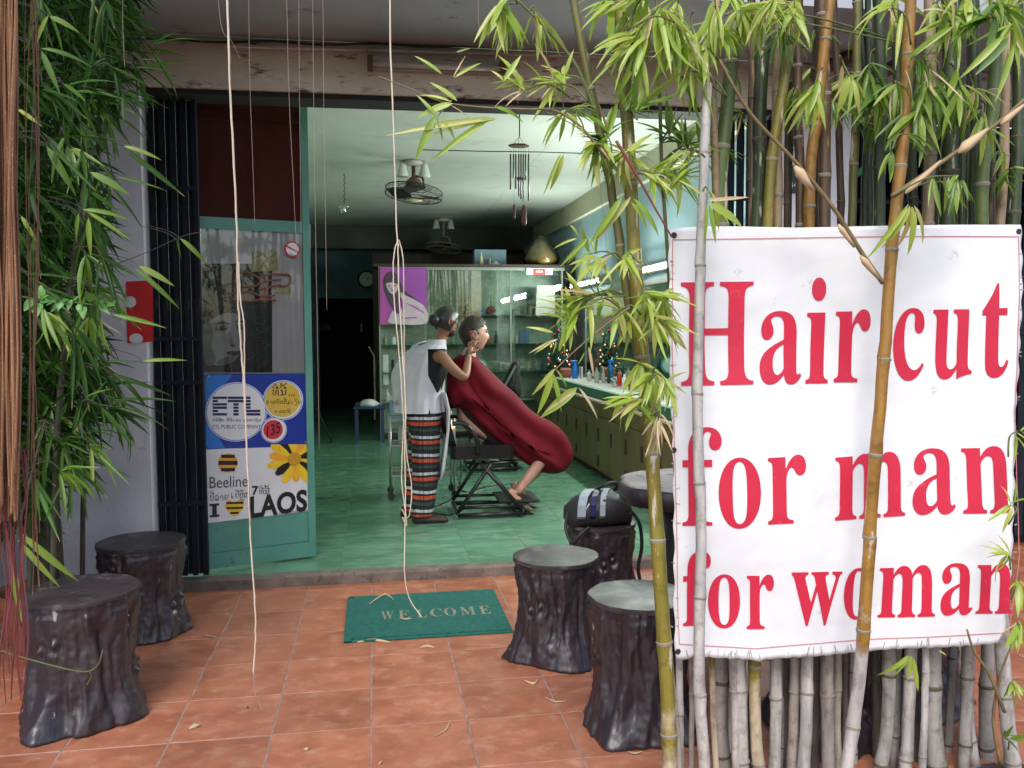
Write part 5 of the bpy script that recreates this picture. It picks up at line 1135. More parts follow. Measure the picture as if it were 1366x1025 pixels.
# ----- the hairdresser
wo = gr(562, 697, ZS); wo.y += 0.08
wp = thing('person', 'standing woman in white tunic and plaid trousers cutting the man\'s hair', 'person', wo)
def W_(x, y, z): return Vector((wo.x + x, wo.y + y, wo.z + z))
pel, ch_, nk = W_(0.035, 0, 0.88), W_(0.10, 0, 1.2), W_(0.155, 0, 1.32)
sh = 0.165
body = skin([
    [(pel, 0.125), (W_(0.06, 0, 1.03), 0.11), (ch_, 0.115), (nk, 0.06), (W_(0.175, 0, 1.39), 0.046), (W_(0.185, 0, 1.45), 0.05)],
    [(pel, 0.125), (W_(0.03, -0.09, 0.8), 0.095), (W_(0.045, -0.1, 0.45), 0.06), (W_(0.0, -0.1, 0.09), 0.04), (W_(0.02, -0.1, 0.04), 0.036), (W_(0.14, -0.105, 0.025), 0.03)],
    [(pel, 0.125), (W_(0.02, 0.09, 0.8), 0.095), (W_(0.01, 0.1, 0.45), 0.06), (W_(-0.06, 0.1, 0.09), 0.04), (W_(-0.04, 0.1, 0.04), 0.036), (W_(0.07, 0.105, 0.025), 0.03)],
    [(ch_, 0.115), (W_(0.16, -0.155, 1.255), 0.05), (W_(0.225, -0.185, 1.17), 0.044), (W_(0.325, -0.195, 1.085), 0.038), (W_(0.35, -0.14, 1.16), 0.033), (W_(0.372, -0.075, 1.255), 0.024)],
    [(ch_, 0.115), (W_(0.15, 0.155, 1.255), 0.05), (W_(0.3, 0.2, 1.12), 0.036), (W_(0.36, 0.12, 1.2), 0.03), (W_(0.395, 0.08, 1.27), 0.024)],
])
hm, HM = head_mesh(W_(0.205, -0.01, 1.505), R(32), R(24), 0.97)
hands = hand_meshes(W_(0.372, -0.075, 1.255), (0.25, 0.25, 0.95), (-0.5, -0.8, 0), 1, 0.55) + hand_meshes(W_(0.395, 0.08, 1.27), (0.3, -0.5, 0.8), (-0.6, 0.7, 0), -1, 0.6)
bme_ = join_remesh([body, hm] + hands, 0.0065); bme_.name = 'body'
for v in bme_.vertices: v.co -= wo
put('body', bme_, m_skin, wp)
hair_shell(HM, lambda x, y, z: (x < 0.25 + 0.35 * z and z > -0.55) or z > 0.62, 0.014, 'hair', m_hairg, wp)
c = HM @ Vector((-0.105, 0.0, -0.03)); MB().ell(c, (0.045, 0.05, 0.047), 16, 12).tube([HM @ Vector((-0.08, 0, -0.02)), c], 0.03, 8).build('hair_bun', m_hairg, wp, True)
MB().tube(catmull([HM @ Vector((0.0, -0.083, 0.02)), HM @ Vector((0.055, -0.075, 0.02)), HM @ Vector((0.098, -0.06, 0.018))], 3), 0.0028, 5).tube([HM @ Vector((0.1 + 0.004 * math.sin(a), -0.035 + 0.022 * math.cos(a), 0.012 + 0.02 * math.sin(a))) for a in [k * 0.6 for k in range(12)]], 0.0025, 5).build('glasses', m_grey, wp)
# dark face mask
mk = MB().ell((0, 0, 0), (0.048, 0.058, 0.042), 18, 12); mk.v = [tuple(HM @ (Vector(v) + Vector((0.058, 0, -0.055)))) for v in mk.v]; mk.build('face_mask', mat('dark_red_mask', (0.05, 0.012, 0.012), rough=0.8), wp, True)
# plaid trousers
m_plaid, N, L, P = new_mat('plaid_cloth'); P.inputs['Roughness'].default_value = 0.85
tc = N.new('ShaderNodeTexCoord'); sp = N.new('ShaderNodeSeparateXYZ'); L.new(tc.outputs['Object'], sp.inputs[0])
def band(sock, period, stops, off=0.0, wv=None):
    a = N.new('ShaderNodeMath'); a.operation = 'MULTIPLY_ADD'; a.inputs[1].default_value = 1 / period; a.inputs[2].default_value = 10 + off; L.new(sock, a.inputs[0])
    f = N.new('ShaderNodeMath'); f.operation = 'FRACT'; L.new(a.outputs[0], f.inputs[0])
    r = N.new('ShaderNodeValToRGB'); r.color_ramp.interpolation = 'CONSTANT'; e = r.color_ramp.elements
    while len(e) < len(stops): e.new(0.5)
    for q, (p, c) in zip(e, stops): q.position = p; q.color = (*c, 1)
    L.new(f.outputs[0], r.inputs[0]); return r.outputs[0]
nzz = N.new('ShaderNodeTexNoise'); nzz.inputs['Scale'].default_value = 5; L.new(tc.outputs['Object'], nzz.inputs['Vector'])
wz = N.new('ShaderNodeMath'); wz.operation = 'MULTIPLY_ADD'; wz.inputs[1].default_value = 0.03; L.new(nzz.outputs[0], wz.inputs[0]); L.new(sp.outputs[2], wz.inputs[2])
hz = band(wz.outputs[0], 0.138, [(0, (0.012, 0.014, 0.014)), (0.18, (0.035, 0.06, 0.055)), (0.32, (0.012, 0.012, 0.014)), (0.47, (0.5, 0.07, 0.03)), (0.66, (0.012, 0.012, 0.014)), (0.78, (0.5, 0.5, 0.55)), (0.93, (0.012, 0.014, 0.014))])
vx = N.new('ShaderNodeMath'); vx.operation = 'ADD'; L.new(sp.outputs[0], vx.inputs[0]); L.new(sp.outputs[1], vx.inputs[1])
vb = band(vx.outputs[0], 0.052, [(0, (1, 1, 1)), (0.45, (0.62, 0.6, 0.62)), (0.62, (1, 1, 1)), (0.8, (0.5, 0.52, 0.5))])
mu = N.new('ShaderNodeMixRGB'); mu.blend_type = 'MULTIPLY'; mu.inputs[0].default_value = 1; L.new(hz, mu.inputs[1]); L.new(vb, mu.inputs[2]); L.new(mu.outputs[0], P.inputs['Base Color'])
def ellring(cx, cy, z, rx, ry, n=28, wob=0, ph=0):
    return [Vector((cx + rx * math.cos(a) * (1 + wob * math.sin(a * 7 + ph)), cy + ry * math.sin(a) * (1 + wob * math.sin(a * 5 + ph)), z)) for a in [2 * math.pi * k / n for k in range(n)]]
mbt = MB()
mbt.loft([[v + wo for v in ellring(0.035 - 0.0 * i, 0, z, rx, ry, 32, 0.02, i)] for i, (z, rx, ry) in enumerate(((0.72, 0.135, 0.18), (0.8, 0.14, 0.185), (0.9, 0.14, 0.17), (0.93, 0.13, 0.16)))])
for s, dx, m1 in ((-1, 0.0, 0.03), (1, -0.06, -0.015)):
    rg = []
    for i, (z, r_) in enumerate(((0.055, 0.085), (0.15, 0.09), (0.3, 0.096), (0.45, 0.102), (0.6, 0.108), (0.76, 0.115))):
        t_ = (z - 0.05) / 0.71; cx = dx + (0.035 - dx) * t_ + 0.02 * math.sin(t_ * 3)
        rg.append([v + wo for v in ellring(cx, s * (0.105 - 0.03 * t_), z, r_, r_ * 0.85, 28, 0.05, i * 1.2)])
    mbt.loft(rg)
tm = bpy.data.meshes.new('t'); tmp = mbt.mesh('t'); trm = join_remesh([tmp], 0.009)
for v in trm.vertices: v.co -= wo
trm.name = 'trousers'; put('trousers', trm, m_plaid, wp)
# shoes
for x, y in ((0.06, -0.105), (-0.02, 0.105)):
    MB().loft([[W_(x + cx, y + w * math.sin(a), max(0.0, z + h * math.cos(a))) for a in [k * 0.524 for k in range(12)]] for cx, w, z, h in ((-0.13, 0.015, 0.03, 0.02), (-0.11, 0.036, 0.03, 0.04), (-0.03, 0.042, 0.03, 0.045), (0.05, 0.046, 0.025, 0.032), (0.11, 0.044, 0.02, 0.026), (0.14, 0.02, 0.015, 0.012))]).build('shoe', mat('dark_brown_shoe', (0.03, 0.015, 0.013), rough=0.5), wp, True)
# undershirt and tunic
MB().loft([[v + wo for v in ellring(cx, 0, z, rx, ry)] for cx, z, rx, ry in ((0.05, 0.95, 0.128, 0.15), (0.075, 1.1, 0.128, 0.155), (0.1, 1.22, 0.118, 0.16), (0.13, 1.30, 0.09, 0.13))], False).build('undershirt', m_blackcl := mat('black_undershirt', (0.01, 0.01, 0.012), rough=0.9), wp, True)
m_tunic = mat('white_tunic', (0.56, 0.56, 0.6), (0.48, 0.48, 0.53), scale=6, rough=0.9, bump=0.15)
n = 260; rings = []
secs0 = ((0.83, 0.01, 0.185, 0.195), (0.92, 0.01, 0.178, 0.19), (1.0, 0.015, 0.172, 0.185), (1.08, 0.02, 0.172, 0.185), (1.15, 0.03, 0.17, 0.185), (1.22, 0.05, 0.163, 0.187), (1.28, 0.07, 0.145, 0.185), (1.325, 0.1, 0.11, 0.15), (1.345, 0.125, 0.085, 0.11), (1.375, 0.145, 0.062, 0.068))
secs = []
for A_, B_ in zip(secs0, secs0[1:]):
    for q in range(14): secs.append(tuple(a + (b - a) * q / 14 for a, b in zip(A_, B_)))
secs.append(secs0[-1])
for i, (z, cx, rx, ry) in enumerate(secs):
    rg = []
    for k in range(n):
        a = 2 * math.pi * k / n; f = 1 - i / len(secs)
        back = max(0, -math.cos(a)) ** 3 * 0.055 * math.exp(-((z - 1.1) / 0.2) ** 2)
        wob = 1 + 0.035 * f * math.sin(a * 9 + z * 4) + 0.02 * f * math.sin(a * 17 - z * 6)
        rg.append(Vector((cx + (rx * wob + back) * math.cos(a), ry * wob * math.sin(a), z)) + wo)
    rings.append(rg)
mb = MB(); mb.loft(rings, False)
keepf = []
for f in mb.f:
    c = sum((Vector(mb.v[i]) for i in f), Vector()) / 4 - wo
    u = (c.x - 0.10); v_ = c.z
    inhole = abs(c.y) > 0.09 and 0.985 < v_ < 1.305 and abs(u - 0.03) < 0.072 * min(1, (v_ - 0.97) / 0.14)
    if not inhole: keepf.append(f)
mb.f = keepf; mb.build('tunic', m_tunic, wp, True)
# loose tie behind and apron flap in front
mb = MB(); 
rg = []
for i, (x, z, w, th) in enumerate(((0.05, 1.36, 0.05, 0.012), (-0.01, 1.345, 0.07, 0.025), (-0.065, 1.25, 0.1, 0.03), (-0.11, 1.1, 0.12, 0.03), (-0.145, 0.98, 0.11, 0.02), (-0.17, 0.9, 0.08, 0.01))):
    rg.append([W_(x + th * math.cos(a) + 0.012 * math.sin(a * 3 + i), w * math.sin(a), z + 0.01 * math.cos(a)) for a in [2 * math.pi * k / 20 for k in range(20)]])
mb.loft(rg); mb.build('cape_tie', m_tunic, wp, True)
mb = MB(); rg = []
for i, (x, z, w) in enumerate(((0.185, 0.98, 0.13), (0.215, 0.86, 0.15), (0.215, 0.7, 0.16), (0.195, 0.55, 0.16), (0.175, 0.42, 0.15), (0.15, 0.33, 0.14))):
    rg.append([W_(x - 0.2 * yy * yy + 0.01 * math.sin(yy * 40 + i), yy * w / 0.12 - 0.03, z + 0.02 * yy) for yy in [-0.12 + 0.02 * k for k in range(13)]] + [W_(x - 0.2 * yy * yy + 0.01 * math.sin(yy * 40 + i) - 0.012, yy * w / 0.12 - 0.03, z) for yy in [0.12 - 0.02 * k for k in range(13)]])
mb.loft(rg); mb.build('apron', m_tunic, wp, True)

# ----- the customer
mo = Vector((pc.x, pc.y + 0.24, ZS))
mp_ = thing('person', 'seated man facing right with bare feet in flip-flops', 'person', mo)
Ym = mo.y
def Q(px, py, dy=0.0): return at(px, py, Ym + dy)
hip, chest, neck = Q(632, 588), Q(622, 506), Q(624, 477)
body = skin([
    [(hip, 0.12), (Q(626, 548), 0.11), (chest, 0.115), (neck, 0.062), (Q(628, 462), 0.06)],
    [(hip, 0.13), (Q(655, 580, -0.06), 0.075), (Q(736, 598, -0.06), 0.045), (Q(712, 628, -0.1), 0.05), (Q(689, 659, -0.13), 0.034)],
    [(hip, 0.13), (Q(655, 580, 0.06), 0.075), (Q(738, 598, 0.06), 0.045), (Q(722, 624, 0.1), 0.05), (Q(694, 650, 0.12), 0.034)],
    [(chest, 0.13), (Q(622, 505, -0.15), 0.05), (Q(630, 540, -0.13), 0.04), (Q(680, 580, -0.06), 0.03)],
    [(chest, 0.13), (Q(622, 505, 0.15), 0.05), (Q(630, 540, 0.13), 0.04), (Q(680, 580, 0.06), 0.03)],
])
feet = []
for dy, ox, oy in ((-0.13, 0, 0), (0.12, 5, -8)):
    feet.append(skin([[(Q(680 + ox, 651 + oy, dy), 0.034), (Q(683 + ox, 663 + oy, dy), 0.04), (Q(695 + ox, 671 + oy, dy), 0.036), (Q(706 + ox, 677 + oy, dy), 0.024)]], 2))
    feet.append(skin([[(Q(689 + ox, 655 + oy, dy), 0.036), (Q(680 + ox, 662 + oy, dy), 0.036)]], 2))
    for k in range(5):
        b = Q(705 + ox, 677 + oy, dy) + Vector((0, -0.035 + 0.0175 * k, 0)); feet.append(skin([[(b, 0.011), (b + Vector((0.03 - 0.004 * abs(k - 1), 0, -0.012)), 0.009)]], 1))
hm, HM2 = head_mesh(Q(632, 446), R(8), R(2), 1.12)
bm2 = join_remesh([body, hm] + feet + hand_meshes(Q(680, 580, -0.06), (1, 0, 0), (0, 0, 1), 1) + hand_meshes(Q(680, 580, 0.06), (1, 0, 0), (0, 0, 1), -1), 0.0065)
for v in bm2.vertices: v.co -= mo
bm2.name = 'body'; put('body', bm2, m_skin2, mp_)
hair_shell(HM2, lambda x, y, z: (x < -0.12 and z > -0.78 and not (abs(y) > 0.7 and x > -0.42 and z < 0.2)) or (x < 0.12 and x > -0.2 and abs(y) > 0.8 and z > 0.02) or (z > 0.42 and x < 0.55) or z > 0.66 or (x < 0.22 and z > 0.2), 0.011, 'hair', m_hairb, mp_, wob=0.009)
m_iris = mat('eye_dark', (0.02, 0.012, 0.01), rough=0.2)
for s in (-1, 1):
    e = MB().ell((0.083, s * 0.033, 0.016), (0.008, 0.012, 0.007), 8, 6); e.v = [tuple(HM2 @ Vector(v)) for v in e.v]; e.build('eye', m_iris, mp_, True)
    e = MB().tube([(0.089, s * 0.02, 0.034), (0.085, s * 0.045, 0.037), (0.072, s * 0.056, 0.032)], 0.0035, 5); e.v = [tuple(HM2 @ Vector(v)) for v in e.v]; e.build('eyebrow', m_hairb, mp_)
for dy, ox, oy in ((-0.13, 0, 0), (0.12, 5, -8)):
    a, b, c_ = Q(676 + ox, 671 + oy, dy), Q(694 + ox, 681 + oy, dy), Q(712 + ox, 685 + oy, dy)
    mb = MB(); rg = []
    for t_, w in ((0, 0.03), (0.12, 0.042), (0.45, 0.038), (0.8, 0.048), (1, 0.03)):
        p = a.lerp(b, t_ * 2) if t_ < 0.5 else b.lerp(c_, t_ * 2 - 1)
        rg.append([p + Vector((0, -w, -0.006)), p + Vector((0, w, -0.006)), p + Vector((0, w, 0.006)), p + Vector((0, -w, 0.006))])
    mb.loft(rg); mb.build('flip_flop', m_black, mp_)
    tp = Q(703 + ox, 674 + oy, dy)
    MB().tube(catmull([Q(696 + ox, 681 + oy, dy - 0.04), tp + Vector((-0.01, -0.02, 0.02)), tp + Vector((0.02, 0, 0.0)), tp + Vector((-0.01, 0.02, 0.02)), Q(696 + ox, 681 + oy, dy + 0.04)], 3), 0.005, 5).build('strap', m_black, mp_)

inner = skin([[(hip, 0.14), (Q(626, 548), 0.13), (Q(622, 512), 0.12)], [(hip, 0.14), (Q(655, 582, -0.06), 0.085), (Q(705, 590, -0.06), 0.06)], [(hip, 0.14), (Q(655, 582, 0.06), 0.085), (Q(705, 590, 0.06), 0.06)], [(Q(622, 512), 0.12), (Q(622, 507, -0.15), 0.065), (Q(630, 540, -0.13), 0.055), (Q(676, 578, -0.06), 0.045)], [(Q(622, 512), 0.12), (Q(622, 507, 0.15), 0.065), (Q(630, 540, 0.13), 0.055), (Q(676, 578, 0.06), 0.045)]])
for v in inner.vertices: v.co -= mo
inner.name = 'dark_clothes'; put('dark_clothes', inner, m_blackcl, mp_, None, True)
# red cape: draped hull around neck, shoulders, lap and knees
def hull(bound, spine, Y0, widths, name, m, parent, fold=0.034, nr=14):
    B = catmull([(x, y, 0) for x, y in bound], 6, True); S = [Vector((x, y, 0)) for x, y in spine]
    def near(p):
        best = None
        for i in range(len(S) - 1):
            a, b = S[i], S[i + 1]; t = max(0, min(1, (p - a).dot(b - a) / (b - a).length_squared)); q = a.lerp(b, t); d = (p - q).length
            if best is None or d < best[0]: best = (d, q, widths[i] * (1 - t) + widths[i + 1] * t, i + t)
        d_, q_, w_, s__ = best; s__ = round(s__ * 7) / 7; k__ = min(int(s__), len(S) - 2); return (d_, S[k__].lerp(S[k__ + 1], s__ - k__), widths[k__] + (widths[k__ + 1] - widths[k__]) * (s__ - k__), s__)
    mb = MB(); N_ = len(B); front, back = [], []
    near_ = [near(p) for p in B]
    vs = []; rid = {}
    for sgn in (-1, 1):
        for r in range(nr):
            t = r / (nr - 1)
            for i, p in enumerate(B):
                if r == 0 and sgn == 1: rid[(sgn, 0, i)] = rid[(-1, 0, i)]; continue
                d, q, w, s_ = near_[i]
                pp = p.lerp(q, t); e = w * math.sqrt(max(0, 1 - (1 - t) ** 3.6))
                u_ = pp.x * 0.62 - pp.y * 0.78; fo = fold * (math.sin(u_ * 0.21 + 2.5 * mnoise.noise(Vector((pp.x, pp.y, sgn * 9)) * 0.02)) + 1.6 * mnoise.noise(Vector((u_ * 0.09, (pp.x + pp.y) * 0.02, sgn * 5)))) * math.sin(min(t * 2.6, 1.57))
                rid[(sgn, r, i)] = len(vs); vs.append(at(pp.x, pp.y, Y0 + sgn * (e + fo)))
    fs = []
    for sgn in (-1, 1):
        for r in range(nr - 1):
            for i in range(N_):
                j = (i + 1) % N_; fs.append((rid[(sgn, r, i)], rid[(sgn, r, j)], rid[(sgn, r + 1, j)], rid[(sgn, r + 1, i)]))
        # close along the spine
        for i in range(N_ // 2):
            a, b = i, i + 1; c, d = N_ - 1 - i - 1, N_ - 1 - i
            if b < c: fs.append(tuple(rid[(sgn, nr - 1, k)] for k in (a, b, c, d)))
    mb.add(vs, fs); o = mb.build(name, m, parent, True)
    bm = bmesh.new(); bm.from_mesh(o.data); bmesh.ops.remove_doubles(bm, verts=bm.verts, dist=0.003)
    for _ in range(5): bmesh.ops.smooth_vert(bm, verts=bm.verts, factor=0.5, use_axis_x=False, use_axis_y=True, use_axis_z=False)
    for _ in range(3): bmesh.ops.smooth_vert(bm, verts=bm.verts, factor=0.5, use_axis_x=True, use_axis_y=True, use_axis_z=True)
    for f in bm.faces: f.smooth = True
    bm.to_mesh(o.data); bm.free(); return o
m_red = mat('deep_red_cloth', (0.15, 0.005, 0.013), (0.1, 0.003, 0.009), scale=3, rough=0.85, spec=0.2, bump=0.12, bscale=12)
cp = [(621, 472), (630, 473), (640, 479), (652, 491), (668, 506), (690, 525), (712, 548), (738, 562), (755, 578), (766, 602), (763, 619), (749, 632), (725, 632), (702, 620), (678, 603), (657, 588), (641, 574), (629, 561), (619, 550), (610, 545), (598, 545), (594, 524), (595, 500), (603, 480), (612, 474)]
cape = hull(cp, [(620, 490), (624, 520), (660, 565), (705, 600), (735, 612)], Ym, [0.15, 0.24, 0.19, 0.15, 0.12], 'barber_cape', m_red, None)
tag(cape, 'deep red barber cape draped over the seated man', 'cape')
MB_ = MB().tube([neck + Vector((0.075 * math.cos(a), 0.075 * math.sin(a), 0.0 + 0.015 * math.sin(a))) for a in [k * 0.5236 for k in range(13)]], 0.012, 8)
MB_.build('collar', m_red, cape, True)
TB('hair_clipper', 'silver hair clippers held at the nape of the man\'s neck', 'clippers', MB().tube([W_(0.40, -0.02, 1.335), W_(0.37, -0.05, 1.30), W_(0.345, -0.06, 1.25)], [0.012, 0.016, 0.014], 8), m_silver)

# ---------------------------------------------------------------- stump stools
def m_stool(name, c1, c2, rough):
    return mat(name, c1, c2, scale=5, rough=rough, c3=(0.3, 0.28, 0.28), c3t=(0.67, 0.7), c3scale=20, stretch=(1, 1, 0.4), bump=0.5, bscale=30, coat=0.12, rvar=0.14)
m_st = m_stool('stool_paint', (0.036, 0.028, 0.034), (0.016, 0.013, 0.02), 0.4)
m_stt = mat('stool_top', (0.06, 0.05, 0.052), (0.022, 0.018, 0.021), scale=6, rough=0.42, c3=(0.17, 0.155, 0.145), c3t=(0.55, 0.72), c3scale=9, bump=0.5, bscale=14, rvar=0.28, bdist=0.004, spec=0.35)
m_sbase = mat('stool_scuffed_base', (0.17, 0.16, 0.16), (0.07, 0.06, 0.065), scale=20, rough=0.8)
def stool(px, py, dia, H, seed, label, z0=0.0, Yadd=0.0):
    c = gr(px, py, z0); c.y += Yadd
    t = thing('stump_stool', label, 'stool', c, 'painted concrete tree-stump stools on the porch')
    rt = dia / 2; n, m = 180, 60
    lob = [(math.sin(seed * 7.3 + k * 1.9) * 0.3 + k * 1.047, 0.55 + 0.45 * math.sin(seed * 3.1 + k * 2.3)) for k in range(6)]
    knots = [(seed * 2.1 + k * 2.2, H * (0.3 + 0.55 * ((k * 0.37 + seed) % 1))) for k in range(7)]
    def rad(a, z):
        f = z / H
        r = rt * (0.985 - 0.085 * math.sin(math.pi * min(1, f * 1.0)) ** 1.3)
        fl = max(0, 1 - f / 0.42) ** 1.8
        L_ = 0
        for la, amp in lob:
            d = (a - la + math.pi) % (2 * math.pi) - math.pi
            L_ += amp * math.exp(-(d / 0.3) ** 2)
        r += rt * fl * (0.08 + 0.34 * L_)
        g = 0.5 * math.sin(a * 9 + seed + 2.2 * mnoise.noise(Vector((math.cos(a) * 1.5, math.sin(a) * 1.5, z * 6 + seed)))) + 0.5 * mnoise.noise(Vector((math.cos(a) * 6, math.sin(a) * 6, z * 4 + seed)))
        q1 = Vector((math.cos(a) * 2.4, math.sin(a) * 2.4, z * 2.6 + seed)); q1 += Vector((1, 1, 0)) * 0.5 * mnoise.noise(q1 * 2 + Vector((9, 0, 0)))
        rg_ = 1 - abs(mnoise.noise(q1)) * 3.2
        rg2 = 1 - abs(mnoise.noise(q1 * 2.0 + Vector((0, 5, 0)))) * 3
        top_ = 1 if f < 0.93 else 0.45
        r += rt * (0.04 * g + 0.055 * max(-1, rg_) + 0.02 * max(-1, rg2)) * top_ - rt * 0.035
        r += rt * 0.045 * mnoise.noise(Vector((math.cos(a) * 3.3, math.sin(a) * 3.3, z * 11 + seed * 2))) * top_
        r += rt * 0.02 * mnoise.noise(Vector((math.cos(a) * 9, math.sin(a) * 9, z * 45)))
        for ka, kz in knots:
            d = (a - ka + math.pi) % (2 * math.pi) - math.pi; q = math.sqrt((d * rt) ** 2 + ((z - kz) * 0.8) ** 2)
            r += 0.013 * math.exp(-(q / 0.03) ** 2) * math.cos(q * 140)
        return r
    prof = [(1, H * (i / (m - 1))) for i in range(m)]
    mb = MB().lathe(prof, (0, 0, 0), n, wob=lambda r, z, a, i: rad(a, z) - (0.012 if i == 0 else 0) - (0.006 if i == m - 1 else 0))
    mb.f = mb.f[:-2]
    mb.build('trunk_body', m_st, t, True, local=True)
    prof = [(0.9, 0), (0.995, 0.001), (1.0, 0.006), (0.995, 0.016), (0.975, 0.0185), (0.6, 0.0175), (0.3, 0.018), (0.02, 0.0175)]
    mb = MB().lathe([(r, z + H - 0.006) for r, z in prof], (0, 0, 0), 72, wob=lambda r, z, a, i: r * rt * (1 + (0.035 * mnoise.noise(Vector((math.cos(a) * 2, math.sin(a) * 2, seed))) + 0.02 * mnoise.noise(Vector((math.cos(a) * 9, math.sin(a) * 9, seed))))))
    o = mb.build('seat_top', m_stt, t, True, local=True); autosmooth(o, 22)
    return t
stool(853, 968, 0.39, 0.495, 1.3, 'stump stool partly hidden by the yellow culm, nearest on the right')
stool(742, 873, 0.395, 0.455, 2.7, 'stump stool with a bright wet-looking top beside the green doormat')
stool(802, 800, 0.38, 0.425, 4.1, 'stump stool under the black backpack by the door sill')
stool(114, 952, 0.43, 0.49, 5.9, 'stump stool in the left foreground under the bamboo leaves')
stool(192, 842, 0.42, 0.45, 7.7, 'stump stool against the white column left of the door')
stool(1100, 974, 0.42, 0.42, 3.3, 'dark stump stool hidden behind the white stems under the banner')
stool(1205, 935, 0.42, 0.42, 8.3, 'farther dark stump stool behind the stems below the word woman')
# backpack
b = gr(800, 800, 0); zt_ = 0.452
BPS = 0.9
bp_ = thing('backpack', 'black backpack with grey striped flap lying on a stump stool', 'backpack', (b.x - 0.01, b.y, zt_ - 0.022))
m_bp = mat('black_nylon', (0.016, 0.016, 0.02), (0.01, 0.01, 0.012), scale=20, rough=0.6, bump=0.3); m_bpg = mat('grey_nylon', (0.28, 0.33, 0.38), (0.22, 0.26, 0.3), scale=20, rough=0.6)
rg = []
for i, (x, hw, h0, h1) in enumerate(((-0.2, 0.06, 0.02, 0.06), (-0.185, 0.12, 0.0, 0.11), (-0.12, 0.15, 0.0, 0.17), (0.0, 0.16, 0.0, 0.2), (0.1, 0.155, 0.0, 0.2), (0.17, 0.13, 0.0, 0.15), (0.19, 0.08, 0.02, 0.1))):
    r_ = []
    for k in range(20):
        a = 2 * math.pi * k / 20; ca, sa = math.cos(a), math.sin(a); q = 0.65
        y = hw * math.copysign(abs(ca) ** q, ca); z = (h0 + h1) / 2 + (h1 - h0) / 2 * math.copysign(abs(sa) ** q, sa)
        v = Vector((x, y, z)); v += Vector((0, 0, 0.012)) * mnoise.noise(v * 14); r_.append(v)
    rg.append(r_)
MB().loft(rg).build('bag_body', m_bp, bp_, True, local=True)
rgf = []
def topz(x, y):
    h = max(0.1, 0.203 - 3.2 * max(0, -0.02 - x) ** 2 * 1.0 - 4 * max(0, x - 0.1) ** 2); return h
for k, (x0, x1, mm) in enumerate(((-0.06, 0.01, m_bpg), (0.012, 0.055, m_navy), (0.057, 0.1, m_bpg))):
    rg = []
    for yy, zo in ((-0.163, 0.08), (-0.155, 0.145), (-0.11, 0.192), (-0.03, 0.206), (0.08, 0.2)):
        q_ = (0.08 - yy) / 0.25; xx0, xx1 = x0 - (0.11 - 0.3 * max(0, x0)) * q_ , x1 - (0.12 - 0.3 * max(0, x1)) * q_ - 0.015 * q_
        rg.append([Vector((xx0, yy - 0.004, zo + 0.006)), Vector((xx1, yy - 0.004, zo + 0.006)), Vector((xx1, yy + 0.01, zo - 0.012)), Vector((xx0, yy + 0.01, zo - 0.012))])
    MB().loft(rg).build('flap_stripe', mm, bp_, local=True)
MB().tube(catmull([(-0.19, -0.02, 0.08), (-0.22, -0.09, 0.0), (-0.2, -0.17, -0.07), (-0.16, -0.19, -0.02), (-0.1, -0.17, 0.02)], 5), 0.01, 6).tube(catmull([(0.15, -0.05, 0.12), (0.22, -0.1, 0.03), (0.235, -0.12, -0.12), (0.21, -0.13, -0.26), (0.23, -0.14, -0.38)], 5), 0.011, 6).tube(catmull([(0.12, 0.1, 0.17), (0.14, 0.05, 0.24), (0.06, 0.0, 0.25), (0.0, 0.06, 0.2)], 5), 0.011, 6).build('strap', m_bp, bp_, local=True)
MB().tube([(-0.13, -0.15, 0.1), (-0.09, -0.145, 0.16)], 0.006, 5).tube([(0.14, -0.13, 0.09), (0.165, -0.125, 0.085)], 0.008, 5).build('buckle', m_grey, bp_, local=True)
bp_.scale = (0.92, 0.95, 0.88)
# round concrete table
tt = at(875, 665, 4.0); tc_ = Vector((tt.x + 0.2, 4.05, 0))
rt_ = thing('round_table', 'round concrete table with chipped whitish top behind the bamboo', 'table', tc_)
m_ctb = mat('table_concrete', (0.32, 0.31, 0.3), (0.2, 0.18, 0.18), scale=7, rough=0.8, c3=(0.08, 0.06, 0.07), c3t=(0.56, 0.66), bump=0.3)
zt2 = at(870, 645, 4.0).z
MB().lathe([(0.33, zt2 - 0.1), (0.36, zt2 - 0.09), (0.37, zt2 - 0.02), (0.355, zt2 - 0.004)], n=48, wob=lambda r, z, a, i: r * (1 + 0.03 * math.sin(a * 6) + 0.015 * math.sin(a * 13))).build('table_edge', m_st, rt_, True, local=True)
MB().lathe([(0.35, zt2 - 0.006), (0.34, zt2 + 0.004), (0.02, zt2 + 0.004)], n=48, wob=lambda r, z, a, i: r * (1 + 0.03 * math.sin(a * 6) + 0.015 * math.sin(a * 13))).build('table_top', m_ctb, rt_, local=True)
MB().lathe([(0.2, 0), (0.15, 0.1), (0.11, 0.3), (0.14, zt2 - 0.09)], n=28, wob=lambda r, z, a, i: r * (1 + 0.08 * math.sin(a * 5))).build('pedestal', m_st, rt_, True, local=True)

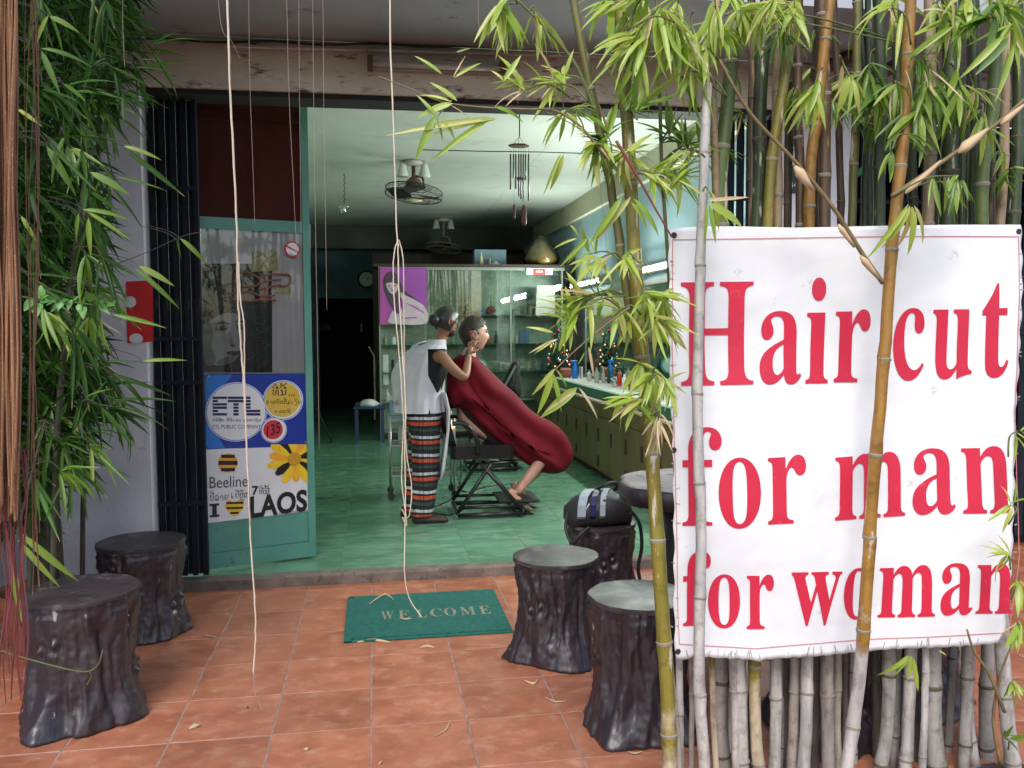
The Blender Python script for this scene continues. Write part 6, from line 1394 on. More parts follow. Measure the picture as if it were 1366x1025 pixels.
# ---------------------------------------------------------------- doormat
m_matg = mat('green_mat', (0.012, 0.15, 0.12), (0.008, 0.1, 0.082), scale=40, rough=0.95, bump=0.8, bscale=250)
mx0, mx1, my0, my1 = -0.155, 0.66, 4.14, 4.83
dm = thing('doormat', 'green doormat with faded WELCOME lettering before the door', 'doormat', (mx0, my0, 0.0))
mb = MB(); N1 = 160; prof_t = []
vs = [(mx0, my1, 0.001), (mx1, my1, 0.001)]
pts = []
for k in range(N1 + 1):
    x = mx0 + (mx1 - mx0) * k / N1; pts.append((x, my0 + 0.02 + 0.012 * abs(math.sin(k / N1 * math.pi * 12))))
top = [(x, y, 0.014) for x, y in pts] + [(mx1, my1, 0.014), (mx0, my1, 0.014)]; bot = [(x, y, 0.002) for x, y, z in top]
n = len(top); mb.add(top + bot, [tuple(range(n)), tuple(range(n, 2 * n))[::-1]] + [(i, (i + 1) % n, (i + 1) % n + n, i + n) for i in range(n)])
mb.build('mat_field', m_matg, dm)
MB().box((mx0 - 0.008, my0, 0.001), (mx1 + 0.008, my0 + 0.018, 0.012), ch=0.003).box((mx0 - 0.01, my0, 0.002), (mx0 + 0.03, my1, 0.016), ch=0.003).box((mx0, my1 - 0.02, 0.002), (mx1, my1 + 0.006, 0.016), ch=0.003).build('mat_border', m_matg, dm)
m_fade = mat('faded_beige', (0.3, 0.26, 0.18), (0.1, 0.16, 0.12), scale=60, rough=0.95)
xs = [507, 532, 563, 583, 601, 622, 640]; xe = [524, 549, 573, 600, 620, 638, 655]
for ch, a, b_ in zip('WELCOME', (508, 531, 556, 574, 593, 615, 641), (525, 547, 569, 590, 609, 635, 656)):
    vs, fs = text_mesh(serif(ch)); ax, bx = min(v[0] for v in vs), max(v[0] for v in vs); ay, by = min(v[1] for v in vs), max(v[1] for v in vs)
    out = []
    y0, y1 = gr(580, 827, 0).y, gr(580, 816, 0).y
    xa_, xb_ = gr(a, 822, 0).x, gr(b_, 822, 0).x
    for v in vs: out.append((xa_ + (v[0] - ax) / (bx - ax) * (xb_ - xa_), y0 + (v[1] - ay) / (by - ay) * (y1 - y0), 0.0158))
    MB().add(out, fs).build('letter', m_fade, dm)

# ---------------------------------------------------------------- banner
YB = 2.42
def sh(Y): return Y - 0.33 if Y < 2.87 else 2.54 + (Y - 2.87) * 0.35
BF = Frame((0.9, YB, 0), (1, 0, 0))
def bsurf(x, z):
    return 0.012 * math.sin(x * 5.1 + 1.3 * z) + 0.007 * math.sin(z * 7.7 + 2 * x + 1) + 0.006 * mnoise.noise(Vector((x * 5, z * 5, 3))) + 0.012 * max(0, 0.5 - z) * math.sin(x * 14)
m_ban, N, L, P = new_mat('banner_vinyl'); P.inputs['Roughness'].default_value = 0.45
tc = N.new('ShaderNodeTexCoord'); n1 = N.new('ShaderNodeTexNoise'); n1.inputs['Scale'].default_value = 2.2; n1.inputs['Detail'].default_value = 6; L.new(tc.outputs['Object'], n1.inputs[0])
r1 = N.new('ShaderNodeValToRGB'); r1.color_ramp.elements[0].position = 0.3; r1.color_ramp.elements[1].position = 0.6; r1.color_ramp.elements[0].color = (0.66, 0.67, 0.7, 1); r1.color_ramp.elements[1].color = (0.79, 0.8, 0.82, 1); L.new(n1.outputs[0], r1.inputs[0])
n2 = N.new('ShaderNodeTexNoise'); n2.inputs['Scale'].default_value = 14; n2.inputs['Detail'].default_value = 9; n2.inputs['Roughness'].default_value = 0.7; L.new(tc.outputs['Object'], n2.inputs[0])
r2_ = N.new('ShaderNodeValToRGB'); r2_.color_ramp.elements[0].position = 0.63; r2_.color_ramp.elements[1].position = 0.74; L.new(n2.outputs[0], r2_.inputs[0])
mx = N.new('ShaderNodeMixRGB'); mx.inputs[2].default_value = (0.42, 0.41, 0.4, 1); L.new(r2_.outputs[0], mx.inputs[0]); L.new(r1.outputs[0], mx.inputs[1]); L.new(mx.outputs[0], P.inputs['Base Color'])
nb_ = N.new('ShaderNodeTexNoise'); nb_.inputs['Scale'].default_value = 6; L.new(tc.outputs['Object'], nb_.inputs[0]); bp2 = N.new('ShaderNodeBump'); bp2.inputs['Strength'].default_value = 0.5; bp2.inputs['Distance'].default_value = 0.02
L.new(nb_.outputs[0], bp2.inputs['Height']); L.new(bp2.outputs[0], P.inputs['Normal'])
m_bred = mat('banner_red', (0.6, 0.018, 0.05), (0.52, 0.022, 0.06), scale=3, rough=0.45, c3=(0.7, 0.12, 0.17), c3t=(0.62, 0.8), c3scale=30)
m_bline = mat('banner_line', (0.6, 0.2, 0.22), rough=0.5)
m_scuff = mat('banner_scuff', (0.2, 0.19, 0.18), (0.4, 0.39, 0.38), scale=60, rough=0.8)
ban = thing('banner', 'white vinyl banner with red lettering Hair cut for man for woman', 'banner', (1.6, YB, 0.4))
nx, nz = 96, 100
botpx = [(893, 868), (902, 880), (914, 879), (925, 874), (948, 877), (970, 879), (1000, 881), (1012, 884), (1030, 881), (1060, 880), (1100, 878), (1150, 873), (1200, 868), (1260, 864), (1310, 860), (1330, 858), (1338, 838)]
toppx = [(893, 308), (902, 304), (940, 302), (990, 302), (1060, 304), (1130, 303), (1250, 301), (1362, 300), (1380, 302)]
def interp(tbl, x):
    if x <= tbl[0][0]: return tbl[0][1]
    for (a, b), (c, d) in zip(tbl, tbl[1:]):
        if x <= c: return b + (d - b) * (x - a) / (c - a)
    return tbl[-1][1]
mb = MB(); vs = []
for j in range(nz + 1):
    t = j / nz
    xl = 892 + 8 * t + 1.2 * math.sin(j * 0.7); xr = 1362 - 24 * t ** 1.5 + 1.2 * math.sin(j * 0.9)
    for i in range(nx + 1):
        s = i / nx; px = xl + (xr - xl) * s
        yt = interp(toppx, px); yb = interp(botpx, px) + 0.7 * math.sin(px * 0.33) + 0.4 * math.sin(px * 0.9)
        q = BF.px(px, yt + (yb - yt) * t); x = 0.9 + q[0]
        vs.append((x, YB + bsurf(x, q[1]), q[1]))
front = [(j * (nx + 1) + i, j * (nx + 1) + i + 1, (j + 1) * (nx + 1) + i + 1, (j + 1) * (nx + 1) + i) for j in range(nz) for i in range(nx)]
K = len(vs); b2 = [(x, y + 0.0015, z) for x, y, z in vs]
ring = [i for i in range(nx + 1)] + [j * (nx + 1) + nx for j in range(1, nz + 1)] + [nz * (nx + 1) + i for i in range(nx - 1, -1, -1)] + [j * (nx + 1) for j in range(nz - 1, 0, -1)]
mb.add(vs + b2, front + [tuple(k + K for k in f)[::-1] for f in front] + [(ring[i], ring[(i + 1) % len(ring)], ring[(i + 1) % len(ring)] + K, ring[i] + K) for i in range(len(ring))])
mb.build('sheet', m_ban, ban, True)
def onban(vs, fs, name, m, off=0.0025):
    """flat pixel-fitted shape laid on the wavy sheet, cut finely so that it follows it"""
    me = bpy.data.meshes.new(name); W0 = wloc(ban)
    me.from_pydata([(p[0], 0, p[1]) for p in vs], [], fs)
    bm = bmesh.new(); bm.from_mesh(me)
    xs_ = [p[0] for p in vs]; zs = [p[1] for p in vs]
    for lo, hi, ax in ((min(xs_), max(xs_), 0), (min(zs), max(zs), 2)):
        v = math.floor(lo / 0.05) * 0.05 + 0.05
        while v < hi:
            co = [0, 0, 0]; co[ax] = v; no = [0, 0, 0]; no[ax] = 1
            bmesh.ops.bisect_plane(bm, geom=bm.verts[:] + bm.edges[:] + bm.faces[:], plane_co=co, plane_no=no); v += 0.05
    for v in bm.verts:
        v.co = Vector((v.co.x, YB + bsurf(v.co.x, v.co.z) - off, v.co.z)) - W0
    bm.to_mesh(me); bm.free()
    return put(name, me, m, ban)
def bq(px, py):
    q = BF.px(px, py); return (0.9 + q[0], q[1])
def bletter(ch, box, shear):
    vs, fs = text_mesh(serif(ch), res=8)
    ax, bx = min(v[0] for v in vs), max(v[0] for v in vs); ay, by = min(v[1] for v in vs), max(v[1] for v in vs)
    x0, y0, x1, y1 = box; d = abs(shear) * (x1 - x0) / 2
    out = []
    for v in vs:
        fx = (v[0] - ax) / (bx - ax); fy = (v[1] - ay) / (by - ay)
        out.append(bq(x0 + (x1 - x0) * fx, (y1 - d) + ((y0 + d) - (y1 - d)) * fy + shear * (fx - 0.5) * (x1 - x0)))
    onban(out, fs, 'letter', m_bred)
def zb1(b): return tuple((880 if k % 2 == 0 else 290) + v * 0.35578 for k, v in enumerate(b))
def zb2(b): return tuple((880 if k % 2 == 0 else 560) + v * 0.35578 for k, v in enumerate(b))
for ch, b in (('H', (80, 240, 358, 632)), ('a', (383, 350, 541, 630)), ('i', (557, 225, 640, 625)), ('r', (661, 345, 788, 620)), ('c', (872, 340, 987, 614)), ('u', (1014, 345, 1160, 608)), ('t', (1194, 248, 1298, 602))):
    bletter(ch, zb1(b), -0.015)
for ch, b, s_ in (('f', (80, 28, 232, 395), 0), ('o', (218, 140, 380, 410), -.03), ('r', (407, 131, 552, 394), -.05), ('m', (660, 115, 915, 380), -.085), ('a', (942, 102, 1097, 358), -.05), ('n', (1122, 96, 1308, 348), -.02),
                  ('f', (85, 490, 190, 772), -.02), ('o', (182, 581, 306, 784), 0), ('r', (331, 583, 434, 790), 0.01), ('w', (500, 572, 690, 780), -.02), ('o', (699, 555, 803, 760), -.05), ('m', (826, 540, 1028, 748), -.06), ('a', (1047, 530, 1165, 735), -.05), ('n', (1178, 532, 1310, 725), -.02)):
    bletter(ch, zb2(b), s_)
def bstrip(p, q, w, name='border_line', m=m_bline, off=0.0022):
    n = 24; vs, fs = [], []
    for i in range(n + 1):
        t = i / n; x, y = p[0] + (q[0] - p[0]) * t, p[1] + (q[1] - p[1]) * t
        dx, dy = (q[1] - p[1]), -(q[0] - p[0]); l = math.hypot(dx, dy); dx, dy = dx / l * w / 2, dy / l * w / 2
        vs += [bq(x - dx, y - dy), bq(x + dx, y + dy)]
    fs = [(2 * i, 2 * i + 1, 2 * i + 3, 2 * i + 2) for i in range(n)]
    onban(vs, fs, name, m, off)
for p, q in (((897, 320), (1100, 317)), ((1100, 317), (1358, 316)), ((1357, 316), (1353, 560)), ((1353, 560), (1353, 740)), ((1353, 740), (1342, 843)), ((1342, 843), (1160, 856)), ((1160, 856), (1010, 867)), ((1010, 867), (905, 858)), ((905, 858), (898, 600)), ((898, 600), (897, 320))):
    bstrip(p, q, 1.1)
rr = random.Random(21)
for k in range(58):       # torn and crumpled hem
    px = rr.uniform(905, 1335); yb = interp(botpx, px)
    if k < 44: bstrip((px, yb - 1.5), (px + rr.uniform(-3, 3), yb - rr.uniform(6, 14)), rr.uniform(0.5, 1.5), 'hem_scuff', m_scuff, 0.0018)
    else:
        py = rr.uniform(330, 840); bstrip((894 + 8 * (py - 300) / 580, py), (894 + 8 * (py - 300) / 580 + rr.uniform(3, 7), py + rr.uniform(-3, 3)), rr.uniform(0.5, 1.2), 'hem_scuff', m_scuff, 0.0018)
for k in range(34):
    py = rr.uniform(330, 850); px = (894 if k % 2 else 1357 - 20 * max(0, (py - 560) / 300)); bstrip((px, py), (px + rr.uniform(2, 5), py + rr.uniform(-2, 2)), rr.uniform(0.6, 1.8), 'hem_scuff', m_scuff, 0.0018)
for px, py in ((897, 600), (1354, 594), (899, 314), (1358, 309), (903, 868)):
    x, z = bq(px, py); MB().lathe([(0.009, 0), (0.006, 0.003), (0.003, 0.001)], n=12).build('eyelet', m_dwood, ban, True, local=True); o = COL.objects[-1]
    o.location = Vector((x, YB + bsurf(x, z) - 0.002, z)) - wloc(ban); o.rotation_euler = (R(90), 0, 0)

# ---------------------------------------------------------------- soil bed
m_soil = mat('soil', (0.08, 0.055, 0.045), (0.04, 0.028, 0.022), scale=14, rough=1, bump=0.8, bscale=60, c3=(0.2, 0.15, 0.11), c3t=(0.6, 0.66))
mb = MB(); nn = 40; vs = []
for j in range(16):
    for i in range(nn + 1):
        x = 0.82 + (2.7 - 0.82) * i / nn; y = 1.85 + (2.72 - 1.85) * j / 15; e = min(i, nn - i, j * 2, (15 - j) * 2) / 8
        vs.append((x, y, -0.02 + 0.03 * min(1, e) + 0.01 * mnoise.noise(Vector((x * 8, y * 8, 0)))))
mb.add(vs, [(j * (nn + 1) + i, j * (nn + 1) + i + 1, (j + 1) * (nn + 1) + i + 1, (j + 1) * (nn + 1) + i) for j in range(15) for i in range(nn)])
ST('soil_bed', mb, m_soil, 'patch of soil the bamboo grows from', smooth=True)
TB('terracotta_planter', 'large dark red planter standing behind the bamboo stems at the right', 'planter', MB().lathe([(0.2, 0), (0.27, 0.32), (0.29, 0.33), (0.29, 0.37), (0.25, 0.37), (0.24, 0.3)], at(1262, 990, 3.7).to_tuple()[:2] + (0.0,), 30), m_terra, smooth=False)
mb = MB(); c = gr(1310, 990, 0.0); mb.ell((c.x + 0.1, 3.3, 0.12), (0.26, 0.2, 0.14), 24, 14)
mb.v = [tuple(Vector(v) + Vector((1, 1, 1)) * 0.02 * mnoise.noise(Vector(v) * 9)) for v in mb.v]
TB('boulder', 'rounded grey stone beyond the bamboo stems at the right edge', 'stone', mb, m_conc, smooth=True)

# ---------------------------------------------------------------- bamboo culms
def culm_mat(name, up1, up2, low, z0, dz, peel=(0.5, 0.46, 0.38), peelt=0.62, rough=0.4):
    m, N, L, P = new_mat(name); P.inputs['Roughness'].default_value = rough
    tc = N.new('ShaderNodeTexCoord'); sp = N.new('ShaderNodeSeparateXYZ'); L.new(tc.outputs['Object'], sp.inputs[0])
    oi = N.new('ShaderNodeObjectInfo')
    ad = N.new('ShaderNodeVectorMath'); ad.operation = 'ADD'; L.new(tc.outputs['Object'], ad.inputs[0]); 
    m7 = N.new('ShaderNodeMath'); m7.operation = 'MULTIPLY'; m7.inputs[1].default_value = 50; L.new(oi.outputs['Random'], m7.inputs[0]); L.new(m7.outputs[0], ad.inputs[1])
    mp = N.new('ShaderNodeMapping'); mp.inputs['Scale'].default_value = (30, 30, 5); L.new(ad.outputs[0], mp.inputs[0])
    nz = N.new('ShaderNodeTexNoise'); nz.inputs['Scale'].default_value = 1; nz.inputs['Detail'].default_value = 6; nz.inputs['Roughness'].default_value = 0.6; L.new(mp.outputs[0], nz.inputs[0])
    r = N.new('ShaderNodeValToRGB'); r.color_ramp.elements[0].position = 0.35; r.color_ramp.elements[1].position = 0.65; r.color_ramp.elements[0].color = (*up2, 1); r.color_ramp.elements[1].color = (*up1, 1); L.new(nz.outputs[0], r.inputs[0])
    rp = N.new('ShaderNodeValToRGB'); rp.color_ramp.elements[0].position = peelt; rp.color_ramp.elements[1].position = peelt + 0.04; L.new(nz.outputs[0], rp.inputs[0])
    # streaky noise decides where the paint ends
    nb = N.new('ShaderNodeTexNoise'); nb.inputs['Scale'].default_value = 4; nb.inputs['Detail'].default_value = 7; nb.inputs['Roughness'].default_value = 0.7; L.new(ad.outputs[0], nb.inputs[0])
    zz = N.new('ShaderNodeMath'); zz.operation = 'MULTIPLY_ADD'; zz.inputs[1].default_value = -1.1; L.new(nb.outputs[0], zz.inputs[0]); L.new(sp.outputs[2], zz.inputs[2])
    mr = N.new('ShaderNodeMapRange'); mr.inputs[1].default_value = z0 - dz - 0.55; mr.inputs[2].default_value = z0 + dz - 0.55; mr.inputs[3].default_value = 1; mr.inputs[4].default_value = 0; L.new(zz.outputs[0], mr.inputs[0])
    x1 = N.new('ShaderNodeMixRGB'); x1.inputs[2].default_value = (*peel, 1); L.new(rp.outputs[0], x1.inputs[0]); L.new(r.outputs[0], x1.inputs[1])
    lo = N.new('ShaderNodeValToRGB'); lo.color_ramp.elements[0].position = 0.3; lo.color_ramp.elements[1].position = 0.6; lo.color_ramp.elements[0].color = (*[v * 0.5 for v in low], 1); lo.color_ramp.elements[1].color = (*low, 1); L.new(nz.outputs[0], lo.inputs[0])
    x2 = N.new('ShaderNodeMixRGB'); L.new(mr.outputs[0], x2.inputs[0]); L.new(x1.outputs[0], x2.inputs[1]); L.new(lo.outputs[0], x2.inputs[2])
    n9 = N.new('ShaderNodeTexNoise'); n9.inputs['Scale'].default_value = 22; n9.inputs['Detail'].default_value = 8; n9.inputs['Roughness'].default_value = 0.75; L.new(ad.outputs[0], n9.inputs[0])
    r9 = N.new('ShaderNodeValToRGB'); r9.color_ramp.elements[0].position = 0.5; r9.color_ramp.elements[1].position = 0.72; r9.color_ramp.elements[0].color = (1, 1, 1, 1); r9.color_ramp.elements[1].color = (0.42, 0.38, 0.32, 1); L.new(n9.outputs[0], r9.inputs[0])
    x3 = N.new('ShaderNodeMixRGB'); x3.blend_type = 'MULTIPLY'; x3.inputs[0].default_value = 1; L.new(x2.outputs[0], x3.inputs[1]); L.new(r9.outputs[0], x3.inputs[2]); L.new(x3.outputs[0], P.inputs['Base Color'])
    bp = N.new('ShaderNodeBump'); bp.inputs['Strength'].default_value = 0.15; bp.inputs['Distance'].default_value = 0.005; L.new(nz.outputs[0], bp.inputs['Height']); L.new(bp.outputs[0], P.inputs['Normal'])
    return m
PALE = (0.47, 0.45, 0.43)
mc = {
 'green': culm_mat('culm_green', (0.105, 0.15, 0.035), (0.07, 0.11, 0.03), PALE, 0.75, 0.06),
 'dark': culm_mat('culm_dark_green', (0.045, 0.065, 0.024), (0.028, 0.04, 0.018), (0.34, 0.32, 0.3), 0.75, 0.06),
 'olive': culm_mat('culm_olive', (0.14, 0.13, 0.03), (0.1, 0.1, 0.03), (0.38, 0.34, 0.28), 0.6, 0.06),
 'gold': culm_mat('culm_gold', (0.32, 0.17, 0.03), (0.22, 0.105, 0.022), PALE, 0.6, 0.06, peelt=0.66),
 'brown': culm_mat('culm_brown', (0.12, 0.07, 0.04), (0.07, 0.04, 0.026), (0.32, 0.28, 0.25), 0.7, 0.1, peel=(0.3, 0.2, 0.12)),
 'tan': culm_mat('culm_tan', (0.34, 0.25, 0.14), (0.22, 0.15, 0.09), PALE, 0.8, 0.1),
 'grey': culm_mat('culm_grey', (0.44, 0.405, 0.37), (0.29, 0.27, 0.25), PALE, 3, 0.1, peelt=0.75, rough=0.6),
 'yellow': culm_mat('culm_yellow', (0.25, 0.19, 0.028), (0.13, 0.13, 0.025), (0.5, 0.42, 0.3), 0.35, 0.08, peelt=0.6),
}
m_node = mat('node_ring', (0.33, 0.3, 0.25), (0.15, 0.13, 0.1), scale=30, rough=0.8)
m_nodeD = mat('node_ring_dark', (0.12, 0.11, 0.07), (0.06, 0.055, 0.035), scale=30, rough=0.8)
prof = []
ring_me = MB().lathe([(1.0, -0.28), (1.13, -0.16), (1.05, -0.02), (1.16, 0.1), (1.1, 0.22), (0.98, 0.34)], n=14, cap=False).mesh('node')
for p in ring_me.polygons: p.use_smooth = True
ring_me2 = ring_me.copy(); ring_me.materials.append(m_node); ring_me2.materials.append(m_nodeD)
CULM = {}; LR0 = random.Random(12)
def culm(key, pts, w, mk, label, Y=2.9, Y2=None, bottom=True, top=None, step=0.27, n=14, dark=False, sd=0):
    """pts: pixels from foot to top; Y..Y2 its distance at foot and top"""
    w = w * Y / sh(Y) if False else w; Y2 = sh(Y if Y2 is None else Y2); Y = sh(Y); k_ = len(pts)
    P_ = [at(x, y, Y + (Y2 - Y) * i / max(1, k_ - 1)) for i, (x, y) in enumerate(pts)]
    if bottom:
        d = (P_[0] - P_[1]).normalized(); t = (P_[0].z + 0.02) / max(0.2, -d.z)
        if P_[0].z > 0.0: P_.insert(0, P_[0] + d * t)
    if top: P_.append(P_[-1] + (P_[-1] - P_[-2]).normalized() * top)
    path = catmull(P_, 6); r = w / 2 / FPX * (Y + Y2) / 2
    # resample to nodes
    rr = random.Random(sum(map(ord, label)) + sd)
    L_ = [0]
    for a, b in zip(path, path[1:]): L_.append(L_[-1] + (b - a).length)
    def pt(s):
        for i in range(len(path) - 1):
            if s <= L_[i + 1]: return path[i].lerp(path[i + 1], (s - L_[i]) / max(1e-6, L_[i + 1] - L_[i]))
        return path[-1].copy()
    t = thing('bamboo_culm', label, 'bamboo culm', path[0], 'bamboo culms of the clump around the banner')
    tp_ = lambda q: 1.06 - 0.26 * q / L_[-1]
    s = rr.uniform(0.05, 0.15); nodes = []
    while s < L_[-1]: nodes.append(s); s += step * rr.uniform(0.8, 1.2)
    ss, rad = [0.0], [r * 1.05]
    for q in nodes:
        for d, f in ((-0.05, 0.97), (-0.008, 1.03), (0.008, 1.04), (0.05, 0.96)): 
            if 0 < q + d < L_[-1] and q + d > ss[-1]: ss.append(q + d); rad.append(r * f * tp_(q))
        mid = q + step / 2
        if mid < L_[-1] and mid > ss[-1]: ss.append(mid); rad.append(r * 0.95 * tp_(mid))
    if L_[-1] > ss[-1] + 0.01: ss.append(L_[-1]); rad.append(r * 0.93 * tp_(L_[-1]))
    jit = [Vector((rr.uniform(-1, 1), rr.uniform(-1, 1), 0)) * 0.0015 for _ in ss]
    cp = [pt(q) + j for q, j in zip(ss, jit)]
    MB().tube(cp, rad, n).build('stalk', mc[mk], t, True)
    for q in nodes:
        p = pt(q); d = (pt(min(q + 0.03, L_[-1])) - pt(max(q - 0.03, 0))).normalized()
        o = put('node', ring_me2 if dark else ring_me, None, t, p - path[0]); o.rotation_euler = d.to_track_quat('Z', 'Y').to_euler(); o.scale = (r * tp_(q), r * tp_(q), r * rr.uniform(0.8, 1.1))
    CULM[key] = t; return t
# in front of the banner and beside it
culm('F1', [(940, 1025), (933, 900), (935, 700), (930, 560), (936, 300), (943, 140), (944, 112)], 17, 'grey', 'dry grey culm running straight up in front of the banner\'s first letters', 2.62, 2.66, step=0.3)
culm('F1b', [(968, 600), (958, 320), (951, 110), (957, 0)], 13, 'tan', 'tan stem rising beside the broken top of the dry grey culm', 2.85, 2.85, top=0.4)
culm('F2', [(1130, 1025), (1147, 900), (1155, 790), (1167, 620), (1181, 460), (1190, 330), (1205, 180), (1215, 0)], 19, 'gold', 'golden culm leaning in front of the banner between Hair and cut', 2.6, 2.6, top=0.5)
culm('F3', [(894, 1025), (889, 900), (882, 800), (873, 650), (866, 560), (850, 400), (838, 190), (830, 40)], 21, 'yellow', 'yellow green culm standing against the banner\'s left edge', 2.66, 2.75, top=0.6)
culm('F4', [(882, 760), (872, 640), (862, 540), (838, 400), (815, 250), (792, 140), (765, 0)], 14, 'olive', 'leaning brown green culm curving up left of the banner', 2.72, 2.8, bottom=True, top=0.5)
culm('F5', [(890, 330), (884, 250), (880, 150), (878, 60)], 6, 'olive', 'very thin culm ending above the banner\'s top left corner', 2.85, 2.85, bottom=True, top=0.3)
# behind the banner: (key, foot x, x under hem, x over banner, x at top, width, material, label, Y)
back = [
 ('b1', 908, 906, 900, None, 11, 'grey', 'thin whitish stem, first from the left under the banner', 2.83),
 ('b2', 922, 923, 920, None, 8, 'brown', 'thin dark stem between the first whitish stem and the grey culm', 3.0),
 ('b3', 955, 950, 948, None, 9, 'yellow', 'thin yellow stem just right of the grey culm\'s foot', 2.84),
 ('b4', 966, 962, 1010, 1022, 20, 'dark', 'shaded stem behind the thin yellow stem, dark green higher up', 3.05),
 ('b5', 988, 984, 962, 983, 23, 'green', 'whitewashed stem third in the row, thick green above the banner', 2.86),
 ('b6', 1012, 1007, 1024, 1062, 17, 'yellow', 'yellow and white flaking stem under the word for', 2.84),
 ('b7', 1033, 1035, 1037, 1042, 17, 'tan', 'white stem right of the flaking yellow one, tan above the banner', 2.87),
 ('b8', 1056, 1061, 1068, 1065, 15, 'brown', 'thin greyish stem in the middle of the row, brown above the banner', 2.95),
 ('b9', 1072, 1077, 1079, 1107, 18, 'gold', 'white stem turning golden brown above the banner', 2.86),
 ('b10', 1105, 1103, 1100, 1096, 19, 'brown', 'broad white stem just left of the golden culm\'s foot', 2.88),
 ('b11', 1117, 1117, 1136, 1143, 13, 'olive', 'grey stem close behind the golden culm\'s foot', 3.0),
 ('b12', 1175, 1186, 1173, 1172, 19, 'dark', 'grey beige stem just right of the golden culm\'s foot', 2.9),
 ('b13', 1190, 1196, 1200, 1192, 13, 'dark', 'thin grey stem behind the grey beige one', 3.1),
 ('b14', 1208, 1215, 1238, 1240, 18, 'tan', 'beige stem under a drooping leaf spray right of the golden culm', 2.9),
 ('b15', 1230, 1235, 1228, None, 11, 'grey', 'thin bright white stem below the last letters', 2.82),
 ('b16', 1250, 1243, 1264, 1267, 27, 'dark', 'slanting white stem beside the thin bright one, dark above', 2.95),
 ('b17', 1286, 1291, 1298, 1299, 18, 'dark', 'thick beige stem near the banner\'s right corner', 2.88),
 ('b18', 1352, 1338, 1310, 1332, 22, 'green', 'thick greyish stem at the right edge beyond the banner corner', 2.8),
 ('b19', 1302, 1292, 1334, 1340, 15, 'tan', 'slim white stem branching off by the thick beige one', 3.0),
 ('b20', 975, 975, 972, None, 8, 'grey', 'thin grey stem half hidden between two white ones', 3.05),
 ('b21', 1040, 1046, 1052, 1054, 8, 'dark', 'slender dark stem deep in the clump\'s middle', 3.2),
 ('b22', 1318, 1317, 1352, 1358, 18, 'dark', 'dark stem running up the right edge above the banner', 3.1),
 ('b23', 1140, 1138, 1152, 1158, 9, 'dark', 'slim dark stem seen above the banner left of the golden culm', 3.25),
 ('b24', 1262, 1270, 1282, 1278, 10, 'dark', 'slim shaded stem between two thick dark ones at the right', 3.3),
]
for k, x0, x1, x2, x3, w, mk, lb, Y in back:
    pts = [(x0, 1025), (x1, 880), (x2, 300 if x3 else 420)]
    if x3: pts += [((x2 + x3) / 2 + (3 if len(k) % 2 else -3), 150), (x3, 5)]
    culm(k, pts, w * Y / 2.87, mk, lb, Y, Y, top=0.6 if x3 else None, dark=(mk == 'dark'), n=12)

mc['brown_shade'] = culm_mat('culm_shaded_brown', (0.1, 0.06, 0.035), (0.06, 0.035, 0.022), (0.13, 0.11, 0.095), 0.7, 0.1, peel=(0.24, 0.16, 0.1)); mc['dark_shade'] = culm_mat('culm_shaded_green', (0.035, 0.05, 0.02), (0.022, 0.032, 0.015), (0.11, 0.1, 0.085), 0.7, 0.1)  # darker copies: the shade deep in the clump is put into their colour
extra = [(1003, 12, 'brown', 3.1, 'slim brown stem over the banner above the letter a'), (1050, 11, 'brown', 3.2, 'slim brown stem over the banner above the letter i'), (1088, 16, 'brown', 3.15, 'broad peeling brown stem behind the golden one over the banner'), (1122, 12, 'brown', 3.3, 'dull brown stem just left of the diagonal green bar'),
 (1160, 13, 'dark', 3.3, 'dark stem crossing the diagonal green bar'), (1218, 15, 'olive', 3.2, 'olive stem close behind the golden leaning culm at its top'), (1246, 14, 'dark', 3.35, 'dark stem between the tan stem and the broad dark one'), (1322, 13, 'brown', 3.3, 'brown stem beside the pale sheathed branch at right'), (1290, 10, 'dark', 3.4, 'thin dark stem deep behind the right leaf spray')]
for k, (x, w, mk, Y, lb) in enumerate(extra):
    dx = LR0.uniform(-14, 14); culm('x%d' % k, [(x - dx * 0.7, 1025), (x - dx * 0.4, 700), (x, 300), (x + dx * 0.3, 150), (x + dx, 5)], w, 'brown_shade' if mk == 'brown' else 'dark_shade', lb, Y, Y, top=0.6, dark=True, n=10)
# thin side branches with sheaths
m_sheath = mat('pale_sheath', (0.55, 0.4, 0.25), (0.42, 0.29, 0.17), scale=10, rough=0.7)
m_twig = mat('twig', (0.22, 0.16, 0.07), (0.13, 0.09, 0.04), scale=30, rough=0.7)
m_gtwig = mat('green_twig', (0.12, 0.15, 0.04), (0.08, 0.1, 0.03), scale=30, rough=0.7)
def branch(key, pts, r0, r1, Y, sheaths=(), m=None):
    Y = sh(Y); t = CULM[key]; P_ = catmull([at(x, y, Y) for x, y in pts], 5); n = len(P_)
    b = MB().tube(P_, [r0 + (r1 - r0) * i / (n - 1) for i in range(n)], 7).build('branch', m or m_twig, t, True)
    for (a, c, w) in sheaths:
        A, B = at(*a, Y - 0.01), at(*c, Y - 0.01)
        MB().tube([A, A.lerp(B, 0.25), A.lerp(B, 0.6), B], [0.004, w, w * 0.75, 0.004], 7).build('sheath', m_sheath, b, True)
    return b
branch('F2', [(1178, 378), (1150, 338), (1110, 275), (1060, 215), (1000, 150), (960, 80)], 0.007, 0.004, 2.56, (((1060, 222), (1085, 255), 0.014), ((1118, 300), (1140, 330), 0.008), ((1148, 342), (1172, 372), 0.01)))
branch('F2', [(1190, 262), (1230, 235), (1280, 200), (1330, 165), (1370, 130)], 0.007, 0.005, 2.55, (((1208, 258), (1255, 215), 0.01), ((1278, 204), (1318, 172), 0.016), ((1335, 166), (1366, 140), 0.01)))
